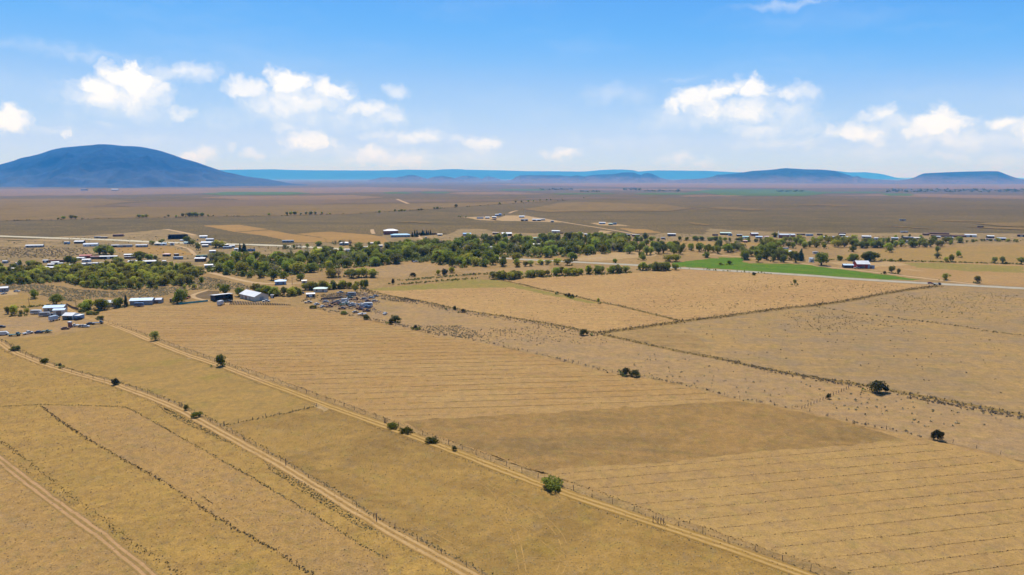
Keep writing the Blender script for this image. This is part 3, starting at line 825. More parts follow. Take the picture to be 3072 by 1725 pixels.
ribbon('dirt_track', zz('b2', (235, 310), (232, 345), (262, 395)), 7.0, M_dirt_road, 5, step=14)
ribbon('dirt_track', zz('a4', (1820, 328), (1500, 415), (1480, 450), (1560, 480), (1850, 535)), 4.0, M_dirt_road, 5, step=5)
ribbon('dirt_track', zz('a2', (1130, 55), (1400, 105), (1650, 155), (1760, 185)), 9.0, M_dirt_road, 5, step=14)
ribbon('dirt_track', zz('a2', (1300, 390), (1500, 430), (1680, 500), (1700, 560), (1760, 610)), 5.0, M_dirt_road, 5, step=14)
ribbon('dirt_track', zz('b1', (350, 580), (900, 545), (1400, 525), (1700, 500), (2100, 480)), 7.0, M_dirt_road, 5, step=14)
ribbon('dirt_track', zz('a2', (1000, 760), (1300, 715), (1760, 715), (2000, 725), (2100, 690)), 5.0, M_dirt_road, 5, step=12)
ribbon('dirt_track', zz('C', (1700, 470), (1900, 455), (2200, 430), (2350, 415)), 4.0, M_dirt_road, 5, step=8)
for pts, w in [(D1, 3.6), (D2, 3.6), (D3, 6.0)]:
    ribbon('ditch_verge', pts, w, M_verge, 5, step=4, wob=0.8)

patch('bare_patch', zz('f', (2375, 655), (2400, 630), (2450, 640), (2510, 665), (2440, 690)), M_sand, 5, rag=1.0, step=1.5)
patch('bare_patch', zz('f', (1400, 290), (1440, 280), (1470, 288), (1430, 296)), M_sand, 5, rag=0.6, step=1.5)
# wheel marks scuffed into the pastures
def scar(pts, w=0.26):
    C = G2(pts)
    C = resample(C, 2.0)
    for _ in range(6):
        C[1:-1] = 0.25 * C[:-2] + 0.5 * C[1:-1] + 0.25 * C[2:]
    T = np.gradient(C, axis=0); T /= np.linalg.norm(T, axis=1)[:, None] + 1e-9
    Nn = np.column_stack([-T[:, 1], T[:, 0]])
    V, F = [], []
    for s in (-0.8, 0.8):
        c = C + Nn * s
        b = len(V)
        n = len(c)
        ww = w * (0.55 + 0.5 * rng.random(n))[:, None] * 0.5
        V += list(with_z(c + Nn * ww, 0.055)) + list(with_z(c - Nn * ww, 0.055))
        for i in range(n - 1):
            if rng.random() < 0.7:
                F.append((b + i, b + i + n, b + i + n + 1, b + i + 1))
    o = mesh_obj('tyre_mark', V, F, M_scar)
    tag(o, kind='structure')


for p in [zz('g', (1570, 200), (1580, 300), (1555, 420), (1570, 540), (1600, 640)), zz('g', (1640, 340), (1650, 420), (1590, 480), (1500, 490), (1530, 570), (1640, 680)),
          zz('g', (1810, 230), (1750, 380), (1690, 470), (1600, 520), (1500, 520)), zz('g', (1420, 420), (1410, 500), (1460, 580), (1560, 650), (1700, 740), (1850, 830)),
          zz('g', (1300, 300), (1150, 380), (1300, 490), (1450, 560), (1600, 680), (1800, 810), (2000, 910)), zz('g', (2030, 450), (2050, 560), (2120, 660), (2280, 760), (2420, 860)),
          zz('g', (2440, 690), (2460, 800), (2430, 920), (2480, 960), (2440, 1010)), zz('g', (2060, 830), (2030, 880), (2150, 960), (2350, 1070)),
          zz('i', (1000, 440), (1180, 520), (1280, 650), (1340, 780), (1400, 1000), (1430, 1180)), zz('i', (1180, 500), (1400, 620), (1600, 770), (1740, 920), (1760, 1080), (1700, 1190)),
          zz('i', (1040, 600), (1300, 730), (1500, 860), (1660, 990), (1800, 1100), (1860, 1190)),
          zz('i', (1290, 1110), (1500, 1070), (1800, 1080), (2100, 1100)), zz('i', (650, 830), (900, 980), (1100, 1080))]:
    scar(p)


# ------------------------------------------------------------------ mountains and mesas
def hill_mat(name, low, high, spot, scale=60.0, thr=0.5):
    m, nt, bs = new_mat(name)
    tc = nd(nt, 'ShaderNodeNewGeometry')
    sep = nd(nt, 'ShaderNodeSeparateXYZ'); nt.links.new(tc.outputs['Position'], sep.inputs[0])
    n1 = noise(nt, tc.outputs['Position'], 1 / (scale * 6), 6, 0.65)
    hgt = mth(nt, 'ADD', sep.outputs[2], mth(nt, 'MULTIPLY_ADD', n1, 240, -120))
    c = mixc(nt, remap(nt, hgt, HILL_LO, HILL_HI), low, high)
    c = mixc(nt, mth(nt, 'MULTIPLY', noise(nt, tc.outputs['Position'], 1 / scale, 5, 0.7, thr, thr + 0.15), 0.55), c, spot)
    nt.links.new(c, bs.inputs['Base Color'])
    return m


def ridge(name, prof, dist, depth, mat, rough=0.05, seed=3, near=1.0, n=220, rows=40, power=1.0, smooth_fac=1.0):
    """A hill whose crest line is known: prof is pixels of its skyline, dist how far off it stands, depth its half-width front to back."""
    prof = np.array(prof, float)
    g = np.random.default_rng(seed)
    xs = np.linspace(prof[0, 0], prof[-1, 0], n)
    ys = np.interp(xs, prof[:, 0], prof[:, 1])
    U = (xs - CX) / FOC
    Vv = (CY - ys) / FOC
    dy = math.cos(PITCH) + Vv * math.sin(PITCH)
    X = U / dy * dist
    Hc = CAM_H + (-math.sin(PITCH) + Vv * math.cos(PITCH)) / dy * dist
    z0 = float(ground_z(dist)) - 2.0
    Hc = np.maximum(Hc - z0, 0.0)
    hmax = Hc.max()

    def fbm(a, b):
        v = np.zeros_like(a)
        for o in range(5):
            f = 2.0 ** o
            ph = g.random(6) * 6.28
            an = g.random(3) * 6.28
            for q in range(3):
                v += np.sin(a * f * math.cos(an[q]) + b * f * math.sin(an[q]) + ph[q] + 1.7 * np.sin(b * f * 0.6 + ph[q + 3])) / f / 3
        return v
    tt = np.linspace(-1, 1, 2 * rows + 1)
    A, T = np.meshgrid(X, tt, indexing='ij')
    Hg = np.repeat(Hc[:, None], len(tt), 1)
    loc = depth * (0.25 + 0.75 * (Hg / hmax) ** 0.6) * near
    Yg = dist + T * loc
    A = A * Yg / dist
    fall = np.cos(np.clip(np.abs(T), 0, 1) * math.pi / 2) ** (1.6 * power)
    w = (1 - np.abs(T)) * np.abs(T) * 4
    ks = 9.0 / max(depth, 1.0)
    Z = Hg * fall - np.abs(fbm(A * ks, Yg * ks)) * rough * Hg * w * 0.8 + np.abs(fbm(A * ks * 2.2 + 5, Yg * ks * 0.7)) * -rough * 0.8 * Hg * w
    Z = z0 + np.maximum(Z, 0)
    Z[:, 0] = z0 - 4; Z[:, -1] = z0 - 4
    V = np.column_stack([A.ravel(), Yg.ravel(), Z.ravel()])
    m_ = len(tt)
    F = []
    for i in range(n - 1):
        for j in range(m_ - 1):
            a = i * m_ + j
            F.append((a, a + m_, a + m_ + 1, a + 1))
    me = fast_mesh(name, V, F, mat, smooth=True)
    o = link(name, me)
    if me.polygons[len(F) // 2].normal.z < 0:
        me.flip_normals()
    return tag(o, kind='structure')


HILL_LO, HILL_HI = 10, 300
M_mtn = hill_mat('forested_haze_blue', lin(84, 92, 108, 0.5), lin(0, 36, 76, 0.55), lin(48, 82, 116, 0.5), 60, 0.5)  # dark forest tones with some blue of the distance haze put into the colours
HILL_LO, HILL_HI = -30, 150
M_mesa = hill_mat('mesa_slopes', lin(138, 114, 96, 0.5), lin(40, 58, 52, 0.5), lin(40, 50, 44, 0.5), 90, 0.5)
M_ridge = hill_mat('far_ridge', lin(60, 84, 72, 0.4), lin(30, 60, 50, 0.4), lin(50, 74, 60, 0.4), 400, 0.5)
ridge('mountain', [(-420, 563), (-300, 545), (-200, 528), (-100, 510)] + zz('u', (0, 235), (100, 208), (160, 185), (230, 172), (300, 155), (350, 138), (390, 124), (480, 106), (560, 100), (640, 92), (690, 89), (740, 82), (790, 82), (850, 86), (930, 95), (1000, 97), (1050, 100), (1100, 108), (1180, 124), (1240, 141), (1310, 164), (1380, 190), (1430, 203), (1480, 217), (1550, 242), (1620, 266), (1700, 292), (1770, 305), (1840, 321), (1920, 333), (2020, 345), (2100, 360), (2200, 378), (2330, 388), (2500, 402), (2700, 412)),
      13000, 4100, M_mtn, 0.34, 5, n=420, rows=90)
for k, (z, pts, dist, dep) in enumerate([
        ('v', [(200, 152), (250, 143), (290, 131), (350, 128), (400, 133), (470, 122), (500, 113), (545, 112), (600, 128), (640, 139), (690, 150)], 21000, 700),
        ('v', [(630, 152), (660, 138), (700, 126), (770, 120), (830, 131), (890, 146), (930, 152)], 20500, 700),
        ('v', [(840, 145), (870, 130), (910, 121), (960, 118), (1020, 128), (1060, 142)], 24000, 700),
        ('v', [(1060, 145), (1085, 127), (1110, 123), (1150, 131), (1200, 145)], 24000, 600),
        ('v', [(1240, 158), (1290, 148), (1312, 130), (1350, 115), (1500, 114), (1650, 115), (1720, 122), (1780, 115), (1840, 124), (1900, 112), (1980, 108), (2050, 106), (2085, 101), (2120, 94), (2160, 93), (2200, 93), (2225, 101), (2260, 113), (2285, 102), (2310, 97), (2340, 102), (2370, 115), (2400, 131), (2450, 145), (2520, 155)], 20000, 1300),
        ('v', [(2150, 168), (2200, 156), (2240, 139), (2270, 148), (2310, 166)], 18800, 350),
        ('w', [(-120, 158), (0, 146), (120, 142), (200, 131), (235, 122), (260, 111), (330, 107), (400, 100), (460, 93), (520, 83), (620, 77), (700, 70), (740, 64), (780, 61), (850, 65), (920, 70), (1040, 72), (1100, 77), (1150, 82), (1185, 93), (1210, 100), (1250, 113), (1290, 126), (1320, 120), (1350, 134), (1420, 142), (1500, 147), (1650, 156)], 17500, 1700),
        ('w', [(1620, 156), (1700, 145), (1750, 131), (1785, 114), (1820, 101), (1900, 97), (2000, 92), (2150, 87), (2300, 84), (2380, 85), (2400, 92), (2430, 104), (2500, 130), (2576, 148), (2700, 165), (2850, 176)], 16500, 1500)]):
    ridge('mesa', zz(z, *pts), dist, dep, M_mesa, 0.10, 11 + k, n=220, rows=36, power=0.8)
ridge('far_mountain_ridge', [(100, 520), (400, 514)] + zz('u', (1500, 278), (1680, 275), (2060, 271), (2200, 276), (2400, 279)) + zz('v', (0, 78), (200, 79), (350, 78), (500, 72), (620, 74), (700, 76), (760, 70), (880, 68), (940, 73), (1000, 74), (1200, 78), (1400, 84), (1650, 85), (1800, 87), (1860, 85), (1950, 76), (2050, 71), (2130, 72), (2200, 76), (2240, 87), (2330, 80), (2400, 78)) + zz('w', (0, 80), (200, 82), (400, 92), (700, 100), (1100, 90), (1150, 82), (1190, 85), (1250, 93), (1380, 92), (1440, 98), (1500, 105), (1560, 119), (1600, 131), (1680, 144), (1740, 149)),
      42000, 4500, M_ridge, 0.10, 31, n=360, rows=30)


# ------------------------------------------------------------------ haze
def build_haze():
    x, y0, y1, z0, z1 = 131000, -131000, 131000, -63.5, 760
    V = [(a, b, c) for a in (-x, x) for b in (y0, y1) for c in (z0, z1)]
    F = [(0, 1, 3, 2), (4, 6, 7, 5), (0, 4, 5, 1), (2, 3, 7, 6), (0, 2, 6, 4), (1, 5, 7, 3)]
    m = bpy.data.materials.new('haze')
    m.use_nodes = True
    nt = m.node_tree
    nt.nodes.clear()
    out = nt.nodes.new('ShaderNodeOutputMaterial')
    pv = nt.nodes.new('ShaderNodeVolumePrincipled')
    pv.inputs['Color'].default_value = HAZE_COLOR
    pv.inputs['Absorption Color'].default_value = (1, 1, 1, 1)
    pv.inputs['Density'].default_value = HAZE_DENSITY
    pv.inputs['Anisotropy'].default_value = 0.0
    nt.links.new(pv.outputs[0], out.inputs['Volume'])
    o = mesh_obj('haze', V, F, m)
    tag(o, kind='stuff')


HAZE_COLOR = (0.06, 0.37, 1.0, 1)
HAZE_DENSITY = 5.0e-5
build_haze()

# ------------------------------------------------------------------ buildings
ROOF_COL = {'white': (0.58, 0.58, 0.58), 'silver': (0.44, 0.47, 0.52), 'pale blue': (0.46, 0.58, 0.72), 'blue': (0.10, 0.27, 0.46), 'sky blue': (0.20, 0.42, 0.58), 'bright blue': (0.03, 0.22, 0.62),
            'grey': (0.34, 0.34, 0.35), 'dark grey': (0.10, 0.10, 0.115), 'brown': (0.17, 0.10, 0.065), 'maroon': (0.16, 0.045, 0.04), 'red': (0.34, 0.07, 0.045),
            'green': (0.14, 0.30, 0.20), 'turquoise': (0.28, 0.52, 0.54), 'pink': (0.62, 0.42, 0.38), 'cream': (0.66, 0.60, 0.50), 'pale green': (0.46, 0.58, 0.50), 'navy': (0.06, 0.12, 0.22)}
WALL_COL = {'white': (0.70, 0.69, 0.66), 'cream': (0.58, 0.50, 0.40), 'tan': (0.42, 0.32, 0.22), 'grey': (0.30, 0.30, 0.30), 'dark': (0.06, 0.06, 0.065), 'brown': (0.16, 0.10, 0.07),
            'brick': (0.28, 0.12, 0.08), 'blue': (0.24, 0.33, 0.44), 'red': (0.32, 0.05, 0.04), 'teal': (0.08, 0.32, 0.30), 'green': (0.16, 0.24, 0.18)}
_bm = {}


def roof_mat(c):
    if ('r', c) not in _bm:
        _bm[('r', c)] = plain_mat(c.replace(' ', '_') + '_metal_roof', ROOF_COL[c], rough=0.5, spec=0.35, vary=0.3, scale=0.3, stripes=(0.9, 0.03))
    return _bm[('r', c)]


def wall_mat(c):
    if ('w', c) not in _bm:
        _bm[('w', c)] = plain_mat(c + '_wall', WALL_COL[c], rough=0.85, spec=0.15, vary=0.18, scale=0.6)
    return _bm[('w', c)]


M_glass = plain_mat('window_glass', (0.03, 0.04, 0.05), rough=0.12, spec=0.6, vary=0.05)
M_trim = plain_mat('white_trim', (0.66, 0.65, 0.62), rough=0.6)
M_door = plain_mat('door_paint', (0.20, 0.13, 0.09), rough=0.6)
M_wood = plain_mat('weathered_wood', (0.17, 0.125, 0.09), rough=0.9, spec=0.1, vary=0.3, scale=3)
M_rust = plain_mat('rusty_steel', (0.22, 0.15, 0.10), rough=0.85, vary=0.35, scale=2)
M_log = plain_mat('dark_logs', (0.055, 0.04, 0.03), rough=0.95, spec=0.05, vary=0.3, scale=3)
M_steel = plain_mat('galvanised_steel', (0.42, 0.43, 0.44), rough=0.5, metal=0.3, vary=0.1)
M_tyre = plain_mat('tyre_rubber', (0.022, 0.022, 0.024), rough=0.9)
BOX_F = [(0, 1, 3, 2), (4, 6, 7, 5), (0, 4, 5, 1), (2, 3, 7, 6), (0, 2, 6, 4), (1, 5, 7, 3)]


def box_v(x0, x1, y0, y1, z0, z1):
    return [(a, b, c) for a in (x0, x1) for b in (y0, y1) for c in (z0, z1)]


class Bag:
    def __init__(s):
        s.v, s.f = [], []

    def add(s, v, f):
        b = len(s.v)
        s.v += list(v); s.f += [tuple(i + b for i in q) for q in f]
        return s

    def box(s, *a):
        return s.add(box_v(*a), BOX_F)

    def bar(s, a, b, w, d=None):
        a, b = Vector(a), Vector(b)
        d = d or w
        t = (b - a).normalized()
        up = Vector((0, 0, 1)) if abs(t.z) < 0.95 else Vector((1, 0, 0))
        n1 = t.cross(up).normalized() * w * 0.5
        n2 = t.cross(n1).normalized() * d * 0.5
        v = [p + q for p in (a, b) for q in (n1 + n2, n1 - n2, -n1 - n2, -n1 + n2)]
        return s.add([tuple(q) for q in v], [(0, 1, 2, 3), (7, 6, 5, 4), (0, 4, 5, 1), (1, 5, 6, 2), (2, 6, 7, 3), (3, 7, 4, 0)])

    def obj(s, name, mat, parent=None):
        return mesh_obj(name, s.v, s.f, mat, parent)


BUILDINGS = []        # (centre xy, radius) for keeping trees off


def slab(a, b, c, d, t):
    """Roof panel a-b-c-d with thickness t."""
    v = [Vector(p) for p in (a, b, c, d)]
    n = (v[1] - v[0]).cross(v[3] - v[0]).normalized()
    if n.z < 0: n = -n
    w = [p - n * t for p in v]
    return [tuple(p) for p in v + w], [(0, 1, 2, 3), (7, 6, 5, 4), (0, 4, 5, 1), (1, 5, 6, 2), (2, 6, 7, 3), (3, 7, 4, 0)]


def building(name, label, cat, c, rz, L, W, hw, style, roof, wall, group=None, pitch=0.28, front_open=False, detail=True, parapet=False):
    t = thing(name, label, {'church': 'building', 'school': 'building', 'farm building': 'building'}.get(cat, cat), c, rz, group)
    BUILDINGS.append((np.array(c[:2]), 0.5 * math.hypot(L, W), L))
    l, w = L / 2, W / 2
    rm, wm = roof_mat(roof), wall_mat(wall)
    rise = W * 0.5 * pitch if style in ('gable', 'hip') else (W * pitch * 0.5 if style == 'shed' else 0.25)
    b = Bag()
    # walls
    if front_open:
        zr = hw + rise if style == 'shed' else hw
        hf = hw + rise if style == 'shed' else hw
        b.box(-l, l, w - 0.15, w, 0, hw if style == 'shed' else hw)
        b.box(-l, -l + 0.15, -w, w - 0.15, 0, hw)
        b.box(l - 0.15, l, -w, w - 0.15, 0, hw)
        if style == 'gable':
            for s in (-l, l - 0.15):
                b.add([(s, -w, hw), (s, w, hw), (s, 0, hw + rise), (s + 0.15, -w, hw), (s + 0.15, w, hw), (s + 0.15, 0, hw + rise)],
                      [(0, 2, 1), (3, 4, 5), (0, 3, 5, 2), (1, 2, 5, 4), (0, 1, 4, 3)])
        n = max(2, int(L / 5))
        for k in range(n + 1):
            x = -l + 0.15 + (L - 0.3) * k / n
            Bag().box(x - 0.12, x + 0.12, -w, -w + 0.24, 0, hf - 0.02).obj('post', M_wood, t)
    elif style == 'shed':
        b.add([(-l, -w, 0), (l, -w, 0), (l, w, 0), (-l, w, 0), (-l, -w, hw + rise), (l, -w, hw + rise), (l, w, hw), (-l, w, hw)],
              [(3, 2, 1, 0), (4, 5, 6, 7), (0, 1, 5, 4), (1, 2, 6, 5), (2, 3, 7, 6), (3, 0, 4, 7)])
    elif style == 'gable':
        b.add([(-l, -w, 0), (l, -w, 0), (l, w, 0), (-l, w, 0), (-l, -w, hw), (l, -w, hw), (l, w, hw), (-l, w, hw), (-l, 0, hw + rise), (l, 0, hw + rise)],
              [(3, 2, 1, 0), (0, 1, 5, 4), (2, 3, 7, 6), (1, 2, 6, 9, 5), (3, 0, 4, 8, 7), (4, 5, 9, 8), (6, 7, 8, 9)])
    else:
        b.box(-l, l, -w, w, 0, hw)
    b.obj('wall', wm, t)
    # roof
    r = Bag()
    o = 0.45 if L > 7 else 0.25
    th = 0.12
    if style == 'gable':
        k = rise / w
        for s in (-1, 1):
            v, f = slab((-l - o, 0, hw + rise + th + 0.03), (l + o, 0, hw + rise + th + 0.03), (l + o, s * (w + o), hw - o * k + th + 0.03), (-l - o, s * (w + o), hw - o * k + th + 0.03), th)
            r.add(v, f)
    elif style == 'shed':
        k = rise / W
        v, f = slab((-l - o, -w - o, hw + rise + o * k + th + 0.03), (l + o, -w - o, hw + rise + o * k + th + 0.03), (l + o, w + o, hw - o * k + th + 0.03), (-l - o, w + o, hw - o * k + th + 0.03), th)
        r.add(v, f)
    elif style == 'hip':
        h2 = min(w * 0.9, l * 0.8)
        A = [(-l - o, -w - o, hw), (l + o, -w - o, hw), (l + o, w + o, hw), (-l - o, w + o, hw), (-l + h2, 0, hw + rise), (l - h2, 0, hw + rise)]
        A = [(x, y, z + 0.02) for x, y, z in A]
        r.add(A, [(0, 1, 5, 4), (2, 3, 4, 5), (1, 2, 5), (3, 0, 4), (3, 2, 1, 0)])
    elif style == 'quonset':
        n = 12
        vv, ff = [], []
        for i in range(n + 1):
            a = math.pi * i / n
            for x in (-l, l):
                vv.append((x, -math.cos(a) * (w + 0.05), hw + math.sin(a) * w * 0.85))
        for i in range(n):
            ff.append((2 * i, 2 * i + 1, 2 * i + 3, 2 * i + 2))
        ff.append(tuple(range(0, 2 * n + 2, 2))); ff.append(tuple(range(2 * n + 1, 0, -2)))
        r.add(vv, ff)
    else:
        r.box(-l - 0.15, l + 0.15, -w - 0.15, w + 0.15, hw + 0.003, hw + 0.22)
    ro = r.obj('roof', rm, t)
    if detail and L > 9 and style in ('gable', 'hip') and not front_open and cat == 'house':
        Bag().box(-l * 0.35, -l * 0.35 + 0.6, w * 0.25, w * 0.25 + 0.6, hw + rise * 0.55, hw + rise + 0.7).obj('chimney', wall_mat('brick'), ro)
    # openings on the side towards the fields and on one end
    if detail and not front_open:
        if cat in ('house', 'mobile home', 'school', 'church'):
            n = max(1, int(L / 4.2))
            for k in range(n):
                x = -l + L * (k + 0.5) / n
                if k == n // 2 and n > 1 or n == 1:
                    Bag().box(x - 0.5, x + 0.5, -w - 0.04, -w + 0.02, 0.05, 2.1).obj('door', M_door, t)
                    if n > 1: continue
                    x += min(1.4, l * 0.5)
                Bag().box(x - 0.55, x + 0.55, -w - 0.035, -w + 0.02, min(1.0, hw * 0.35), min(2.1, hw * 0.8)).obj('window', M_glass, t)
            Bag().box(l - 0.02, l + 0.035, -0.55, 0.55, min(1.0, hw * 0.35), min(2.1, hw * 0.8)).obj('window', M_glass, t)
        else:
            d = min(1.6, L * 0.2)
            Bag().box(-d, d, -w - 0.04, -w + 0.02, 0.04, min(hw * 0.85, 3.0)).obj('door', M_trim if wall == 'dark' else M_door, t)
    return t


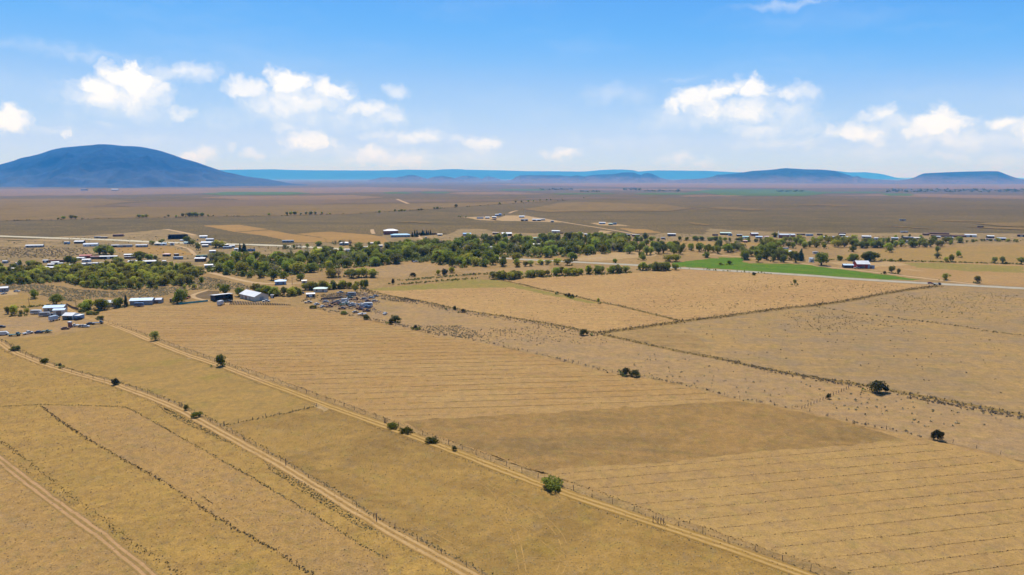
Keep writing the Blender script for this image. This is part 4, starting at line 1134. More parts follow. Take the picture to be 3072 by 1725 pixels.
# rows: zoom, x, y (foot of the front wall), width in that zoom's pixels, turn (deg), style, roof, wall, category, depth ratio, wall height, label or None
BL = [
    ('a3', 1150, 612, 385, -6, 'gable', 'pale blue', 'tan', 'house', .55, 2.9, 'long tan house with pale blue metal roof, nearest the crossroads on the left'),
    ('a3', 1265, 695, 225, -4, 'gable', 'pale blue', 'cream', 'workshop', .7, 3.6, 'short cream workshop with pale blue roof right in front of the long tan house'),
    ('a3', 60, 185, 190, 10, 'gable', 'white', 'grey', 'house', .7, 3.0, 'house with white roof cut off by the left edge above the yellow pasture'),
    ('a3', 2280, 512, 390, -4, 'gable', 'silver', 'cream', 'house', .5, 3.2, 'cream house with silver roof half hidden behind a row of tall leafy trees'),
    ('a4', 535, 612, 395, -5, 'gable', 'pale blue', 'grey', 'farm building', .5, 3.2, 'long grey farm building with pale blue metal roof beside the hay field'),
    ('a4', 832, 582, 180, -4, 'gable', 'silver', 'grey', 'shed', .8, 2.6, 'small grey shed with silver roof at the right end of the long farm building'),
    ('a4', 1150, 560, 110, 0, 'flat', 'brown', 'brown', 'shed', .6, 2.3, 'low brown shed tucked under the big tree by the teal fence'),
    ('a5', 1300, 222, 200, 8, 'hip', 'pale blue', 'blue', 'house', .8, 2.9, 'house with faceted pale blue roof in a bare sandy clearing'),
    ('a5', 1755, 200, 95, 0, 'gable', 'cream', 'cream', 'shed', .8, 2.4, 'tiny cream-roofed shed right of the house in the sandy clearing'),
    ('a5', 810, 300, 110, 0, 'gable', 'white', 'grey', 'shed', .6, 2.3, 'white-roofed shed among shrubs behind the white gabled barn'),
    ('a5', 2060, 365, 240, -3, 'hip', 'pale green', 'cream', 'house', .6, 2.7, 'house with pale green and white roof at the back of the scrapyard'),
    ('a5', 1880, 460, 160, 8, 'gable', 'white', 'dark', 'shed', .6, 2.3, 'dark shed with white roof in front of the pale green-roofed house'),
    ('a5', 1135, 478, 60, 0, 'flat', 'grey', 'dark', 'shed', .8, 2.0, 'little dark shed alone right of the white gabled barn'),
    ('a1', 735, 375, 330, -6, 'gable', 'white', 'grey', 'mobile home', .25, 2.6, 'long white-roofed mobile home standing alone in the left sage field'),
    ('a1', 1690, 292, 180, -4, 'gable', 'white', 'dark', 'house', .6, 2.7, None), ('a1', 1425, 302, 100, 0, 'flat', 'pale blue', 'blue', 'shed', .6, 2.6, None),
    ('a1', 1940, 352, 270, -3, 'gable', 'silver', 'white', 'house', .45, 2.8, None), ('a1', 2090, 178, 130, 0, 'flat', 'grey', 'grey', 'shed', .4, 2.3, None),
    ('a1', 2230, 182, 130, 0, 'flat', 'cream', 'brown', 'shed', .4, 2.2, None), ('a1', 2470, 372, 140, 0, 'gable', 'grey', 'dark', 'house', .5, 2.6, None),
    ('a1', 2330, 622, 340, -5, 'gable', 'white', 'dark', 'barn', .22, 2.8, 'long white-roofed row barn stretching right of the maroon sheds'),
    ('a1', 2060, 625, 210, -4, 'gable', 'maroon', 'brown', 'barn', .35, 2.6, 'maroon-roofed shed joined to the left end of the long white row barn'),
    ('a1', 1830, 605, 220, 0, 'gable', 'red', 'red', 'barn', .5, 2.8, 'rust red barn left of the maroon-roofed shed'),
    ('a1', 1300, 690, 440, -3, 'flat', 'maroon', 'brown', 'barn', .12, 2.0, 'very long low maroon shed behind the trees at the left village'),
    ('a1', 1725, 642, 150, -3, 'gable', 'white', 'white', 'shed', .5, 2.2, None), ('a1', 1850, 692, 150, -3, 'gable', 'white', 'white', 'house', .6, 2.6, None),
    ('a1', 1745, 782, 170, -3, 'gable', 'white', 'grey', 'house', .5, 2.6, None), ('a1', 1930, 764, 90, -3, 'gable', 'white', 'grey', 'shed', .6, 2.3, None),
    ('a1', 2040, 760, 110, -3, 'gable', 'white', 'grey', 'shed', .6, 2.3, None), ('a1', 2180, 750, 85, -3, 'gable', 'cream', 'grey', 'shed', .6, 2.3, None),
    ('a1', 1500, 795, 95, -3, 'gable', 'white', 'dark', 'shed', .7, 2.4, None), ('a1', 1190, 750, 140, 12, 'gable', 'white', 'grey', 'house', .6, 2.6, None),
    ('a1', 1295, 765, 95, 0, 'gable', 'silver', 'grey', 'shed', .6, 2.4, None), ('a1', 1090, 795, 130, 0, 'gable', 'white', 'dark', 'house', .6, 2.6, None),
    ('a1', 1065, 875, 200, -8, 'gable', 'white', 'dark', 'house', .6, 3.0, 'white-roofed house at the upper edge of the left tree belt'),
    ('a1', 290, 885, 95, 0, 'gable', 'cream', 'cream', 'house', .7, 2.6, None), ('a1', 480, 866, 85, 0, 'gable', 'white', 'cream', 'house', .7, 2.6, None),
    ('a1', 975, 702, 95, 0, 'gable', 'silver', 'dark', 'shed', .6, 2.4, None), ('a1', 100, 862, 45, 0, 'gable', 'white', 'white', 'shed', .8, 2.2, None),
    ('a1', 375, 755, 65, 0, 'flat', 'white', 'dark', 'shed', .6, 2.2, None), ('a1', 100, 716, 95, 0, 'gable', 'silver', 'grey', 'shed', .6, 2.3, None),
    ('a2', 1375, 268, 370, 2, 'shed', 'blue', 'dark', 'barn', .45, 5.0, 'wide barn with blue metal roof and dark open front above the village road'),
    ('a2', 100, 212, 200, 0, 'flat', 'maroon', 'brown', 'shed', .3, 2.8, 'long dark maroon shed above the village road'),
    ('a2', 1935, 245, 150, 0, 'gable', 'white', 'white', 'house', .5, 2.8, None), ('a2', 2065, 312, 150, 0, 'gable', 'silver', 'grey', 'house', .5, 2.8, None),
    ('a2', 2020, 402, 270, 3, 'gable', 'silver', 'grey', 'barn', .5, 3.6, None), ('a2', 1965, 442, 120, 6, 'gable', 'white', 'grey', 'house', .6, 2.8, None),
    ('a2', 1590, 376, 130, 0, 'gable', 'turquoise', 'white', 'mobile home', .4, 2.5, None), ('a2', 1480, 312, 95, 0, 'quonset', 'white', 'white', 'shed', .6, .6, None),
    ('a2', 950, 402, 120, 0, 'gable', 'cream', 'grey', 'house', .5, 2.6, None), ('a2', 1075, 402, 110, 0, 'hip', 'pale blue', 'white', 'house', .6, 2.6, None),
    ('a2', 1262, 402, 80, 0, 'flat', 'white', 'white', 'shed', .7, 3.2, None), ('a2', 600, 442, 220, 0, 'gable', 'grey', 'grey', 'house', .4, 2.7, None),
    ('a2', 240, 442, 280, 0, 'flat', 'grey', 'grey', 'barn', .3, 2.6, None), ('a2', 1128, 638, 140, 0, 'hip', 'pink', 'dark', 'house', .6, 2.5, None),
    ('a2', 1345, 632, 90, 0, 'flat', 'cream', 'brown', 'shed', .6, 2.4, None), ('a2', 1385, 702, 190, 0, 'flat', 'pale blue', 'grey', 'mobile home', .25, 2.6, None),
    ('a2', 330, 652, 170, -2, 'gable', 'white', 'brown', 'house', .5, 2.6, None), ('a2', 370, 688, 240, 4, 'flat', 'white', 'brown', 'barn', .2, 2.2, None),
    ('a2', 408, 802, 170, -2, 'gable', 'white', 'white', 'house', .5, 2.8, None), ('a2', 775, 802, 250, -2, 'gable', 'white', 'dark', 'house', .4, 2.8, None),
    ('a2', 1092, 782, 70, 0, 'gable', 'white', 'grey', 'shed', .7, 2.2, None), ('a2', 1855, 752, 205, -2, 'gable', 'white', 'brown', 'barn', .55, 3.4, None),
    ('a2', 1900, 668, 230, 0, 'flat', 'green', 'dark', 'barn', .25, 2.6, None), ('a2', 2190, 692, 140, 0, 'gable', 'cream', 'cream', 'house', .5, 2.6, None),
    ('a2', 2130, 572, 120, 10, 'gable', 'white', 'grey', 'house', .7, 2.8, None), ('a2', 2310, 442, 95, 0, 'gable', 'white', 'dark', 'house', .6, 2.6, None),
    ('a2', 2420, 432, 95, 0, 'gable', 'cream', 'dark', 'house', .6, 2.6, None), ('a2', 2450, 474, 180, 0, 'flat', 'pale blue', 'grey', 'mobile home', .3, 2.5, None),
    ('a2', 2050, 884, 160, 5, 'gable', 'white', 'grey', 'house', .6, 2.7, None), ('a2', 2172, 904, 95, 0, 'flat', 'white', 'grey', 'shed', .5, 2.2, None),
    ('a2', 140, 834, 100, 0, 'gable', 'white', 'brown', 'shed', .5, 2.3, None),
    ('b1', 1120, 306, 212, 0, 'flat', 'pale blue', 'grey', 'mobile home', .22, 2.7, 'pale blue mobile home alone above the road at the golden field'),
    ('b1', 405, 476, 140, 0, 'flat', 'dark grey', 'blue', 'mobile home', .3, 2.6, None), ('b1', 2200, 358, 165, 0, 'gable', 'white', 'blue', 'house', .5, 3.0, None),
    ('b1', 1935, 512, 120, -3, 'gable', 'white', 'dark', 'house', .5, 2.8, None), ('b1', 2300, 485, 130, 0, 'flat', 'white', 'white', 'mobile home', .3, 2.7, None),
    ('b1', 990, 574, 150, 0, 'gable', 'white', 'grey', 'house', .4, 2.5, None), ('b1', 1330, 553, 70, 0, 'flat', 'white', 'grey', 'shed', .5, 2.3, None),
    ('b1', 1450, 548, 130, -2, 'flat', 'cream', 'grey', 'mobile home', .3, 2.4, None), ('b1', 110, 602, 170, 0, 'gable', 'silver', 'grey', 'house', .5, 2.7, None),
    ('b1', 40, 405, 95, 0, 'gable', 'white', 'grey', 'house', .6, 2.6, None), ('b1', 122, 468, 70, 0, 'gable', 'pale blue', 'white', 'shed', .6, 2.6, None),
    ('b2', 605, 412, 270, 10, 'hip', 'white', 'brick', 'school', .7, 6.0, 'tall building with white faceted roof beside the long sky blue-roofed one'),
    ('b2', 785, 462, 365, 8, 'hip', 'sky blue', 'grey', 'school', .35, 3.4, 'long low building with sky blue roof'),
    ('b2', 1272, 492, 45, 0, 'flat', 'white', 'brown', 'shed', .7, 2.4, None), ('b2', 1545, 434, 90, 0, 'gable', 'cream', 'grey', 'shed', .5, 2.4, None),
    ('b2', 2070, 434, 150, 8, 'gable', 'blue', 'grey', 'house', .6, 3.0, 'house with deep blue roof on the bare slope right of the conifers'),
    ('b2', 1965, 518, 210, 4, 'flat', 'pale blue', 'dark', 'mobile home', .25, 2.8, 'long pale-roofed mobile home below the deep blue-roofed house'),
    ('b2', 1545, 588, 150, 0, 'gable', 'white', 'dark', 'house', .4, 2.7, None), ('b2', 1410, 604, 80, 0, 'gable', 'pale blue', 'grey', 'shed', .6, 2.5, None),
    ('b2', 230, 614, 90, 0, 'hip', 'white', 'grey', 'house', .6, 2.7, None), ('b2', 225, 684, 150, -4, 'gable', 'white', 'grey', 'house', .5, 2.6, None),
    ('b2', 388, 658, 100, 0, 'gable', 'cream', 'grey', 'house', .5, 2.5, None), ('b2', 517, 638, 60, 0, 'gable', 'white', 'dark', 'shed', .6, 2.4, None),
    ('b2', 955, 618, 80, 0, 'gable', 'white', 'dark', 'house', .6, 2.6, None), ('b2', 1185, 653, 60, 0, 'gable', 'white', 'dark', 'shed', .6, 2.4, None),
    ('b2', 105, 745, 110, 0, 'flat', 'cream', 'white', 'barn', .4, 6.0, 'blank white-walled building poking out of the grove below the village road'),
    ('b3', 130, 168, 130, 0, 'flat', 'white', 'blue', 'mobile home', .3, 3.0, 'white mobile home at the left end of the ranch out on the sage plain'),
    ('b3', 272, 168, 80, 0, 'gable', 'white', 'grey', 'house', .6, 3.0, None), ('b3', 402, 158, 80, 0, 'gable', 'white', 'grey', 'house', .6, 3.0, None),
    ('b3', 455, 112, 70, 0, 'gable', 'white', 'blue', 'house', .5, 3.2, None), ('b3', 516, 112, 50, 0, 'gable', 'bright blue', 'blue', 'shed', .8, 4.0, 'bright blue shed on the sage plain ranch'),
    ('b3', 935, 148, 100, 0, 'gable', 'pale blue', 'grey', 'house', .5, 3.0, 'pale house at the foot of the tall radio mast'), ('b3', 990, 212, 130, 0, 'gable', 'dark grey', 'dark', 'barn', .4, 3.0, None),
    ('b3', 1222, 212, 160, 0, 'gable', 'silver', 'dark', 'barn', .35, 3.0, None), ('b3', 1346, 203, 80, 0, 'gable', 'grey', 'grey', 'house', .5, 2.8, None),
    ('b3', 1527, 236, 60, 0, 'flat', 'pale blue', 'grey', 'shed', .6, 2.6, None), ('b3', 2490, 272, 120, 0, 'gable', 'white', 'navy' if False else 'blue', 'house', .4, 2.8, 'white-roofed blue house on a sandy pad beside the dirt road across the plain'),
    ('b3', 650, 502, 190, 8, 'gable', 'white', 'dark', 'barn', .6, 3.6, 'white-roofed barn with dark walls on the bare slope behind the grove'), ('b3', 1590, 438, 150, 0, 'gable', 'white', 'pink' if False else 'cream', 'house', .4, 2.8, None),
    ('b3', 1645, 458, 190, 0, 'flat', 'brown', 'brown', 'shed', .2, 1.8, None), ('b3', 430, 472, 120, 0, 'gable', 'brown', 'brown', 'shed', .5, 2.6, None),
    ('b3', 1212, 578, 100, 0, 'gable', 'green', 'dark', 'house', .5, 2.8, 'green-roofed house at the back edge of the dense grove'), ('b3', 1012, 594, 140, -3, 'gable', 'white', 'dark', 'house', .4, 2.7, None),
    ('b3', 700, 603, 60, 0, 'flat', 'pale blue', 'grey', 'shed', .6, 2.5, None), ('b3', 1262, 745, 210, 0, 'gable', 'cream', 'dark', 'barn', .5, 5.0, 'tin-roofed barn standing in the middle of the dense grove'),
    ('b3', 320, 778, 110, 0, 'gable', 'white', 'white', 'house', .5, 4.2, 'white house glimpsed between the crowns of the dense grove'), ('b3', 2302, 534, 90, 0, 'gable', 'pale blue', 'grey', 'house', .6, 2.8, None),
    ('b3', 2200, 503, 110, 0, 'gable', 'grey', 'dark', 'barn', .5, 2.8, None), ('b3', 2050, 484, 130, 0, 'gable', 'silver', 'dark', 'barn', .4, 2.8, None),
    ('b4', 205, 228, 80, 0, 'hip', 'pale green', 'green', 'house', .7, 3.0, 'pale green house left of the small blue house on the sage plain'), ('b4', 285, 218, 70, 0, 'flat', 'blue', 'blue', 'house', .6, 3.0, 'small blue house on a sandy pad of the sage plain'),
    ('b4', 510, 454, 140, 0, 'gable', 'dark grey', 'dark', 'barn', .5, 3.4, None), ('b4', 700, 448, 150, 0, 'flat', 'white', 'pink' if False else 'brick', 'barn', .3, 2.8, None),
    ('b4', 742, 503, 90, 0, 'gable', 'silver', 'dark', 'house', .6, 2.6, None), ('b4', 1385, 437, 150, 0, 'gable', 'white', 'dark', 'house', .4, 3.0, 'white-roofed dark house alone on the bare slope behind the small orchard row'),
    ('b4', 1220, 503, 80, 0, 'flat', 'white', 'grey', 'shed', .5, 2.5, None), ('b4', 2430, 417, 200, 0, 'gable', 'pale green', 'dark', 'house', .4, 2.9, None),
    ('b4', 2520, 434, 70, 0, 'flat', 'dark grey', 'blue', 'shed', .6, 2.6, None), ('b4', 2230, 433, 100, 0, 'flat', 'brown', 'brown', 'shed', .4, 2.2, None),
    ('b5', 1170, 284, 290, 6, 'gable', 'silver', 'brick', 'church', .4, 4.6, 'long brick building with blue-grey metal roof and white gable at one end'),
    ('b5', 545, 243, 130, 8, 'gable', 'white', 'maroon' if False else 'brick', 'barn', .7, 3.4, 'white-roofed barn with dark red end wall left of the long brick building'), ('b5', 250, 253, 95, 0, 'gable', 'grey', 'dark', 'house', .5, 2.6, None),
    ('b5', 365, 293, 110, 0, 'gable', 'turquoise', 'white', 'house', .5, 2.6, None), ('b5', 625, 293, 120, 0, 'gable', 'pale blue', 'grey', 'house', .5, 2.6, None),
    ('b5', 772, 293, 80, 8, 'gable', 'pink', 'cream', 'house', .6, 2.8, None), ('b5', 1605, 243, 130, 0, 'flat', 'white', 'blue', 'mobile home', .3, 2.6, None),
    ('b5', 1440, 231, 150, 0, 'flat', 'dark grey', 'brown', 'shed', .2, 2.0, None), ('b5', 1800, 232, 100, 0, 'flat', 'dark grey', 'brown', 'shed', .25, 2.2, None),
    ('b5', 1900, 293, 120, 0, 'gable', 'white', 'dark', 'house', .4, 2.6, None), ('b5', 2230, 218, 130, 0, 'flat', 'brown', 'brown', 'shed', .3, 2.4, None),
    ('b5', 2232, 254, 100, 0, 'gable', 'white', 'dark', 'house', .5, 2.8, None), ('b5', 2120, 293, 130, 0, 'gable', 'grey', 'grey', 'house', .4, 2.6, None),
    ('b5', 2290, 298, 110, 0, 'gable', 'silver', 'dark', 'house', .5, 2.6, None), ('b5', 2450, 303, 120, 0, 'gable', 'grey', 'dark', 'barn', .5, 2.6, None),
    ('b5', 1140, 527, 100, 0, 'gable', 'navy', 'dark', 'shed', .5, 2.8, 'navy-roofed shed behind the white curved-roof barn'), ('b5', 1182, 602, 180, 6, 'quonset', 'white', 'white', 'barn', .75, .8, 'white curved-roof barn behind the trees of the alfalfa field'),
    ('b5', 360, 372, 70, 0, 'gable', 'pink', 'brick', 'shed', .6, 2.4, None), ('b5', 1642, 752, 85, 0, 'gable', 'pale blue', 'white', 'house', .7, 4.0, 'white house wall left of the big round tree by the gravel road'),
    ('b6', 150, 682, 185, 8, 'gable', 'white', 'red', 'barn', .9, 4.4, 'red-fronted barn with steep white roof beside the gravel road'),
    ('b6', 268, 684, 95, 4, 'shed', 'pale blue', 'blue', 'barn', .6, 2.6, 'pale blue lean-to at the right side of the red-fronted barn'),
    ('E', 810, 550, 92, 5, 'gable', 'pale blue', 'dark', 'house', .6, 2.8, 'low dark house with pale blue roof left of the red-fronted barn'), ('E', 880, 515, 34, 0, 'flat', 'dark grey', 'brown', 'shed', .8, 3.0, 'small black shed behind the red-fronted barn'),
    ('b6', 200, 228, 120, 0, 'gable', 'white', 'grey', 'house', .5, 3.0, None), ('b6', 850, 238, 170, 0, 'flat', 'silver', 'dark', 'mobile home', .25, 2.7, None),
    ('b6', 970, 243, 100, 0, 'gable', 'cream', 'white', 'shed', .5, 2.4, None), ('b6', 1105, 183, 80, 0, 'gable', 'brown', 'brown', 'shed', .5, 2.6, None),
    ('b6', 1290, 168, 280, 0, 'flat', 'maroon', 'brown', 'barn', .15, 2.0, 'long low brown shed furthest back in the village on the right'), ('b6', 1772, 208, 150, 0, 'gable', 'white', 'white', 'barn', .4, 3.2, 'large white barn at the end of the long maroon corral sheds'),
    ('b6', 1440, 205, 470, 2, 'flat', 'maroon', 'brown', 'barn', .08, 2.2, 'very long maroon corral shed left of the large white barn'), ('b6', 1280, 223, 65, 0, 'gable', 'white', 'grey', 'shed', .6, 2.4, None),
    ('b6', 1445, 238, 110, 0, 'gable', 'grey', 'grey', 'house', .4, 2.5, None), ('b6', 2075, 222, 90, 0, 'gable', 'white', 'dark', 'house', .6, 2.8, None),
    ('b6', 2240, 254, 110, 0, 'gable', 'silver', 'dark', 'house', .5, 2.6, None), ('b6', 1920, 67, 80, 0, 'flat', 'dark grey', 'brown', 'shed', .4, 2.8, 'dark shed alone on the sage plain at the right'),
    ('b6', 2535, 203, 95, 0, 'flat', 'maroon', 'dark', 'barn', .5, 2.8, None), ('b6', 810, 293, 80, 6, 'gable', 'white', 'white', 'house', .6, 2.6, None),
    ('b6', 770, 143, 100, 0, 'flat', 'silver', 'grey', 'shed', .3, 2.2, None), ('b6', 20, 233, 60, 0, 'gable', 'dark grey', 'dark', 'shed', .6, 2.6, None),
    ('b6', 350, 248, 60, 0, 'gable', 'white', 'blue', 'shed', .6, 2.4, None), ('b6', 2050, 257, 90, 0, 'flat', 'pink', 'cream', 'mobile home', .3, 2.4, None),
    ('b6', 2170, 263, 80, 0, 'flat', 'cream', 'cream', 'mobile home', .3, 2.4, None), ('b6', 625, 248, 90, 0, 'gable', 'silver', 'green', 'house', .5, 2.6, None),
    ('w', 1660, 458, 40, 0, 'flat', 'grey', 'grey', 'shed', .5, 3.0, 'pale shed far out on the sage plain at the right'),
    ('u', 635, 431, 45, 0, 'gable', 'dark grey', 'grey', 'barn', .5, 12.0, 'dark-roofed barn on the flats at the foot of the blue mountain'),
    ('u', 865, 432, 45, 0, 'gable', 'white', 'grey', 'barn', .5, 12.0, 'white-roofed barn on the flats at the foot of the blue mountain'),
]
NAME_OF = {'house': 'house', 'shed': 'shed', 'barn': 'barn', 'mobile home': 'mobile_home', 'workshop': 'workshop', 'farm building': 'farm_building', 'school': 'long_building', 'church': 'brick_building'}
ORD = ['first', 'second', 'third', 'fourth', 'fifth', 'sixth', 'seventh', 'eighth', 'ninth', 'tenth', 'eleventh', 'twelfth', 'thirteenth', 'fourteenth', 'fifteenth']
LANDMARK = [(pz('a1', 735, 375), 'lone white mobile home'), (pz('a1', 2330, 622), 'long white row barn'), (pz('a2', 1375, 268), 'blue-roofed open barn'), (pz('a2', 1855, 752), None),
            (pz('b1', 1120, 306), 'mobile home at the golden field'), (pz('b2', 785, 462), 'sky blue-roofed building'), (pz('b3', 650, 502), 'dark-walled barn behind the grove'),
            (pz('b3', 935, 148), 'house at the radio mast'), (pz('b4', 1385, 437), 'lone dark house behind the orchard row'), (pz('b5', 1170, 284), 'brick building'), (pz('b6', 1772, 208), 'large white corral barn')]
LANDMARK = [(np.array(p), s) for p, s in LANDMARK if s]


def auto_labels():
    """Minor buildings: roof, kind, and how many buildings along from the nearest landmark they stand."""
    todo = {}
    for i, b in enumerate(BL):
        if b[11] is None:
            p = np.array(pz(b[0], b[1], b[2]))
            k = min(range(len(LANDMARK)), key=lambda q: abs(LANDMARK[q][0][0] - p[0]) + 2.5 * abs(LANDMARK[q][0][1] - p[1]))
            d = p - LANDMARK[k][0]
            side = ('left of' if d[0] < 0 else 'right of') if abs(d[0]) > 1.2 * abs(d[1]) else ('below' if d[1] > 0 else 'above')
            todo.setdefault((k, side, b[6], b[8]), []).append((float(np.linalg.norm(d)), i))
    out = {}
    for (k, side, roof, cat), lst in todo.items():
        for n, (_, i) in enumerate(sorted(lst)):
            o = (ORD[n] + ' such ' + cat + ' ') if len(lst) > 1 else ''
            out[i] = f"{roof}-roofed {cat} {side} the {LANDMARK[k][1]}" if len(lst) == 1 else f"{roof}-roofed {cat}, {ORD[n]} one {side} the {LANDMARK[k][1]}"
    return out


AUTO = auto_labels()
for i, (z, x, y, wpx, rot, style, roof, wall, cat, ratio, hw, label) in enumerate(BL):
    p = place(*pz(z, x, y))
    L = wpx / ZOOM[z][2] * forward_dist(p) / FOC
    W = float(np.clip(L * ratio, 2.6, 26))
    rz = R(rot) - 0.5 * math.atan2(p[0], p[1]) + (R(random.uniform(-13, 13)) if label is None else 0)
    c = p + np.array([-math.sin(rz), math.cos(rz), 0]) * W * 0.5
    c[2] = float(ground_z(math.hypot(c[0], c[1]))) + (0.3 if math.hypot(c[0], c[1]) < 2000 else 0.9) - 0.25
    if z in ('u',): c[2] += 0.5
    building(NAME_OF[cat], label or AUTO[i], cat, c, rz, L, W, hw, style, roof, wall,
             group='village buildings' if label is None else None, pitch=0.5 if 'steep' in (label or '') else 0.32,
             front_open=(style == 'shed' and roof == 'blue'), detail=math.hypot(c[0], c[1]) < 1900)
    if cat == 'church':
        t = bpy.data.objects[[o.name for o in COL.objects if o.name.startswith('brick_building')][-1]]
        Bag().box(-L / 2 - 0.9, -L / 2 - 0.48, -1.6, 1.6, 0, hw + 4.2).box(-L / 2 - 0.85, -L / 2 - 0.53, -0.7, 0.7, hw + 4.203, hw + 5.6).obj('gable_front', wall_mat('white'), t)
        Bag().box(L * 0.12, L * 0.12 + 1.6, -W / 2 - 0.5, -W / 2 + 0.3, 0, hw + 1.4).obj('entrance_bay', wall_mat('white'), t)


# the three big farm buildings at the head of the hay field, built to measure
def at(z, x, y):
    p = place(*pz(z, x, y)); p[2] = 0.05
    return p


def between(z, a, b):
    """Corner points on the ground -> centre, length and turn of a building's front edge."""
    A, B = at(z, *a), at(z, *b)
    return (A + B) / 2, float(np.linalg.norm((B - A)[:2])), math.atan2(B[1] - A[1], B[0] - A[0])


m, L, rz = between('a4', (1965, 545), (2315, 505))
n = np.array([-math.sin(rz), math.cos(rz), 0])
m2, L2, rz2 = between('a4', (1893, 530), (1965, 545))
building('pole_barn', 'open pole barn with white mono-pitch roof and black interior by the hay field', 'barn', m + n * 5, rz, L, 10, 3.4, 'shed', 'white', 'dark', pitch=0.22, front_open=True)
m, L, rz = between('a5', (515, 478), (800, 545))
n = np.array([-math.sin(rz), math.cos(rz), 0])
t = building('gabled_barn', 'white metal barn with pale gable end right of the open pole barn', 'barn', m + n * 5.5, rz, L, 11, 3.4, 'gable', 'white', 'cream', pitch=0.42, detail=False)
Bag().box(L / 2 - 0.02, L / 2 + 0.05, -1.5, 1.5, 0.05, 2.9).obj('door', wall_mat('grey'), t)
for k in range(3):
    x = -L / 2 + L * (k + 0.7) / 4
    Bag().box(x - 0.9, x + 0.9, -5.55, -5.48, 0.05, 2.6).obj('door', wall_mat('brick' if k == 1 else 'tan'), t)
m, L, rz = between('a3', (1340, 785), (1545, 790))
n = np.array([-math.sin(rz), math.cos(rz), 0])
t = building('garage', 'white-roofed open garage with pale side bay nearest the track junction', 'garage', m + n * 3.6, rz + R(4), L, 7.2, 2.7, 'gable', 'white', 'white', pitch=0.36, front_open=True)
Bag().box(L / 2 + 0.02, L / 2 + 3.6, -2.6, 2.8, 0, 2.5).obj('side_bay', wall_mat('blue'), t)
Bag().box(L / 2 + 0.02, L / 2 + 3.8, -2.8, 3.0, 2.503, 2.65).obj('side_roof', roof_mat('white'), t)


def row_shed(z, a, b, roof, wall, label):
    pass


# ------------------------------------------------------------------ vehicles
CAR_COL = {'white': (0.50, 0.50, 0.49), 'silver': (0.30, 0.30, 0.30), 'dark blue': (0.02, 0.04, 0.10), 'black': (0.015, 0.015, 0.017), 'rust': (0.15, 0.085, 0.055), 'green': (0.07, 0.12, 0.07),
           'red': (0.22, 0.02, 0.02), 'tan': (0.40, 0.33, 0.24), 'blue': (0.05, 0.09, 0.17), 'grey': (0.16, 0.16, 0.17), 'pale blue': (0.36, 0.42, 0.48)}
_cm = {}


def paint(c):
    if c not in _cm:
        _cm[c] = plain_mat(c.replace(' ', '_') + '_car_paint', CAR_COL[c], rough=0.35 if c != 'rust' else 0.85, spec=0.5 if c != 'rust' else 0.1, vary=0.15, scale=1.2)
    return _cm[c]


def extrude_profile(pr, w, inset=0.0):
    n = len(pr)
    zt = max(p[1] for p in pr)
    v = []
    for s in (-1, 1):
        for x, z in pr:
            k = inset * max(0.0, (z - pr[0][1]) / max(1e-6, zt - pr[0][1]))
            v.append((x, s * (w / 2 - k), z))
    f = [tuple(range(n - 1, -1, -1)), tuple(range(n, 2 * n))]
    for i in range(n):
        j = (i + 1) % n
        f.append((i, j, n + j, n + i))
    return v, f


SHAPES = {
    'car': dict(body=[(-2.2, .35), (2.2, .35), (2.25, .7), (2.1, .85), (1.0, .95), (-1.7, 1.0), (-2.25, .9)], glass=[(-1.75, .98), (1.05, .94), (.45, 1.42), (-1.1, 1.46)], w=1.75, wx=1.4, wr=.33, roof=(-1.1, .45, 1.44)),
    'suv': dict(body=[(-2.3, .4), (2.3, .4), (2.35, .95), (2.2, 1.08), (1.15, 1.15), (-2.3, 1.15)], glass=[(-2.25, 1.14), (1.2, 1.13), (.6, 1.74), (-2.05, 1.78)], w=1.85, wx=1.45, wr=.38, roof=(-2.0, .6, 1.76)),
    'pickup': dict(body=[(-2.7, .45), (2.7, .45), (2.75, 1.0), (2.6, 1.1), (1.45, 1.15), (-.55, 1.15), (-.6, 1.05), (-2.75, 1.05)], glass=[(-.55, 1.14), (1.5, 1.13), (.95, 1.75), (-.4, 1.78)], w=1.9, wx=1.75, wr=.4, roof=(-.4, .95, 1.76)),
    'van': dict(body=[(-2.6, .4), (2.6, .4), (2.65, 1.0), (2.2, 1.25), (1.7, 2.0), (1.4, 2.1), (-2.6, 2.1)], glass=[(1.0, 1.26), (2.12, 1.26), (1.68, 1.95), (1.0, 1.95)], w=1.95, wx=1.7, wr=.36, roof=(-2.5, 1.4, 2.1)),
    'camper_trailer': dict(body=[(-3.2, .55), (3.2, .55), (3.3, 1.2), (2.9, 2.5), (2.5, 2.7), (-3.0, 2.7), (-3.25, 2.4)], glass=[(-2.4, 1.4), (1.8, 1.4), (1.8, 2.0), (-2.4, 2.0)], w=2.3, wx=.45, wr=.34, roof=(-2.9, 2.4, 2.7)),
    'box_truck': dict(body=[(-3.4, .7), (1.3, .7), (1.3, 3.3), (-3.4, 3.3)], glass=[(1.4, 1.5), (2.9, 1.5), (2.5, 2.3), (1.4, 2.3)], w=2.3, wx=2.0, wr=.45, roof=(1.4, 2.5, 2.3)),
    'flatbed_truck': dict(body=[(-3.2, .75), (3.0, .75), (3.0, 1.3), (2.4, 1.4), (1.2, 1.4), (1.1, 1.0), (-3.2, 1.0)], glass=[(1.2, 1.4), (2.4, 1.4), (2.0, 2.1), (1.2, 2.15)], w=2.1, wx=2.0, wr=.45, roof=(1.2, 2.0, 2.12)),
    'boat_trailer': dict(body=[(-2.6, .8), (1.8, .6), (3.0, 1.3), (-2.6, 1.35)], glass=[(-.2, 1.35), (.8, 1.35), (.4, 1.8), (-.2, 1.8)], w=1.9, wx=.5, wr=.3, roof=(-.2, .4, 1.8)),
}
_vproto = {}


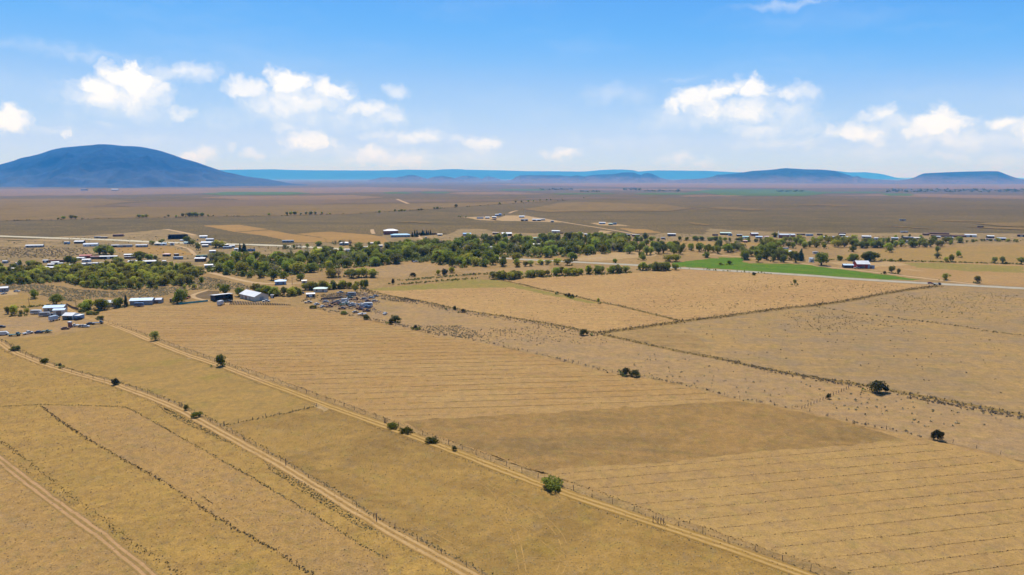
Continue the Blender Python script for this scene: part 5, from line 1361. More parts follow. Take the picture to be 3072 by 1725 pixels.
def wheel_mesh():
    if 'wheel' not in _vproto:
        n = 10
        v = [(math.cos(2 * math.pi * i / n), s * 0.3, math.sin(2 * math.pi * i / n)) for s in (-1, 1) for i in range(n)]
        f = [tuple(range(n - 1, -1, -1)), tuple(range(n, 2 * n))] + [(i, (i + 1) % n, n + (i + 1) % n, n + i) for i in range(n)]
        me = bpy.data.meshes.new('wheel'); me.from_pydata(v, [], f); me.materials.append(M_tyre)
        _vproto['wheel'] = me
    return _vproto['wheel']


VEH = []


def vehicle(kind, colour, z, x, y, rz, label, group=None, scale=1.0):
    s = SHAPES[kind]
    p = place(*pz(z, x, y)); p[2] = float(ground_z(math.hypot(p[0], p[1]))) + (0.06 if math.hypot(p[0], p[1]) < 1900 else 0.8)
    cat = {'car': 'car', 'suv': 'car', 'pickup': 'pickup', 'van': 'van', 'camper_trailer': 'camper', 'box_truck': 'truck', 'flatbed_truck': 'truck', 'boat_trailer': 'boat'}[kind]
    t = thing({'car': 'parked_car', 'suv': 'parked_suv', 'pickup': 'pickup_truck'}.get(kind, kind), label, cat, p, R(rz), group)
    t.scale = (scale,) * 3
    key = (kind, colour)
    if key not in _vproto:
        bv, bf = extrude_profile(s['body'], s['w'])
        gv, gf = extrude_profile(s['glass'], s['w'] - 0.06 if kind not in ('camper_trailer',) else s['w'] + 0.04, 0.16 if kind not in ('camper_trailer', 'box_truck') else 0.0)
        mb = bpy.data.meshes.new('body'); mb.from_pydata(bv, [], bf); mb.materials.append(paint(colour))
        mg = bpy.data.meshes.new('windows'); mg.from_pydata(gv, [], gf); mg.materials.append(M_glass)
        x0, x1, zt = s['roof']
        q = s['w'] / 2 - 0.16
        mr = bpy.data.meshes.new('roof'); mr.from_pydata(box_v(x0, x1, -q, q, zt + 0.004, zt + 0.06), [], BOX_F); mr.materials.append(paint(colour))
        _vproto[key] = (mb, mg, mr)
    mb, mg, mr = _vproto[key]
    link('body', mb, t); link('windows', mg, t); link('roof', mr, t)
    for sx in (-1, 1):
        for sy in (-1, 1):
            w = link('wheel', wheel_mesh(), t)
            w.location = (sx * s['wx'], sy * (s['w'] / 2 - 0.08), s['wr']); w.scale = (s['wr'], 0.33, s['wr'])
    VEH.append(t)
    return t


# by the crossroads, hand placed
for a in [('box_truck', 'pale blue', 'a3', 1185, 800, 70, 'white and blue box truck parked in front of the pale blue-roofed workshop'), ('camper_trailer', 'silver', 'a3', 965, 708, 15, 'rounded silver camper left of the workshop at the crossroads'),
          ('suv', 'dark blue', 'a3', 1065, 690, 15, 'dark blue car between the silver camper and the workshop'), ('camper_trailer', 'white', 'a3', 780, 660, 10, 'white camper left of the long tan house'),
          ('suv', 'black', 'a3', 1685, 785, 60, 'black car parked right of the white-roofed open garage'), ('van', 'white', 'a3', 75, 1112, 20, 'white van at the left edge by the bare yard'),
          ('flatbed_truck', 'green', 'a3', 315, 1130, 10, 'green flatbed truck second from the left edge along the bare yard'), ('pickup', 'white', 'a3', 600, 1090, 60, 'white pickup in the middle of the row along the bare yard'),
          ('car', 'dark blue', 'a3', 838, 1072, 10, 'dark blue car right of the white pickup along the bare yard'), ('boat_trailer', 'green', 'a3', 1012, 1062, 10, 'greyish green boat on the row along the bare yard'),
          ('boat_trailer', 'white', 'a3', 1595, 935, 5, 'white boat beside the narrow upright shed'), ('car', 'white', 'a3', 1840, 942, 5, 'low white car near the gateway of the track'),
          ('car', 'tan', 'a3', 1765, 938, 5, 'tan wreck left of the low white car near the gateway'), ('car', 'rust', 'a3', 1405, 990, 20, 'small rusty wreck left of the white boat'),
          ('car', 'black', 'a3', 1945, 888, 15, 'black car behind the low white car near the gateway'), ('flatbed_truck', 'grey', 'a3', 2100, 872, 20, 'grey flatbed truck closest to the gateway posts'),
          ('car', 'white', 'a3', 85, 235, 80, 'white car in front of the house cut off by the left edge'), ('car', 'white', 'a3', 362, 185, 0, 'white car on the drive right of the left-edge house'),
          ('car', 'black', 'a3', 30, 955, 30, 'black car at the left edge above the white van'), ('box_truck', 'white', 'a4', 2085, 612, 80, 'tall white box trailer in front of the open pole barn'),
          ('pickup', 'black', 'a5', 290, 562, 5, 'black pickup with trailer between the pole barn and the gabled barn'), ('camper_trailer', 'blue', 'a4', 500, 642, 10, 'small blue camper in front of the long grey farm building'),
          ('flatbed_truck', 'red', 'a4', 1430, 492, 85, 'red truck right of the big tree by the teal fence'), ('pickup', 'white', 'a5', 1020, 552, 10, 'white pickup right of the gabled barn on the bare ground'),
          ('car', 'red', 'S', 2791, 851.5, -12, 'dark red car on the highway near the ditch corner'), ('flatbed_truck', 'black', 'S', 2811, 855, -12, 'black truck just right of the dark red car by the highway'),
          ('camper_trailer', 'white', 'b5', 1715, 592, 0, 'white camper in the field right of the curved-roof barn'), ('van', 'white', 'b1', 115, 628, 0, 'white van in front of the silver-roofed house by the grove'),
          ('flatbed_truck', 'black', 'a2', 1780, 300, 30, 'dark truck right of the blue-roofed open barn'), ('suv', 'blue', 'E', 935, 555, 10, 'blue car in front of the red-fronted barn'),
          ('pickup', 'silver', 'E', 890, 557, 0, 'silver pickup between the low dark house and the red-fronted barn'), ('suv', 'black', 'B', 2150, 488, 20, 'dark car at the front edge of the dense grove'),
          ('pickup', 'white', 'B', 2170, 492, 10, 'white pickup at the front edge of the dense grove'), ('car', 'grey', 'B', 1995, 505, 10, 'grey car left of the dark car at the grove edge')]:
    vehicle(a[0], a[1], a[2], a[3], a[4], a[5], a[6])
# the scrapyard: every wreck by itself, told apart by its place in the yard from left to right
SCRAP = [('a5', 1835, 575, 'pickup', 'tan', 10), ('a5', 2000, 610, 'car', 'white', 60), ('a5', 2175, 562, 'car', 'silver', 5), ('a5', 2110, 655, 'car', 'white', 70), ('a5', 2240, 655, 'pickup', 'rust', 15), ('a5', 2405, 605, 'pickup', 'rust', 10), ('a5', 2330, 590, 'car', 'rust', 40),
         ('a5', 2400, 560, 'car', 'grey', 0), ('a6', 225, 415, 'van', 'white', 20), ('a6', 240, 455, 'pickup', 'pale blue', 10), ('a6', 300, 470, 'car', 'tan', 30), ('a6', 205, 490, 'flatbed_truck', 'green', 15), ('a6', 385, 475, 'car', 'white', 20), ('a6', 320, 500, 'car', 'rust', 60),
         ('a6', 370, 515, 'pickup', 'grey', 10), ('a6', 540, 485, 'pickup', 'blue', 20), ('a6', 560, 508, 'car', 'white', 10), ('a6', 610, 515, 'van', 'white', 15), ('a6', 675, 510, 'camper_trailer', 'white', 10), ('a6', 690, 545, 'suv', 'blue', 70), ('a6', 630, 535, 'car', 'blue', 60),
         ('a6', 510, 560, 'pickup', 'rust', 20), ('a6', 540, 580, 'car', 'rust', 0), ('a6', 170, 565, 'pickup', 'rust', 5), ('a6', 430, 635, 'car', 'tan', 40), ('a6', 550, 682, 'boat_trailer', 'white', 20), ('a6', 735, 355, 'car', 'silver', 10), ('a6', 820, 325, 'car', 'grey', 40),
         ('a6', 320, 300, 'flatbed_truck', 'black', 12), ('a6', 360, 305, 'camper_trailer', 'silver', 10), ('a6', 330, 350, 'car', 'green', 10), ('a6', 270, 385, 'car', 'silver', 30), ('a6', 410, 385, 'flatbed_truck', 'rust', 15), ('a6', 665, 420, 'car', 'rust', 20), ('a6', 800, 415, 'car', 'tan', 20),
         ('a6', 1000, 665, 'car', 'white', 80), ('a6', 640, 610, 'pickup', 'rust', 10), ('a6', 80, 435, 'pickup', 'grey', 0), ('a6', 90, 480, 'flatbed_truck', 'rust', 5), ('a6', 130, 255, 'pickup', 'silver', 40), ('a5', 1700, 395, 'suv', 'blue', 20), ('a6', 600, 375, 'car', 'grey', 10)]
SCRAP.sort(key=lambda s: pz(s[0], s[1], s[2])[0])
_cnt = {}
for z, x, y, k, c, rz in SCRAP:
    key = (c, k)
    _cnt[key] = _cnt.get(key, 0) + 1
_seen = {}
for z, x, y, k, c, rz in SCRAP:
    key = (c, k)
    _seen[key] = _seen.get(key, 0) + 1
    kn = k.replace('_', ' ')
    lb = f"{c} {kn} among the scrapyard wrecks" if _cnt[key] == 1 else f"{ORD[_seen[key] - 1]} {c} {kn} from the left among the scrapyard wrecks"
    vehicle(k, c, z, x, y, rz, lb, 'vehicles in the scrapyard')


# ------------------------------------------------------------------ small things
def utility_pole(z, x, y, hpx, label):
    p = place(*pz(z, x, y)); h = hpx / ZOOM[z][2] * forward_dist(p) / FOC
    h = float(np.clip(h, 6, 11))
    t = thing('utility_pole', label, 'pole', (p[0], p[1], p[2] + 0.1), 0.3, 'utility poles about the village')
    n = 8
    v = [(math.cos(6.283 * i / n) * r, math.sin(6.283 * i / n) * r, zz_) for r, zz_ in ((0.17, 0), (0.11, h)) for i in range(n)]
    mesh_obj('pole', v, [(i, (i + 1) % n, n + (i + 1) % n, n + i) for i in range(n)] + [tuple(range(n, 2 * n))], M_wood, t)
    Bag().box(-1.2, 1.2, -0.17, -0.05, h - 0.9, h - 0.76).obj('crossarm', M_wood, t)


for z, x, y, h, lb in [('b2', 1425, 505, 115, 'utility pole on the bare slope right of the conifers'), ('b2', 1735, 575, 120, 'utility pole at the back edge of the dense grove'), ('a1', 1325, 565, 110, 'utility pole in the left field below the lone mobile home'),
                       ('a3', 632, 495, 110, 'utility pole at the edge of the yellow pasture on the left'), ('b3', 1050, 565, 85, 'utility pole on the slope behind the green-roofed house'), ('b1', 800, 545, 70, 'utility pole beside the lane above the grove'),
                       ('a3', 1640, 560, 100, 'utility pole behind the board fence at the crossroads'), ('a5', 1525, 215, 110, 'utility pole right of the house in the sandy clearing'), ('b4', 680, 560, 80, 'utility pole among the trees left of the open pasture')]:
    utility_pole(z, x, y, h, lb)

p = place(*pz('v', 1384, 421))
mast = thing('radio_mast', 'tall thin lattice radio mast on the sage plain', 'mast', (p[0], p[1], p[2] + 0.1))
HM = 44 / 2048 * forward_dist(p)
for k in range(3):
    a = 2.094 * k
    Bag().bar((math.cos(a) * .55, math.sin(a) * .55, 0), (math.cos(a) * .3, math.sin(a) * .3, HM), 0.14).obj('leg', M_steel, mast)
bg = Bag()
for i in range(int(HM / 1.5)):
    for k in range(3):
        a, b = 2.094 * k, 2.094 * (k + 1)
        r0, r1 = .55 - .25 * i * 1.5 / HM, .55 - .25 * (i + 1) * 1.5 / HM
        bg.bar((math.cos(a) * r0, math.sin(a) * r0, i * 1.5), (math.cos(b) * r1, math.sin(b) * r1, (i + 1) * 1.5), 0.06)
tag(bg.obj('bracing', M_steel, mast))

# log rows in front of the gabled barn
for k in range(36):
    f = k / 35.0
    x = 330 + (1480 - 330) * (f * 0.94 + 0.06 * f * f)
    ln = 62 * (1 - f) ** 0.85 + 8
    y1 = 606 + 14 * f
    A, B = at('a5', x - 0.35 * ln * 0.35, y1), at('a5', x + 0.35 * ln * 0.5, y1 - ln)
    d = B - A
    Lr = float(np.linalg.norm(d[:2]))
    t = thing('log_stack', f"{'longest' if k == 0 else ORD[k] if k < 15 else 'short'} dark log stack in the row beside the gabled barn" if k < 15 else 'short dark log stack near the right end', 'log stack', A, math.atan2(d[1], d[0]), 'rows of stacked logs')
    nl = max(1, int(Lr / 2.4))
    for q in range(nl):
        x0, x1 = Lr * q / nl + 0.05, Lr * (q + 1) / nl - 0.05
        for s_, z_ in ((-0.17, 0.0), (0.17, 0.0), (0.0, 0.28)):
            w_ = 0.15 + 0.03 * random.random()
            Bag().box(x0 + random.random() * .15, x1, s_ - w_, s_ + w_, z_, z_ + 0.3).obj('log', M_log, t)

# teal panel fence, board fence and the scrap heaps
def panel_fence(name, label, z, pts, h, mat, spacing=2.5, gap=0.05):
    C = resample(G2(zz(z, *pts)), spacing)
    t = thing(name, label, 'fence', (C[0][0], C[0][1], 0.04))
    for i in range(len(C) - 1):
        a, b = C[i] - C[0], C[i + 1] - C[0]
        d = (b - a) / np.linalg.norm(b - a)
        Bag().bar((a[0] + d[0] * gap, a[1] + d[1] * gap, h / 2), (b[0] - d[0] * gap, b[1] - d[1] * gap, h / 2), 0.06, h * 0.94).obj('panel', mat, t)
        Bag().box(a[0] - .06, a[0] + .06, a[1] - .06, a[1] + .06, 0, h + 0.08).obj('post', M_wood, t)
    return t


panel_fence('panel_fence', 'teal panel fence along the head of the hay field', 'a4', [(1260, 600), (1560, 575), (1830, 545)], 1.3, wall_mat('teal'))
panel_fence('panel_fence', 'dark board fence beside the track at the crossroads', 'a3', [(1430, 470), (1560, 540), (1690, 575)], 1.6, M_wood)
panel_fence('corral_fence', 'grey plank corral fence at the back of the scrapyard', 'a5', [(2080, 515), (2300, 500), (2500, 475)], 1.4, M_wood)
t = thing('tall_shed', 'narrow upright shed with white top in the bare yard', 'shed', at('a3', 1510, 948))
Bag().box(-.8, .8, -.8, .8, 0, 3.0).obj('wall', wall_mat('brick'), t)
Bag().box(-.9, .9, -.9, .9, 3.003, 3.7).obj('roof', roof_mat('white'), t)
for lb, z, x, y in [('left gateway post where the track leaves the bare yard', 'a3', 2178, 862), ('right gateway post where the track leaves the bare yard', 'a3', 2215, 858)]:
    q = at(z, x, y)
    tag(Bag().box(q[0] - .15, q[0] + .15, q[1] - .15, q[1] + .15, 0.1, 3.4).obj('gate_post', M_wood), lb, 'post')
hp = Bag()
scrap_poly = G2(zz('a6', (80, 240), (560, 230), (900, 420), (860, 470), (480, 420), (1000, 640), (980, 700), (560, 590), (150, 540), (-200, 480), (-300, 380)))
for q in poly_scatter(scrap_poly, 900):
    s_ = 0.25 + 0.7 * random.random() ** 2
    a = random.random() * 3.14
    L_ = s_ * (1 + 2.5 * random.random())
    z_ = 0.03 + 0.3 * random.random()
    hp.bar((q[0] - math.cos(a) * L_ / 2, q[1] - math.sin(a) * L_ / 2, z_), (q[0] + math.cos(a) * L_ / 2, q[1] + math.sin(a) * L_ / 2, z_ + 0.3 * random.random()), s_ * 0.7, s_ * 0.5)
half = len(hp.v) // 16 * 8
tag(mesh_obj('scrap_debris', hp.v, hp.f, M_rust), 'rusty scrap and boards strewn over the scrapyard', 'scrap', kind='stuff')

# ------------------------------------------------------------------ vegetation meshes
M_bark = plain_mat('bark', (0.10, 0.075, 0.055), rough=0.95, spec=0.05, vary=0.3, scale=2.0)
LEAF = {
    'cottonwood': leaf_mat('cottonwood_leaves', (0.093, 0.149, 0.007, 1), (0.329, 0.366, 0.023, 1), trans=0.48),
    'poplar': leaf_mat('poplar_leaves', (0.135, 0.182, 0.008, 1), (0.373, 0.395, 0.029, 1), trans=0.48),
    'willow': leaf_mat('willow_leaves', (0.227, 0.236, 0.010, 1), (0.498, 0.476, 0.035, 1), trans=0.48),
    'elm': leaf_mat('elm_leaves', (0.149, 0.171, 0.020, 1), (0.351, 0.359, 0.061, 1), trans=0.46),
    'juniper': leaf_mat('juniper_needles', (0.038, 0.043, 0.006, 1), (0.099, 0.101, 0.017, 1), trans=0.15),
    'spruce': leaf_mat('spruce_needles', (0.035, 0.058, 0.015, 1), (0.073, 0.099, 0.029, 1), trans=0.15),
    'bush': leaf_mat('bush_leaves', (0.066, 0.089, 0.004, 1), (0.209, 0.220, 0.015, 1), trans=0.4),
    'bare': leaf_mat('sparse_twigs', (0.253, 0.212, 0.101, 1), (0.381, 0.337, 0.161, 1), trans=0.25),
}


def leaf_cloud(lobes, size, g, shell=0.55):
    """Leaf-clump quads through the outer part of each lobe. lobes: (cx,cy,cz, rx,ry,rz, n)."""
    Vs, Fs, Ts = [], [], []
    b = 0
    for (cx, cy, cz, rx, ry, rz_, n) in lobes:
        d = g.normal(size=(n, 3)); d /= np.linalg.norm(d, axis=1)[:, None]
        rad = shell + (1 - shell) * g.random(n) ** 0.6
        rad *= 1 + 0.18 * np.sin(d[:, 0] * 5 + cx) * np.cos(d[:, 1] * 6 + d[:, 2] * 5)
        c = np.array([cx, cy, cz]) + d * rad[:, None] * np.array([rx, ry, rz_])
        c[:, 2] = np.maximum(c[:, 2], 0.12)
        nrm = d * 0.8 + g.normal(size=(n, 3)) * 0.7
        nrm /= np.linalg.norm(nrm, axis=1)[:, None]
        t1 = np.cross(nrm, g.normal(size=(n, 3))); t1 /= np.linalg.norm(t1, axis=1)[:, None] + 1e-9
        t2 = np.cross(nrm, t1)
        s = (size * (0.55 + 0.8 * g.random(n)))[:, None]
        k = 0.6 + 0.5 * g.random((n, 1))
        V = np.stack([c - t1 * s, c - t2 * s * k, c + t1 * s * 1.1, c + t2 * s * k], 1).reshape(-1, 3)
        Vs.append(V)
        Fs.append((np.arange(n * 4).reshape(n, 4) + b)); b += n * 4
        base = g.random() * 0.6
        Ts.append(np.repeat(np.clip(base + 0.4 * g.random(n), 0, 1), 4))
    return np.vstack(Vs), np.vstack(Fs), np.concatenate(Ts)


def limb(bag, a, b, r0, r1, n=6):
    a, b = Vector(a), Vector(b)
    t = (b - a).normalized()
    u = t.cross(Vector((0.3, 1, 0.1))).normalized(); w = t.cross(u)
    v = [tuple(p + (u * math.cos(6.283 * i / n) + w * math.sin(6.283 * i / n)) * r) for p, r in ((a, r0), (b, r1)) for i in range(n)]
    bag.add(v, [(i, (i + 1) % n, n + (i + 1) % n, n + i) for i in range(n)] + [tuple(range(n, 2 * n))])


KIND = {  # nominal height, width, crown base, lobes, leaves, leaf size
    'cottonwood': (10.0, 10.0, 0.7, 15, 1500, 0.42), 'poplar': (10.0, 7.0, 0.4, 12, 1200, 0.38), 'willow': (7.0, 6.5, 0.7, 11, 900, 0.36), 'elm': (8.0, 7.6, 0.9, 12, 900, 0.34),
    'juniper': (4.5, 4.4, 0.1, 9, 1300, 0.20), 'spruce': (10.0, 4.4, 0.6, 8, 900, 0.34), 'bush': (2.0, 3.4, 0.05, 8, 1000, 0.15), 'bare': (8.0, 6.0, 1.8, 9, 260, 0.26)}
NVAR = {'cottonwood': 6, 'poplar': 4, 'willow': 5, 'elm': 4, 'juniper': 5, 'spruce': 3, 'bush': 4, 'bare': 3}
PROTO = {}


def build_kind(kind):
    H, Wd, base, nl, nleaf, ls = KIND[kind]
    out = []
    for var in range(NVAR[kind]):
        g = np.random.default_rng(hash_seed(kind) + var)
        lobes = []
        bag = Bag()
        ch = H - base
        if kind == 'spruce':
            for i in range(nl):
                f = i / (nl - 1)
                r = Wd / 2 * (1 - f) ** 0.85 + 0.25
                zc = base + ch * f * 0.93
                lobes.append((g.normal() * .08, g.normal() * .08, zc + 0.3, r, r, ch / nl * 0.75, int(nleaf * (1 - f * 0.8) / nl * 1.7)))
            limb(bag, (0, 0, 0), (0, 0, H * 0.9), 0.2, 0.05)
        else:
            limb(bag, (0, 0, -0.1), (g.normal() * .2, g.normal() * .2, base + ch * 0.35), 0.028 * H, 0.016 * H)
            for i in range(nl):
                a = 2.4 * i + g.random()
                f = (i + 0.5) / nl
                zc = base + ch * (0.28 + 0.60 * f) if kind not in ('juniper', 'bush') else base + ch * (0.22 + 0.5 * f)
                wid = math.sin(math.pi * (0.18 + 0.72 * f)) if kind not in ('juniper', 'bush') else math.sqrt(max(0.05, 1 - (0.85 * f) ** 2))
                rr = Wd / 2 * 0.76 * wid * (0.45 + 0.75 * g.random())
                x, y = math.cos(a) * rr, math.sin(a) * rr
                sz = Wd * (0.15 + 0.12 * g.random()) * (1.15 if kind in ('juniper', 'bush') else 1)
                szz = min(sz * (0.75 + 0.3 * g.random()), ch * 0.34)
                if kind in ('willow', 'bare'): szz = min(sz * (1.0 + 0.5 * g.random()), ch * 0.36)
                lobes.append((x, y, min(zc, H - szz), sz, sz * (0.8 + 0.4 * g.random()), szz, int(nleaf / nl * (0.7 + 0.6 * g.random()))))
                if kind not in ('juniper', 'bush'):
                    limb(bag, (0, 0, base * 0.7 + 0.3 * g.random()), (x * 0.85, y * 0.85, zc), 0.013 * H, 0.004 * H, 5)
            # a light filling in the middle of the crown
            lobes.append((0, 0, base + ch * 0.5, Wd * 0.27, Wd * 0.27, ch * 0.36, nleaf // 6))
        V, F, T = leaf_cloud(lobes, ls, g, 0.45 if kind != 'bare' else 0.2)
        me = fast_mesh('crown', V, F, LEAF[kind], tint=T)
        tr = bpy.data.meshes.new('trunk'); tr.from_pydata(bag.v, [], bag.f); tr.materials.append(M_bark)
        out.append((me, tr))
    PROTO[kind] = out


def hash_seed(s):
    return sum(ord(c) * (i + 3) for i, c in enumerate(s)) * 17


for k in KIND:
    build_kind(k)

TNAME = {'cottonwood': 'cottonwood_tree', 'poplar': 'poplar_tree', 'willow': 'willow_tree', 'elm': 'elm_tree', 'juniper': 'juniper_tree', 'spruce': 'spruce_tree', 'bush': 'bush', 'bare': 'sparse_tree'}
TREE_XY = []


def tree(kind, P, h, label, group=None, wf=1.0):
    """P: ground (x, y). h in metres; wf: width relative to the kind's own."""
    H = KIND[kind][0]
    s = h / H
    r = math.hypot(P[0], P[1])
    t = thing(TNAME[kind], label, 'bush' if kind == 'bush' else 'tree', (P[0], P[1], float(ground_z(r)) + (0.05 if r < 1900 else 0.5)), random.random() * 6.28, group)
    t.scale = (s * wf * random.uniform(0.85, 1.18), s * wf * random.uniform(0.85, 1.18), s)
    cr, tr = PROTO[kind][random.randrange(len(PROTO[kind]))]
    link('trunk', tr, t); link('crown', cr, t)
    TREE_XY.append((P[0], P[1]))
    return t


def tree_px(kind, z, x, y, hpx, label, group=None, wf=1.0):
    p = place(*pz(z, x, y))
    tree(kind, p[:2], hpx / ZOOM[z][2] * forward_dist(p) / FOC, label, group, wf)


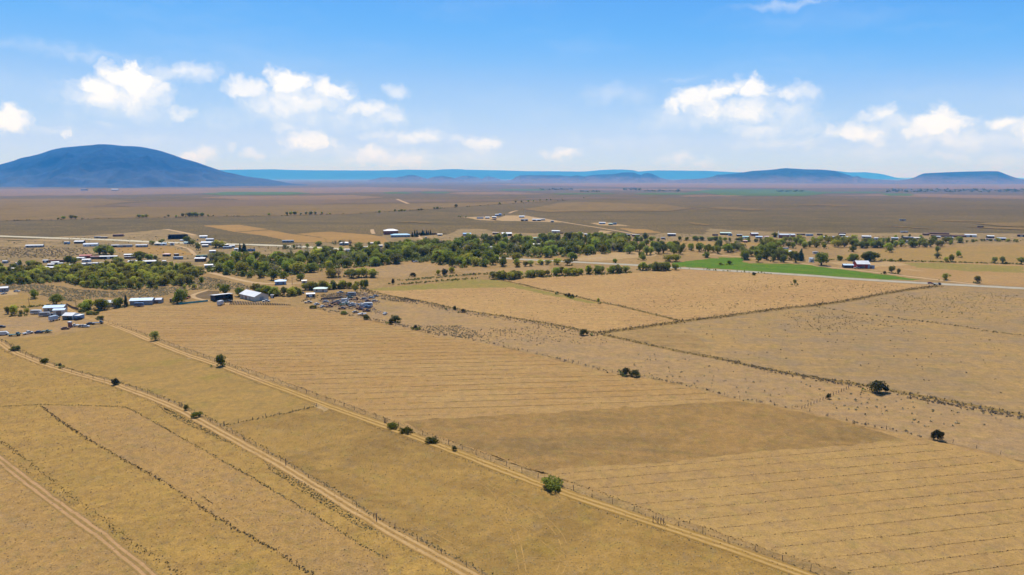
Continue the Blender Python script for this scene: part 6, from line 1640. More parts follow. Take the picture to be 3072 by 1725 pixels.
# ------------------------------------------------------------------ lone trees and bushes near the camera, each with its own label
for a in [
    ('elm', 'A', 1562, 1278, 100, 'dark round tree beside the middle track at the left end', None, 1.0), ('cottonwood', 'f', 1666, 348, 90, 'small bright green tree beside the middle track', None, .8),
    ('bush', 'f', 122, 230, 36, 'round green bush nearest the left edge on the left track', None, 1.0), ('bush', 'f', 334, 322, 34, 'round green bush second from the left edge along the left track', None, .85), ('juniper', 'f', 452, 356, 34, 'small upright dark bush third along the left track', None, .7),
    ('juniper', 'f', 870, 488, 56, 'blocky dark green bush fourth along the left track', None, .95), ('juniper', 'f', 1405, 680, 46, 'dark bush beside the gate posts on the left track', None, .8), ('bush', 'f', 1484, 734, 44, 'spreading yellow-green bush just below the gate posts on the left track', None, .85),
    ('bush', 'h', 695, 964, 40, 'low green bush farthest up the middle track, right of two posts', None, 1.3), ('bush', 'h', 800, 1000, 40, 'low yellow-green bush second along the middle track', None, 1.25), ('bush', 'h', 997, 1074, 40, 'low green bush third along the middle track', None, 1.25), ('juniper', 'h', 1165, 1136, 42, 'round dark bush fourth along the middle track', None, .85),
    ('bush', 'h', 1890, 1414, 72, 'largest green bush beside the middle track in the foreground', None, 1.3), ('juniper', 'h', 498, 145, 42, 'dark juniper at the scrapyard end of the hay field', None, .9), ('juniper', 'h', 686, 183, 48, 'dark juniper in front of a wider one at the edge of the hay field', None, .7),
    ('juniper', 'h', 724, 165, 58, 'wide dark juniper behind a narrower one at the edge of the hay field', None, 1.2), ('juniper', 'h', 873, 224, 42, 'small conical juniper on the upper edge of the hay field', None, .75), ('juniper', 'h', 1166, 72, 32, 'small juniper with trunk on the far ditch, left of a pair', None, .8),
    ('juniper', 'h', 1228, 94, 32, 'low spreading juniper on the far ditch, right of a pair', None, 1.1), ('juniper', 'h', 2138, 265, 54, 'broad juniper at the corner where the two ditches meet', None, 1.1), ('juniper', 'h', 2458, 567, 68, 'left of two round junipers on the edge of the hay field', None, .95),
    ('juniper', 'h', 2527, 580, 62, 'right of two round junipers on the edge of the hay field', None, 1.0), ('juniper', 'j', 1608, 740, 92, 'large dark juniper with shadow in the right-hand pasture', None, 1.2), ('juniper', 'j', 1285, 784, 40, 'small juniper on the short cross fence at the right', None, .75),
    ('juniper', 'k', 1952, 290, 88, 'tall olive juniper at the edge of the lower hay field on the right', None, .8), ('bush', 'h', 100, 64, 26, 'small green bush at the start of the scrapyard verge', None, .9), ('bush', 'h', 330, 108, 28, 'green bush at the middle of the scrapyard verge', None, 1.0),
    ('juniper', 'C', 1585, 812, 28, 'tiny juniper on the inner ditch, left of a group of three', None, .7), ('juniper', 'C', 1670, 832, 28, 'leftmost of the three junipers on the inner ditch', None, 1.1), ('juniper', 'C', 1703, 842, 46, 'middle pointed juniper of three on the inner ditch', None, .7), ('juniper', 'C', 1738, 850, 42, 'rightmost of the three junipers on the inner ditch', None, .8),
    ('willow', 'C', 1994, 907, 58, 'pale green tree alone on the inner ditch', None, .7), ('juniper', 'C', 132, 637, 48, 'round dark juniper on the sandy flat below the grove', None, 1.1), ('juniper', 'C', 450, 617, 66, 'dark juniper between pale willows on the sandy flat', None, 1.1),
    ('juniper', 'C', 740, 622, 28, 'tiny juniper on the bank below the grove', None, .7), ('juniper', 'D', 1548, 622, 32, 'small dark bush on the highway verge', None, 1.2), ('elm', 'D', 1957, 720, 58, 'grey-green tree alone in the tufted field below the highway', None, .75),
    ('elm', 'E', 1782, 672, 72, 'umbrella-shaped tree on the gravel road, left of two', None, 1.1), ('elm', 'E', 2106, 706, 80, 'umbrella-shaped tree on the gravel road, right of two', None, 1.0), ('elm', 'E', 1240, 602, 76, 'leaning open tree left in the pair beside the gravel road', None, 1.1),
    ('elm', 'E', 1312, 612, 58, 'smaller open tree right in the pair beside the gravel road', None, .9), ('juniper', 'E', 1172, 612, 36, 'small shrub left of the pair of open trees by the gravel road', None, .7), ('elm', 'E', 2276, 502, 66, 'left of two pale round trees near the right edge', None, .9),
    ('elm', 'E', 2356, 506, 76, 'right of two pale round trees near the right edge', None, .85), ('juniper', 'E', 2394, 510, 26, 'dark shrub right of two pale round trees near the right edge', None, 1.2), ('elm', 'E', 2548, 512, 74, 'pale tree cut off by the right edge', None, 1.2),
    ('willow', 'E', 1790, 492, 54, 'left stem clump of the willow pair on the right meadow ditch', None, .9), ('willow', 'E', 1838, 490, 80, 'right stem clump of the willow pair on the right meadow ditch', None, .8), ('elm', 'E', 1702, 452, 56, 'broad pale tree above the right meadow ditch', None, 1.2),
    ('cottonwood', 'E', 1702, 392, 66, 'upright green tree in the open pasture on the right', None, .75), ('cottonwood', 'E', 1912, 442, 70, 'green tree right of the upright one in the open pasture', None, .7), ('cottonwood', 'E', 1226, 392, 60, 'broad dark tree with shadow in the open pasture', None, 1.2),
    ('cottonwood', 'E', 852, 387, 62, 'dark tree left of the broad one in the open pasture', None, 1.1), ('cottonwood', 'E', 535, 524, 135, 'big round golden-green tree by the gravel road beside a white house', None, 1.0),
    ('cottonwood', 'A', 570, 917, 108, 'large dark tree behind the long tan house at the crossroads', None, 1.25), ('cottonwood', 'A', 345, 858, 96, 'dark leaning tree at the edge of the yellow pasture', None, .8), ('cottonwood', 'A', 1828, 902, 145, 'tall green tree rising beside the red truck', None, .85),
    ('cottonwood', 'A', 1790, 905, 100, 'lower tree left of the tall green one by the red truck', None, .9), ('spruce', 'A', 1270, 938, 128, 'dark columnar conifer left of the long grey farm building', None, .75), ('cottonwood', 'A', 2030, 712, 76, 'lone green tree on the brushy flat left of the sandy road', None, .7),
    ('cottonwood', 'A', 2270, 822, 112, 'round green tree behind the open pole barn', None, 1.15), ('cottonwood', 'A', 2415, 835, 92, 'round green tree behind the gap between the two barns', None, 1.1),
    ('willow', 'A', 80, 1012, 76, 'tree at the left end of the yard row left of the campers', None, .8), ('willow', 'A', 142, 1028, 106, 'tallest dark tree in the yard row left of the campers', None, .8), ('willow', 'A', 214, 1032, 60, 'short bushy tree in the yard row left of the campers', None, .8), ('willow', 'A', 272, 1012, 62, 'green tree at the right end of the yard row left of the campers', None, .8),
    ('bush', 'A', 832, 992, 34, 'yellow-green bush left of three beside the track at the crossroads', None, 1.2), ('bush', 'A', 905, 1015, 36, 'yellow-green bush in the middle of three beside the track', None, 1.3), ('bush', 'A', 968, 1018, 32, 'yellow-green bush right of three beside the track', None, 1.2), ('bush', 'A', 1012, 1068, 38, 'bright bush below the three yellow-green ones beside the track', None, 1.1),
    ('cottonwood', 'B', 742, 672, 95, 'left of two broad dark trees above the house in the clearing', None, 1.15), ('cottonwood', 'B', 842, 668, 84, 'right of two broad dark trees above the house in the clearing', None, 1.15), ('cottonwood', 'B', 1010, 674, 68, 'broad round tree right of the clearing', None, 1.2),
    ('cottonwood', 'B', 500, 648, 58, 'small tree at the lower rim of the grove by the sandy road', None, 1.0), ('cottonwood', 'B', 612, 648, 78, 'bright tree at the lower rim of the grove above the sandy road', None, 1.0), ('cottonwood', 'B', 432, 634, 62, 'leftmost tree at the lower rim of the grove', None, .9),
    ('cottonwood', 'B', 1635, 752, 84, 'left one of the twin trees at the head of the inner field', None, .75), ('cottonwood', 'B', 1672, 758, 94, 'right one of the twin trees at the head of the inner field', None, .65), ('willow', 'B', 1562, 792, 84, 'pale tree left below the twin trees', None, .9), ('willow', 'C', 385, 622, 56, 'pale willow left of the dark juniper on the sandy flat', None, .9), ('willow', 'C', 525, 600, 60, 'pale willow right of the dark juniper on the sandy flat', None, 1.1),
    ('juniper', 'B', 1942, 712, 62, 'slim dark tree on the bank above the green field strip', None, .5),
]:
    tree_px(a[0], a[1], a[2], a[3], a[4], a[5], a[6], a[7])

# ------------------------------------------------------------------ rows and groves
KEEP_OFF = [resample(G2(l), 6) for l in (HWY, T2[:8])] + [resample(G2(zz('A', (2040, 575), (2060, 582), (2300, 642), (2530, 697)) + zz('B', (620, 712), (760, 712), (900, 702), (1300, 697), (1480, 707))), 5)]
KEEP_OFF = np.vstack(KEEP_OFF)
BXY = np.array([b[0] for b in BUILDINGS]); BL_ = np.array([b[2] for b in BUILDINGS])


def free(P, r_road=5.0, front=22.0):
    P = np.asarray(P)
    if np.min(np.hypot(KEEP_OFF[:, 0] - P[0], KEEP_OFF[:, 1] - P[1])) < r_road:
        return False
    # keep the sight line in front of a building open
    d = np.array([P[0], P[1]]) / np.hypot(P[0], P[1])
    rel = BXY - P
    along = rel @ d
    across = np.abs(rel @ np.array([d[1], -d[0]]))
    hit = (across < BL_ * 0.5 + 2.5) & (along > -BL_ * 0.5 - 3) & (along < front)
    return not hit.any()


def grove(polypx, n, mind, mix, h, label, group, front=22.0, seed=1):
    """mix: {kind: weight}; h: (low, high) metres."""
    g = np.random.default_rng(seed)
    pts = poly_scatter(G2(polypx), n, mind, g)
    ks = list(mix); w = np.array([mix[k] for k in ks], float); w /= w.sum()
    c = 0
    for P in pts:
        if not free(P, front=front):
            continue
        k = ks[g.choice(len(ks), p=w)]
        hh = h[0] + (h[1] - h[0]) * g.random()
        if k == 'bush': hh *= 0.4
        tree(k, P, hh, label.replace('{}', {'cottonwood': 'rounded green tree', 'poplar': 'upright green tree', 'willow': 'yellow-green tree', 'elm': 'grey-green tree', 'bare': 'sparse greyish tree', 'juniper': 'dark juniper', 'bush': 'low green bush', 'spruce': 'dark conifer'}[k]), group, 0.85 + 0.45 * g.random())
        c += 1
    return c


def tree_row(z, pts, n, mix, hpx, label, group, seed=1, jit=2.0, wf=1.0):
    g = np.random.default_rng(seed)
    C = G2(zz(z, *pts))
    s = np.concatenate([[0], np.cumsum(np.linalg.norm(np.diff(C, axis=0), axis=1))])
    ks = list(mix); w = np.array([mix[k] for k in ks], float); w /= w.sum()
    for i in range(n):
        f = (i + 0.5 + 0.7 * (g.random() - 0.5)) / n * s[-1]
        P = np.array([np.interp(f, s, C[:, 0]), np.interp(f, s, C[:, 1])]) + g.normal(0, jit, 2)
        k = ks[g.choice(len(ks), p=w)]
        q = np.array([P[0], P[1], float(ground_z(math.hypot(P[0], P[1])))])
        hh = hpx / ZOOM[z][2] * forward_dist(q) / FOC * (0.7 + 0.55 * g.random()) * (0.4 if k == 'bush' else 1)
        tree(k, P, hh, label.replace('{}', {'cottonwood': 'rounded green tree', 'poplar': 'upright green tree', 'willow': 'yellow-green tree', 'elm': 'grey-green tree', 'bare': 'sparse greyish tree', 'juniper': 'dark juniper', 'bush': 'low green bush', 'spruce': 'dark conifer'}[k]), group, wf * (0.9 + 0.5 * g.random()))


G1 = zz('A', (-300, 720), (-300, 570), (0, 560), (180, 570), (420, 595), (700, 570), (1000, 545), (1250, 530), (1500, 550), (1750, 550), (2060, 600), (1990, 640), (1920, 650), (1920, 740), (1700, 725), (1400, 765), (1100, 770), (850, 745), (650, 690), (450, 705), (200, 715))
grove(G1, 290, 4.9, {'willow': 7, 'poplar': 2.2, 'elm': 1.2}, (4.2, 8.5), '{} in the left tree belt', 'trees of the left belt', front=10, seed=21)
G2a = zz('B', (60, 590), (100, 480), (200, 455), (450, 475), (700, 455), (900, 415), (1250, 415), (1450, 400), (1700, 365), (2000, 350), (2300, 340), (2576, 320), (2576, 492), (2300, 490), (2050, 480), (1950, 520), (1500, 550), (1200, 590), (900, 625), (700, 640), (400, 630), (200, 620))
grove(G2a, 150, 9.5, {'cottonwood': 4, 'poplar': 4, 'elm': 2.5, 'willow': 1.5, 'bare': 1.1}, (7.0, 12.5), '{} in the western dense grove', 'trees of the dense grove', front=16, seed=22)
G2b = zz('C', (0, 345), (300, 325), (560, 295), (720, 285), (1000, 268), (1400, 258), (1700, 250), (2000, 250), (2230, 265), (2280, 330), (2260, 395), (1900, 420), (1700, 440), (1300, 450), (1000, 442), (880, 500), (1000, 540), (600, 552), (300, 500), (0, 490))
grove(G2b, 160, 10.5, {'cottonwood': 5, 'poplar': 3.5, 'elm': 2, 'willow': 1.3, 'bare': .8}, (8, 13.5), '{} in the eastern dense grove', 'trees of the dense grove', front=14, seed=23)
for poly, n, mind, mix, h, lb, sd in [
        (zz('D', (290, 335), (460, 325), (650, 335), (660, 420), (300, 425)), 14, 8, {'poplar': 1, 'cottonwood': 1}, (9, 12), '{} left of the alfalfa field', 31),
        (zz('D', (690, 345), (850, 345), (850, 420), (700, 425)), 8, 8, {'poplar': 1, 'cottonwood': 1}, (8, 11), '{} above the pale willow bush', 32),
        (zz('D', (880, 355), (1430, 330), (1440, 420), (1200, 408), (950, 400)), 22, 9, {'poplar': 4, 'cottonwood': 2, 'elm': 2, 'bare': 1}, (8, 12), '{} behind the alfalfa corner', 33),
        (zz('D', (1430, 430), (1650, 345), (1780, 350), (1810, 440), (2100, 465), (2100, 500), (1450, 492)), 38, 8, {'poplar': 5, 'cottonwood': 2, 'elm': 2, 'spruce': .6}, (8, 13), '{} along the top of the alfalfa field', 34),
        (zz('D', (1650, 295), (2100, 270), (2576, 275), (2576, 335), (2300, 360), (1800, 352)), 48, 9, {'poplar': 3, 'cottonwood': 1, 'willow': 4}, (7, 10), '{} in the belt below the brick building', 35),
        (zz('E', (780, 300), (1150, 295), (1450, 300), (1550, 350), (1000, 352)), 26, 9, {'poplar': 3, 'cottonwood': 1, 'elm': 3, 'willow': 1}, (7, 10), '{} in the belt below the right village', 36),
        (zz('E', (1450, 300), (1950, 285), (1900, 330), (1450, 352)), 18, 9, {'poplar': 3, 'cottonwood': 1, 'elm': 3}, (7, 10), '{} in the belt right of the open pasture', 37),
        (zz('D', (0, 260), (470, 265), (460, 300), (270, 330), (270, 395), (0, 395)), 34, 9.5, {'poplar': 5, 'cottonwood': 2, 'elm': 2}, (9, 12.5), '{} at the right end of the grove', 38),
        (zz('a2', (2000, 730), (2300, 700), (2576, 760), (2576, 1000), (2100, 960)), 20, 7, {'poplar': 5, 'cottonwood': 2, 'willow': 2}, (7, 10), '{} beside the lane left of the grove', 39),
        (zz('C', (600, 480), (900, 455), (1000, 500), (1300, 470), (1330, 540), (1000, 545), (620, 552)), 16, 8, {'poplar': 3, 'cottonwood': 1, 'willow': 2}, (8, 11), '{} on the front lobe of the grove', 40)]:
    grove(poly, n, mind, mix, h, lb, 'trees of the valley stands', front=14, seed=sd)
tree_px('willow', 'D', 690, 485, 70, 'wide pale green willow bush left of the alfalfa field, left half', None, 1.6)
tree_px('willow', 'D', 760, 485, 76, 'wide pale green willow bush left of the alfalfa field, right half', None, 1.4)
for z, x, y, h, lb in [('D', 150, 500, 44, 'round bush on the far verge of the highway'), ('D', 430, 470, 52, 'dark tree alone in the clearing above the highway'), ('D', 1070, 445, 60, 'yellow-green tree at the left corner of the alfalfa field'), ('D', 1300, 517, 44, 'dark shrub in the middle of the alfalfa field'), ('D', 1210, 520, 24, 'low shrub left of the dark one in the alfalfa field')]:
    tree_px('cottonwood', z, x, y, h, lb, None, 1.2)
for z, pts, n, mix, h, lb, sd in [
        ('C', [(930, 662), (1230, 655)], 13, {'elm': 3, 'willow': 3, 'poplar': 1, 'cottonwood': 1}, 72, '{} in the left row along the inner field', 51), ('C', [(1280, 640), (1450, 635)], 8, {'willow': 2, 'elm': 2}, 66, '{} in the middle row along the inner field', 52),
        ('C', [(1500, 628), (1900, 610), (2310, 592)], 30, {'elm': 2, 'poplar': 3, 'cottonwood': 1, 'willow': 1}, 72, '{} in the dense row along the inner field', 53), ('D', [(400, 570), (560, 575), (740, 572)], 16, {'poplar': 3, 'cottonwood': 1, 'elm': 1}, 74, '{} in the clump beside the highway', 54),
        ('C', [(1200, 545), (1420, 520), (1700, 525)], 8, {'willow': 3, 'elm': 1}, 60, '{} between highway and inner row', 55), ('D', [(780, 275), (1050, 275), (1320, 282)], 15, {'poplar': 3, 'cottonwood': 1, 'elm': 1}, 42, '{} in the low orchard row behind the pasture', 56),
        ('E', [(690, 477), (880, 478)], 5, {'poplar': 1, 'cottonwood': 1}, 60, '{} in the left ditch row', 57), ('E', [(940, 478), (1080, 480)], 4, {'poplar': 1, 'cottonwood': 1}, 82, '{} in the tall ditch row', 58),
        ('E', [(1150, 480), (1350, 485)], 7, {'willow': 1, 'bush': 1}, 26, '{} in the low ditch row', 59), ('B', [(560, 800), (800, 832), (1030, 815)], 18, {'poplar': 3, 'cottonwood': 1, 'willow': 2}, 80, '{} in the hedge row behind the gabled barn', 60),
        ('B', [(1040, 770), (1300, 765), (1560, 750)], 17, {'poplar': 2, 'cottonwood': 1, 'willow': 2}, 74, '{} in the row behind the scrapyard', 61), ('B', [(1330, 640), (1560, 650), (1800, 640)], 11, {'willow': 2, 'bare': 2, 'elm': 2}, 82, '{} on the sandy bank below the grove', 62),
        ('A', [(800, 968), (950, 975), (1130, 955), (1230, 945)], 8, {'poplar': 3, 'cottonwood': 1, 'willow': 2}, 105, '{} hiding the cream house', 63), ('A', [(180, 530), (330, 530), (430, 545)], 6, {'poplar': 2, 'cottonwood': 1, 'willow': 1}, 60, '{} at the left village edge', 64),
        ('a1', [(1400, 720), (1680, 730)], 4, {'poplar': 1, 'cottonwood': 1}, 150, '{} beside the left village houses', 65), ('a1', [(2130, 520), (2400, 545)], 5, {'poplar': 2, 'cottonwood': 1, 'elm': 1}, 190, '{} above the long white row barn', 66), ('a2', [(60, 820), (250, 810)], 3, {'elm': 1}, 180, '{} below the left village lane', 67),
        ('a2', [(480, 720), (720, 735), (960, 720)], 5, {'poplar': 1, 'cottonwood': 1}, 160, '{} in the left village clump', 68), ('a2', [(690, 370), (900, 395), (1100, 345)], 4, {'elm': 1}, 80, '{} beside the village road at the left', 69), ('a2', [(1580, 330), (1800, 480), (1780, 540)], 5, {'elm': 2, 'poplar': 1, 'cottonwood': 1}, 130, '{} below the blue-roofed barn', 70),
        ('a2', [(2180, 450), (2330, 460)], 3, {'willow': 1}, 150, '{} at the village road bend', 71), ('b1', [(160, 490), (290, 490)], 3, {'spruce': 1}, 140, '{} in the dark trio by the village road', 72), ('b1', [(880, 440), (1500, 420)], 8, {'elm': 2, 'bare': 1}, 80, '{} dotted below the village road', 73),
        ('b1', [(1650, 370), (1780, 375)], 2, {'poplar': 1, 'cottonwood': 1}, 90, '{} above the village road near the grove', 74), ('b1', [(1800, 480), (2000, 500)], 4, {'elm': 1}, 100, '{} at the grove corner house', 75), ('b1', [(1880, 330), (2400, 380)], 7, {'bare': 3, 'elm': 1}, 100, '{} round the house above the road', 76),
        ('b2', [(100, 640), (360, 620), (660, 640), (1080, 640)], 9, {'elm': 2, 'poplar': 2, 'cottonwood': 1}, 90, '{} below the sky blue-roofed building', 77), ('b2', [(990, 455), (1080, 460)], 3, {'spruce': 1}, 110, '{} right of the sky blue-roofed building', 78), ('b2', [(1135, 412), (1360, 410)], 7, {'spruce': 1}, 75, '{} in the conifer row beyond the sky blue-roofed building', 79),
        ('b4', [(430, 520), (800, 540), (1180, 540)], 12, {'poplar': 3, 'cottonwood': 1, 'elm': 2}, 85, '{} where the plain road ends', 80), ('b5', [(150, 350), (500, 360), (830, 360)], 11, {'poplar': 2, 'cottonwood': 1, 'elm': 2}, 80, '{} left of the brick building', 81), ('b5', [(890, 270), (980, 270)], 2, {'spruce': 1, 'elm': 1}, 100, '{} at the white gable of the brick building', 82),
        ('b6', [(20, 370), (380, 370), (480, 385)], 9, {'poplar': 2, 'cottonwood': 1, 'elm': 1}, 100, '{} left of the open pasture', 83), ('b6', [(510, 235), (970, 215), (1100, 235), (1560, 235)], 6, {'poplar': 1, 'cottonwood': 1, 'spruce': 1}, 55, '{} among the right village sheds', 84), ('b6', [(1620, 290), (2000, 270), (2576, 285)], 13, {'elm': 2, 'willow': 1}, 45, '{} in the low belt at the right edge', 85),
        ('a4', [(560, 325), (2300, 260)], 4, {'willow': 1}, 90, '{} standing on the brushy flat', 86), ('C', [(2400, 430), (2460, 470)], 2, {'poplar': 1, 'cottonwood': 1}, 60, '{} in the sandy clearing above the highway', 87), ('C', [(1720, 470), (1800, 480)], 2, {'poplar': 1, 'cottonwood': 1}, 80, '{} at the highway bend below the grove', 88)]:
    tree_row(z, pts, n, mix, h, lb, 'tree rows', sd)
# far trees along the edge of the sage plain
far_spots = [('u', 480, 648, 22), ('u', 540, 648, 30), ('u', 570, 648, 26), ('u', 440, 650, 12), ('u', 620, 648, 12), ('u', 1050, 640, 28), ('u', 1080, 638, 22), ('u', 1105, 638, 26), ('u', 1270, 632, 18), ('u', 1330, 632, 14), ('u', 1380, 632, 28), ('u', 1425, 631, 32), ('u', 1450, 630, 32), ('u', 1475, 630, 34), ('u', 1490, 630, 28),
             ('u', 1525, 629, 28), ('u', 1570, 629, 16), ('u', 1610, 628, 12), ('u', 2030, 620, 16), ('u', 2165, 618, 24), ('u', 2195, 616, 26), ('u', 2225, 616, 24), ('u', 2270, 616, 16), ('u', 2310, 615, 22), ('u', 2345, 614, 24), ('u', 2380, 614, 22), ('u', 2430, 613, 20), ('u', 2490, 612, 12), ('v', 288, 403, 22), ('v', 405, 391, 18), ('v', 435, 390, 14), ('v', 455, 390, 18),
             ('v', 478, 389, 16), ('v', 583, 382, 14), ('v', 603, 382, 16), ('v', 700, 374, 16), ('v', 725, 373, 18), ('v', 750, 372, 14), ('v', 865, 360, 24), ('v', 1195, 335, 14), ('v', 1315, 324, 14), ('v', 1360, 322, 14), ('v', 1410, 318, 14), ('v', 1450, 315, 12), ('v', 1500, 311, 14), ('v', 1550, 308, 12), ('v', 1580, 306, 12), ('v', 1665, 300, 8), ('v', 1830, 290, 8), ('v', 900, 434, 12), ('v', 940, 438, 14), ('v', 885, 430, 10), ('v', 1230, 420, 10)]
for k, (z, x, y, h) in enumerate(far_spots):
    tree_px('elm' if k % 3 else 'cottonwood', z, x, y, h * 1.1, 'small dark tree in the broken line across the far sage plain', 'far tree line', 1.15)


# ------------------------------------------------------------------ low growth: tufts, brush and rows
def tuft_mesh(name, P, size, hf, mat, label, cat, lift=0.03, big=False, seed=5, leaves=None):
    """Many small clumps as one mass. P (n,2); size: half-width per clump; hf: height relative to width. Each clump is a few leafy blades."""
    g = np.random.default_rng(seed)
    P = np.asarray(P, float); n = len(P)
    if n == 0:
        return
    q = leaves or (9 if big else 4)
    size = np.repeat(np.broadcast_to(np.asarray(size, float), (n,)) * (0.55 + 0.9 * g.random(n)), q)
    C = np.repeat(P, q, 0)
    m = n * q
    zb = np.repeat(ground_z(np.hypot(P[:, 0], P[:, 1])) + lift, q)
    ang = g.random(m) * 6.283
    rad = np.sqrt(g.random(m)) * 0.75
    h = (1 - rad * rad) * (0.35 + 0.65 * g.random(m)) * hf * 2
    c = np.column_stack([C[:, 0] + np.cos(ang) * rad * size, C[:, 1] + np.sin(ang) * rad * size, zb + h * size])
    nrm = np.column_stack([np.cos(ang) * rad, np.sin(ang) * rad, np.full(m, 0.55)]) + g.normal(0, 0.5, (m, 3))
    nrm /= np.linalg.norm(nrm, axis=1)[:, None]
    t1 = np.cross(nrm, g.normal(size=(m, 3))); t1 /= np.linalg.norm(t1, axis=1)[:, None] + 1e-9
    t2 = np.cross(nrm, t1)
    s = (size * (0.42 if q > 6 else 0.62) * (0.7 + 0.6 * g.random(m)))[:, None]
    V = np.stack([c - t1 * s, c - t2 * s * 0.8, c + t1 * s, c + t2 * s * 0.8], 1)
    V[:, :, 2] = np.maximum(V[:, :, 2], (zb - 0.02)[:, None])
    F = np.arange(m * 4).reshape(m, 4)
    T = np.repeat(np.clip(np.repeat(g.random(n), q) * 0.7 + 0.3 * g.random(m), 0, 1), 4)
    me = fast_mesh(name, V.reshape(-1, 3), F, mat, tint=T)
    return tag(link(name, me), label, cat, kind='stuff')


M_sagebush = leaf_mat('sagebrush_leaves', (0.170, 0.140, 0.066, 1), (0.300, 0.250, 0.130, 1), trans=0.25, per_tuft=True)
M_weed = leaf_mat('weed_clumps', (0.100, 0.088, 0.022, 1), (0.250, 0.200, 0.062, 1), trans=0.25, per_tuft=True)
M_drygrass = leaf_mat('dry_grass_clumps', (0.220, 0.155, 0.062, 1), (0.420, 0.310, 0.135, 1), trans=0.25, per_tuft=True)
M_dark_tuft = leaf_mat('dark_tufts', (0.095, 0.074, 0.026, 1), (0.190, 0.155, 0.058, 1), trans=0.25, per_tuft=True)
M_row_tuft = leaf_mat('row_stubble', (0.170, 0.122, 0.052, 1), (0.260, 0.190, 0.084, 1), trans=0.25, per_tuft=True)
M_greenweed = leaf_mat('green_weeds', (0.165, 0.155, 0.050, 1), (0.270, 0.245, 0.090, 1), trans=0.25, per_tuft=True)


def along(pix, spacing, spread, g, drop=0.0):
    C = resample(G2(pix), spacing)
    P = C + g.normal(0, 1, C.shape) * spread
    # irregular gaps
    s = np.sin(np.arange(len(P)) * spacing * 0.13 + g.random() * 6) + np.sin(np.arange(len(P)) * spacing * 0.041 + g.random() * 6)
    keep = g.random(len(P)) > drop * (1 + 0.6 * s)
    return P[keep]


g = np.random.default_rng(77)
for nm, pix, sp, sd_, sz, mat, lb in [
        ('ditch_grass', DITCH_T1, 0.42, 0.5, 0.24, M_weed, 'dark weeds along the ditch beside the left track'), ('ditch_grass', DITCH_T2, 0.45, 0.4, 0.19, M_weed, 'dark weeds along the ditch beside the middle track'),
        ('ditch_grass', DITCH_T3, 0.4, 0.45, 0.22, M_weed, 'dark weeds along the ditch in the bottom left corner'), ('furrow_grass', FUR1, 0.3, 0.25, 0.22, M_dark_tuft, 'thin furrow line of grass running beside the left track'),
        ('furrow_grass', FUR2, 0.3, 0.32, 0.26, M_dark_tuft, 'thin furrow line of grass across the left pasture'), ('ditch_grass', D1, 0.4, 1.3, 0.42, M_weed, 'weeds along the long ditch across the right pastures'),
        ('ditch_grass', D2, 0.4, 1.2, 0.42, M_weed, 'weeds along the inner ditch between the rowed fields'), ('ditch_grass', D3, 0.22, 2.0, 0.45, M_weed, 'weeds along the cross ditch towards the highway'),
        ('ditch_grass', D4, 0.7, 1.0, 0.5, M_dark_tuft, 'broken line of tufts across the right rangeland'), ('ditch_grass', CROSS_F, 0.3, 0.45, 0.28, M_dark_tuft, 'weeds under the short cross fence on the left'),
        ('track_grass', T2[8:], 0.35, 0.35, 0.13, M_drygrass, 'dry grass on the crown of the middle track'), ('track_grass', T1[3:], 0.4, 0.3, 0.12, M_drygrass, 'dry grass on the crown of the left track')]:
    P = along(pix, sp, sd_, g, 0.22)
    tuft_mesh(nm, P, sz, 0.55, mat, lb, 'grass', big=sz > 0.35, seed=int(sp * 100 + sz * 1000))
verge2 = np.vstack([along(T2[6:], 0.5, 0.3, g, 0.2) + np.array([1.2, 2.4]), along(T2[6:], 0.5, 0.3, g, 0.2) - np.array([1.4, 2.6]), along(T1[2:], 0.55, 0.35, g, 0.2) + np.array([1.2, 2.0]), along(T1[2:], 0.55, 0.4, g, 0.2) - np.array([1.2, 2.2]), along(T3[1:], 0.6, 0.4, g, 0.2) + np.array([1.4, 1.9])])
tuft_mesh('verge_grass', verge2, 0.2, 0.5, M_drygrass, 'dry grass along the edges of the tracks', 'grass', seed=9)


def furrow_strips(rows, poly, width, mat, label):
    """The thin dark furrow under each stubble line: a strip of uneven width that breaks off here and there."""
    g = np.random.default_rng(5)
    V, F = [], []
    for p in rows:
        p = p[inside(poly, p)]
        if len(p) < 12:
            continue
        p = p[::3].copy()
        p[1:-1] = (p[:-2] + p[1:-1] + p[2:]) / 3
        d = np.gradient(p, axis=0); d /= np.linalg.norm(d, axis=1)[:, None] + 1e-9
        nn = np.column_stack([-d[:, 1], d[:, 0]])
        w = width * (0.35 + 0.5 * g.random(len(p)) + 0.4 * np.sin(np.arange(len(p)) * 0.05 + g.random() * 6) ** 2)[:, None] * 0.5
        b = len(V); n = len(p)
        V += list(with_z(p + nn * w, 0.052)) + list(with_z(p - nn * w, 0.052))
        for i in range(n - 1):
            if np.linalg.norm(p[i + 1] - p[i]) < 6 and g.random() > 0.12:
                F.append((b + i, b + i + n, b + i + n + 1, b + i + 1))
    o = mesh_obj('furrow_line', V, F, M_furrow)
    tag(o, label.replace('stubble', 'furrow'), 'furrows', kind='stuff')


M_furrow = soil('furrow_soil', gc(162, 126, 78), gc(172, 134, 84), gc(150, 118, 74), big=20, mid=3, fine=0.6, seed=25, contrast=0.5)


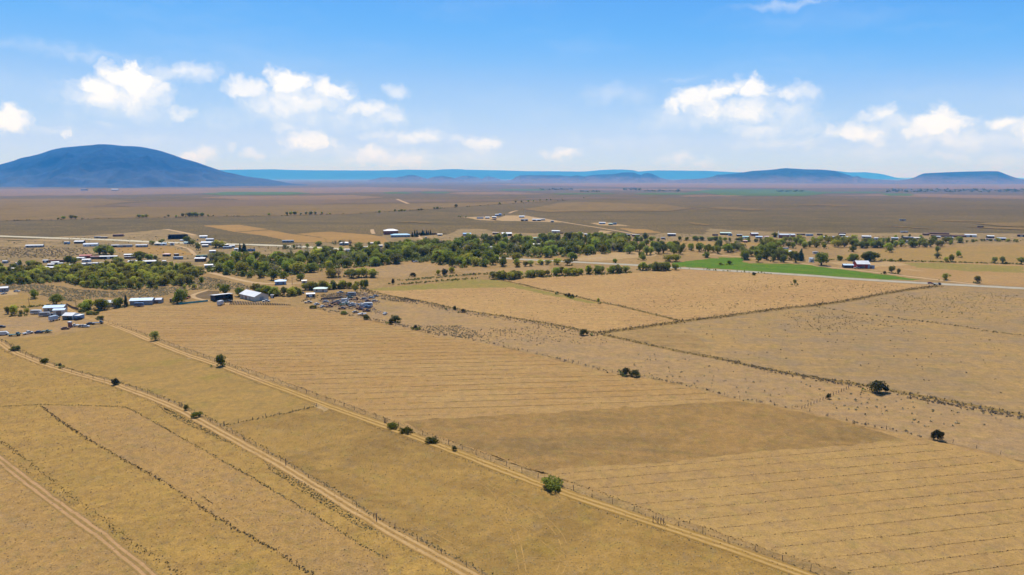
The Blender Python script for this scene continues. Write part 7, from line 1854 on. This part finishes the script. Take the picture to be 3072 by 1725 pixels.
def field_rows(name, poly, ang, spacing, step, size, mat, label, drop, seed, bend=0.0, strip=None):
    """Lines of mown stubble across a field."""
    g = np.random.default_rng(seed)
    poly = np.asarray(poly)
    ca, sa = math.cos(R(ang)), math.sin(R(ang))
    Q = poly @ np.array([[ca, -sa], [sa, ca]])
    lo, hi = Q.min(0), Q.max(0)
    out = []
    v = lo[1]
    while v < hi[1]:
        u = np.arange(lo[0], hi[0], step)
        u = u + g.normal(0, step * 0.4, len(u))
        ph = g.random(2) * 6
        w = v + 0.25 * np.sin(u * 0.05 + ph[0]) + g.normal(0, 0.14, len(u)) + bend * ((u - lo[0]) / (hi[0] - lo[0])) ** 2
        strength = 0.5 + 0.5 * np.sin(u * 0.021 + ph[1]) * np.sin(u * 0.057 + ph[0])
        keep = g.random(len(u)) > drop * (1.25 - 0.7 * strength)
        p = np.column_stack([u[keep], w[keep]])
        out.append(p @ np.array([[ca, sa], [-sa, ca]]))
        v += spacing * (0.9 + 0.2 * g.random())
    if strip:
        furrow_strips(out, poly, strip, mat, label)
    P = np.vstack(out)
    P = P[inside(poly, P)]
    tuft_mesh(name, P, size, 0.4, mat, label, 'grass', seed=seed, lift=0.04, leaves=3)


up_poly = G2(PARCEL_N[:22] + zz('j', (640, 800)) + LINE_UP[::-1] + DITCH_T2[8:10][::-1] + DITCH_T2[:8][::-1])
ctr = up_poly.mean(0); up_poly = ctr + (up_poly - ctr) * 0.97
field_rows('stubble_row', up_poly, 3.5, 7.1, 0.5, 0.20, M_row_tuft, 'mown stubble lines across the large hay field', 0.6, 61, bend=10, strip=0.55)
low_poly = G2(LINE_LOW + zz('k', (1900, 300), (2300, 390), (2576, 470)) + [(3300, 1475), (3500, 1560), (2900, 1840)] + DITCH_T2[::-1][1:9])
ctr = low_poly.mean(0); low_poly = ctr + (low_poly - ctr) * 0.96
field_rows('stubble_row', low_poly, 10.5, 5.7, 0.3, 0.15, M_row_tuft, 'mown stubble lines across the lower hay field', 0.55, 62, strip=0.26)
fa_poly = G2(zz('C', (0, 785), (300, 775), (700, 760), (1150, 755), (1600, 850), (2000, 915), (2500, 1020)) + zz('D', (700, 1085), (380, 1130), (60, 1180)) + zz('C', (1800, 1150), (1000, 1010), (300, 880)))
field_rows('row_tufts', fa_poly, 1.0, 9.0, 0.9, 0.34, M_dark_tuft, 'dark tufts in loose rows across the inner field', 0.82, 63)


M_clump = leaf_mat('bunch_grass', (0.290, 0.225, 0.100, 1), (0.450, 0.360, 0.165, 1), trans=0.5, per_tuft=True)
near_poly = G2([(-60, 1040), (340, 1150), (620, 1270), (1000, 1480), (1460, 1740), (900, 1790), (-150, 1790)])
tuft_mesh('bunch_grass', poly_scatter(near_poly, 6000), 0.20, 0.12, M_clump, 'dry bunch grass over the bottom left pastures', 'grass', seed=101, leaves=3)
near_poly = G2([(690, 1275), (980, 1225), (1400, 1375), (1760, 1505), (2400, 1720), (2400, 1790), (1540, 1770), (1020, 1470)])
tuft_mesh('bunch_grass', poly_scatter(near_poly, 4200), 0.18, 0.12, M_clump, 'dry bunch grass over the brown field between the tracks', 'grass', seed=102, leaves=3)
near_poly = G2([(1230, 1275), (2190, 1205), (2700, 1310), (3100, 1420), (3100, 1790), (2700, 1790), (1900, 1510)])
tuft_mesh('bunch_grass', poly_scatter(near_poly, 4500), 0.16, 0.12, M_clump, 'dry bunch grass over the fallow and lower hay fields', 'grass', seed=103, leaves=3)


def clustered(poly, ncl, per, spread, g, aspect=3.0):
    c = poly_scatter(poly, ncl, 0, g)
    out = []
    for p in c:
        n = g.poisson(per)
        d = g.normal(0, 1, (n, 2)) * np.array([spread * aspect, spread])
        out.append(p + d)
    P = np.vstack(out)
    return P[inside(np.asarray(poly), P)]


fb = G2(zz('D', (600, 860), (1000, 760), (1700, 640), (2300, 660)) + zz('E', (600, 670), (1200, 705), (1650, 735), (1100, 810), (400, 910)) + zz('D', (1900, 935), (1300, 1010), (850, 1060), (500, 990), (300, 930)))
tuft_mesh('field_tufts', clustered(fb, 70, 14, 4.0, g, 4), 0.40, 0.455, M_weed, 'weed clumps scattered over the field below the highway', 'shrubs', big=True, seed=71)
fb2 = G2(zz('D', (0, 850), (500, 640), (1300, 600), (1700, 640), (900, 800), (300, 900)))
tuft_mesh('field_tufts', poly_scatter(fb2, 130), 0.36, 0.5, M_dark_tuft, 'sparse tufts over the left part of the field below the highway', 'shrubs', big=True, seed=72)
fr = G2(zz('E', (900, 900), (1500, 790), (2576, 800), (2576, 1120), (1800, 1060), (1300, 1000)) + [])
tuft_mesh('field_tufts', clustered(fr, 60, 13, 4.0, g, 4), 0.40, 0.45, M_weed, 'weed clumps scattered over the far right rangeland', 'shrubs', big=True, seed=73)
fr2 = G2(zz('E', (150, 1000), (440, 960), (900, 1040), (1500, 1100), (1500, 1200), (700, 1200), (100, 1180)))
tuft_mesh('field_tufts', clustered(fr2, 45, 10, 4.5, g, 3), 0.38, 0.5, M_weed, 'weed clumps scattered over the grey rangeland right of the corner', 'shrubs', big=True, seed=74)
fr3 = G2(zz('j', (100, 350), (900, 250), (2500, 400), (2500, 800), (1700, 660), (800, 520)))
tuft_mesh('field_tufts', poly_scatter(fr3, 150), 0.40, 0.45, M_dark_tuft, 'lone tufts over the grey rangeland', 'shrubs', big=True, seed=75)
fp = G2(zz('C', (450, 1240), (800, 1160), (1500, 1130), (1900, 1230), (2300, 1300), (1900, 1330), (1200, 1330)))
tuft_mesh('sagebrush', clustered(fp, 40, 12, 4.0, g, 3), 0.4, 0.45, M_sagebush, 'grey-green brush over the pasture between the hay field and the ditch', 'shrubs', big=True, seed=76)
fp1 = G2(zz('C', (150, 1130), (600, 1130), (750, 1180), (850, 1240), (700, 1270), (400, 1210)))
tuft_mesh('sagebrush', poly_scatter(fp1, 420), 0.45, 0.45, M_sagebush, 'dense brush thicket on the upper edge of the hay field', 'shrubs', big=True, seed=77)
fp2 = G2(zz('j', (0, 440), (600, 580), (1300, 690), (1450, 720), (1100, 840), (600, 760), (0, 640)))
tuft_mesh('sagebrush', poly_scatter(fp2, 90), 0.45, 0.5, M_sagebush, 'scattered grey brush on the bare pasture left of the cross fence', 'shrubs', big=True, seed=78)
fp3 = G2(zz('j', (1250, 830), (1500, 720), (2500, 880), (2576, 1000), (1800, 960)))
tuft_mesh('sagebrush', poly_scatter(fp3, 80), 0.5, 0.5, M_sagebush, 'scattered grey brush on the bare pasture right of the cross fence', 'shrubs', big=True, seed=79)
lines = np.vstack([along(zz('j', (580, 525), (900, 600), (1250, 665), (1500, 700)), 0.35, 1.3, g, 0.2), along(zz('j', (1750, 750), (2100, 815), (2576, 900)), 0.3, 1.5, g, 0.15) - np.array([0, 3.0])])
tuft_mesh('sagebrush', lines, 0.55, 0.55, M_sagebush, 'grey-green brush lining the long ditch at the right', 'shrubs', big=True, seed=80)
lines = np.vstack([along(PARCEL_N[7:14], 0.5, 1.4, g, 0.1) + np.array([1.0, 3.0]), along(PARCEL_N[14:24], 1.2, 0.9, g, 0.35) + np.array([0.6, 1.8]), along(D1[:10], 0.35, 2.4, g, 0.2) - np.array([2.0, 5.0])])
tuft_mesh('sagebrush', lines, 0.5, 0.55, M_sagebush, 'brush along the upper edge of the hay field', 'shrubs', big=True, seed=81)
brush = G2(zz('A', (-200, 760), (100, 720), (500, 720), (800, 770), (1200, 790), (1700, 740), (1950, 740), (1920, 650), (2060, 640), (2400, 700), (2560, 760), (2300, 770), (1950, 770), (1700, 820), (1500, 850), (1000, 850), (700, 890), (550, 860), (250, 790), (120, 770)))
tuft_mesh('sagebrush', poly_scatter(brush, 3600), 0.62, 0.45, M_sagebush, 'grey-olive sagebrush covering the flat below the left tree belt', 'shrubs', big=True, seed=82)
tuft_mesh('sagebrush', poly_scatter(G2(zz('B', (1000, 900), (1200, 850), (1450, 860), (1600, 820), (1900, 880), (2300, 930), (2100, 900), (1700, 830), (1550, 790), (1100, 830))), 500), 0.6, 0.5, M_sagebush, 'brush round the scrapyard', 'shrubs', big=True, seed=83)
tuft_mesh('sagebrush', poly_scatter(G2(zz('A', (0, 340), (400, 350), (850, 350), (950, 420), (600, 440), (300, 450), (0, 430))), 900), 0.8, 0.45, M_sagebush, 'sagebrush in the field below the lone mobile home', 'shrubs', big=True, seed=84)
tuft_mesh('undergrowth', np.array([(p[0] + random.gauss(0, 2.0), p[1] + random.gauss(0, 1.5)) for p in TREE_XY if 300 < math.hypot(*p) < 1500 for _ in range(3)]), 1.1, 0.6, leaf_mat('shrub_leaves', (0.105, 0.120, 0.012, 1), (0.260, 0.255, 0.050, 1), trans=0.25, per_tuft=True), 'low shrubs at the feet of the trees', 'undergrowth', big=True, seed=92, leaves=12)
wood = np.vstack([poly_scatter(G2(p), n) for p, n in ((G1, 1500), (G2a, 2200), (G2b, 2200))])
M_under = leaf_mat('undergrowth_leaves', (0.090, 0.108, 0.008, 1), (0.240, 0.240, 0.030, 1), trans=0.25, per_tuft=True)
tuft_mesh('undergrowth', wood, 2.0, 0.62, M_under, 'green undergrowth filling the groves', 'undergrowth', big=True, seed=85, leaves=16)
tuft_mesh('undergrowth', np.vstack([along(zz('E', (600, 470), (1100, 478), (1700, 490), (2250, 505), (2576, 515)), 0.6, 1.5, g, .2), along(zz('C', (900, 650), (1500, 640), (2000, 618), (2320, 600)), 0.7, 2.0, g, .2), along(zz('C', (0, 680), (300, 655), (700, 620), (1000, 605)), 0.6, 2.0, g, .15), along(zz('C', (0, 720), (300, 690), (800, 655)), 0.6, 1.5, g, .25), along(zz('a3', (350, 530), (800, 500), (1150, 470)), 0.5, 1.2, g, .1), along(zz('D', (780, 555), (1300, 583), (1700, 610)), 1.5, 1.2, g, .4)]), 1.0, 0.6, M_under, 'green growth along the meadow ditches and banks', 'undergrowth', big=True, seed=86)
vg = np.vstack([poly_scatter(G2(zz('f', (1180, 640), (1330, 700), (1500, 790), (1700, 900), (1800, 960), (1640, 900), (1450, 810), (1250, 700))), 420), poly_scatter(G2(zz('f', (2000, 1080), (2300, 1230), (2575, 1420)) + zz('i', (300, 850), (250, 870)) + zz('f', (2200, 1250), (2030, 1130))), 520)])
tuft_mesh('weeds', vg, 0.22, 0.4, M_greenweed, 'pale green weeds on the lower side of the left track', 'weeds', seed=87)
vl = poly_scatter(G2(zz('A', (0, 270), (2000, 200), (2576, 330)) + zz('C', (0, 330), (1500, 220)) + zz('E', (0, 220), (2576, 230), (2576, 290), (0, 280)) + zz('B', (0, 470)) + zz('A', (0, 500))), 900)
tuft_mesh('village_weeds', vl, 1.0, 0.45, M_weed, 'weeds and shrubs dotted about the village plots', 'weeds', big=True, seed=88)
farline = np.vstack([along([(-200, 668), (0, 664), (300, 657), (600, 651), (900, 647), (1060, 642), (1290, 628), (1700, 602)], 7, 5, g, 0.45)])
tuft_mesh('far_shrubs', farline, 1.8, 0.5, M_under, 'low dark shrubs in the broken line across the far plain', 'shrubs', lift=0.4, big=True, seed=89)
gg = np.random.default_rng(90)
fl = [np.column_stack([gg.uniform(1870, 1925, 40), gg.uniform(567, 571, 40)]), np.column_stack([gg.uniform(1620, 1720, 50), gg.uniform(567.5, 570, 50)]), np.column_stack([gg.uniform(2660, 3150, 260), gg.uniform(568, 577, 260)]), np.column_stack([gg.uniform(2330, 2420, 30), gg.uniform(573, 576, 30)]), np.column_stack([gg.uniform(1930, 2040, 40), gg.uniform(572, 576, 40)]), np.column_stack([gg.uniform(1740, 1800, 20), gg.uniform(574, 577, 20)])]
tuft_mesh('far_treeline', G2(np.vstack(fl)), 14, 0.35, LEAF['cottonwood'], 'dark far-off tree belts beside the irrigated fields', 'trees', lift=1.0, big=True, seed=91)


# ------------------------------------------------------------------ fences
POST = {}


def post_mesh(h, r):
    key = (round(h, 2), round(r, 2))
    if key not in POST:
        n = 6
        v = [(math.cos(6.283 * i / n) * q, math.sin(6.283 * i / n) * q, z_) for q, z_ in ((r, -0.2), (r * 0.8, h)) for i in range(n)]
        me = bpy.data.meshes.new('post'); me.from_pydata(v, [], [(i, (i + 1) % n, n + (i + 1) % n, n + i) for i in range(n)] + [tuple(range(n, 2 * n))])
        me.materials.append(M_wood)
        POST[key] = me
    return POST[key]


M_wire = plain_mat('fence_wire', (0.16, 0.15, 0.14), rough=0.6, metal=0.5)


def wire_fence(label, pix, spacing, h=1.35, r=0.075, nwire=3):
    C = G2(pix)
    C = resample(C, spacing)
    d = np.concatenate([[0], np.cumsum(np.linalg.norm(np.diff(C, axis=0), axis=1))])
    m = min(290, max(2, int(d[-1] / spacing)))
    f = np.linspace(0, d[-1], m)
    P = np.column_stack([np.interp(f, d, C[:, 0]), np.interp(f, d, C[:, 1])])
    t = thing('wire_fence', label, 'fence', (P[0][0], P[0][1], 0.04))
    top = []
    for i, p in enumerate(P):
        hh = h * (0.85 + 0.3 * random.random())
        o = link('post', post_mesh(h, r), t)
        o.location = (p[0] - P[0][0], p[1] - P[0][1], 0)
        o.scale = (1 + 0.4 * random.random(),) * 2 + (hh / h,)
        o.rotation_euler = (random.gauss(0, 0.05), random.gauss(0, 0.05), random.random() * 3)
    for w in range(nwire):
        z_ = h * (0.35 + 0.28 * w)
        bg = Bag()
        for i in range(len(P) - 1):
            a, b = P[i] - P[0], P[i + 1] - P[0]
            bg.bar((a[0], a[1], z_ + random.gauss(0, .03)), (b[0], b[1], z_ + random.gauss(0, .03)), 0.012)
        bg.obj('wire', M_wire, t)
    return t


F2 = zz('f', (820, 20), (1045, 92), (1340, 207), (1540, 275), (1745, 347), (1885, 407), (2070, 462), (2280, 545)) + [(932, 1182), (975, 1196), (1022, 1216), (1075, 1234), (1154, 1262), (1404, 1353), (1443, 1369), (1484, 1383), (1524, 1397), (1571, 1415), (1616, 1433), (1693, 1461), (1800, 1500), (1920, 1538), (2030, 1576), (2176, 1625), (2304, 1664), (2439, 1716), (2620, 1780)]
wire_fence('post and wire fence along the middle track', F2, 6.4, 1.45, 0.075)
wire_fence('post and wire fence along the left track', [(p[0] - 3, p[1] + 7) for p in DITCH_T1[1:]], 8.5, 1.35, 0.07)
wire_fence('post and wire fence on the upper edge of the hay field', [(p[0] + 3, p[1] - 3) for p in PARCEL_N[14:]], 6.5, 1.3, 0.07)
wire_fence('post and wire fence along the long ditch at the right', [(p[0], p[1] + 2) for p in D1[6:]], 6.0, 1.35, 0.08)
wire_fence('post and wire fence along the cross ditch towards the highway', [(p[0], p[1] - 3) for p in D3], 7.0, 1.4, 0.09)
wire_fence('short cross fence between the left track and the middle track', CROSS_F, 4.0, 1.35, 0.09)
wire_fence('short grey cross fence in the bare pasture at the right', zz('j', (1110, 850), (1250, 792), (1420, 715)), 2.2, 1.4, 0.11)
wire_fence('leaning cross fence in the pasture above the hay field', zz('C', (850, 1225), (1100, 1190), (1400, 1150)), 3.5, 1.4, 0.1)
wire_fence('post and wire fence beside the inner ditch', D2, 7.0, 1.4, 0.09)
for lb, z, x, y, h in [('left dark gate post of the pair above the low bushes on the middle track', 'h', 637, 925, 2.0), ('right dark gate post of the pair above the low bushes on the middle track', 'h', 648, 928, 2.0), ('left gate post left of the dark bush on the left track', 'f', 1360, 655, 1.9), ('right gate post left of the dark bush on the left track', 'f', 1372, 657, 1.9),
                       ('left gate post beside the small bright green tree', 'f', 1622, 318, 1.9), ('right gate post beside the small bright green tree', 'f', 1634, 320, 1.9), ('stout corner post on the left track ditch', 'f', 2157, 1090, 2.0), ('stout corner post with a shrub lower down the left track', 'i', 325, 778, 1.9), ('gate post at the small cross fence corner', 'f', 1692, 796, 1.7)]:
    q = place(*pz(z, x, y))
    o = tag(link('gate_post', post_mesh(2.0, 0.16)), lb, 'post')
    o.location = (q[0], q[1], 0.04); o.scale = (1, 1, h / 2)
q0 = place(*pz('i', 2412, 800))
t = thing('brace_gate', 'leaning braced gate posts beside the middle track in the foreground', 'gate', (q0[0], q0[1], 0.04))
for k, (x, y) in enumerate([(2412, 800), (2450, 806), (2470, 808), (2492, 812)]):
    q = place(*pz('i', x, y)) - q0
    Bag().box(q[0] - .08, q[0] + .08, q[1] - .08, q[1] + .08, -0.1, 1.75).obj('post', M_wood, t)
    if k in (0, 2):
        e = place(*pz('i', x + 38, y + 8)) - q0
        Bag().bar((q[0], q[1], 1.6), (e[0], e[1], 0.25), 0.1).obj('brace', M_wood, t)


# ------------------------------------------------------------------ labels: single out each of the things that share one
def ordinal(n):
    ones = ['', 'first', 'second', 'third', 'fourth', 'fifth', 'sixth', 'seventh', 'eighth', 'ninth', 'tenth', 'eleventh', 'twelfth', 'thirteenth', 'fourteenth', 'fifteenth', 'sixteenth', 'seventeenth', 'eighteenth', 'nineteenth']
    tens = {2: 'twent', 3: 'thirt', 4: 'fort', 5: 'fift', 6: 'sixt', 7: 'sevent', 8: 'eight', 9: 'ninet'}
    if n < 20:
        return ones[n]
    return tens[n // 10] + 'ieth' if n % 10 == 0 else tens[n // 10] + 'y-' + ones[n % 10]


by = {}
for o in COL.objects:
    if o.parent is None and o.get('category') and o.get('label') and not o.get('kind'):
        by.setdefault(o['label'], []).append(o)
for lb, lst in by.items():
    if len(lst) < 2:
        continue
    parts = [('', lst)]
    if len(lst) > 12:
        q = sorted(lst, key=lambda o: math.hypot(o.location.x, o.location.y))
        k = (len(q) + 2) // 3
        parts = [(', front part', q[:k]), (', middle part', q[k:2 * k]), (', back part', q[2 * k:])]
        if 'line across' in lb:
            parts = [('', lst)]
    for nm, sub in parts:
        sub = sorted(sub, key=lambda o: math.atan2(o.location.x, o.location.y))
        for i, o in enumerate(sub):
            full = lb + nm + ', ' + ordinal(i + 1) + ' from left'
            if len(full.replace('-', ' ').split()) > 16:
                full = ' '.join(lb.split()[:11]) + ', ' + ordinal(i + 1) + ' from left'
            o['label'] = full
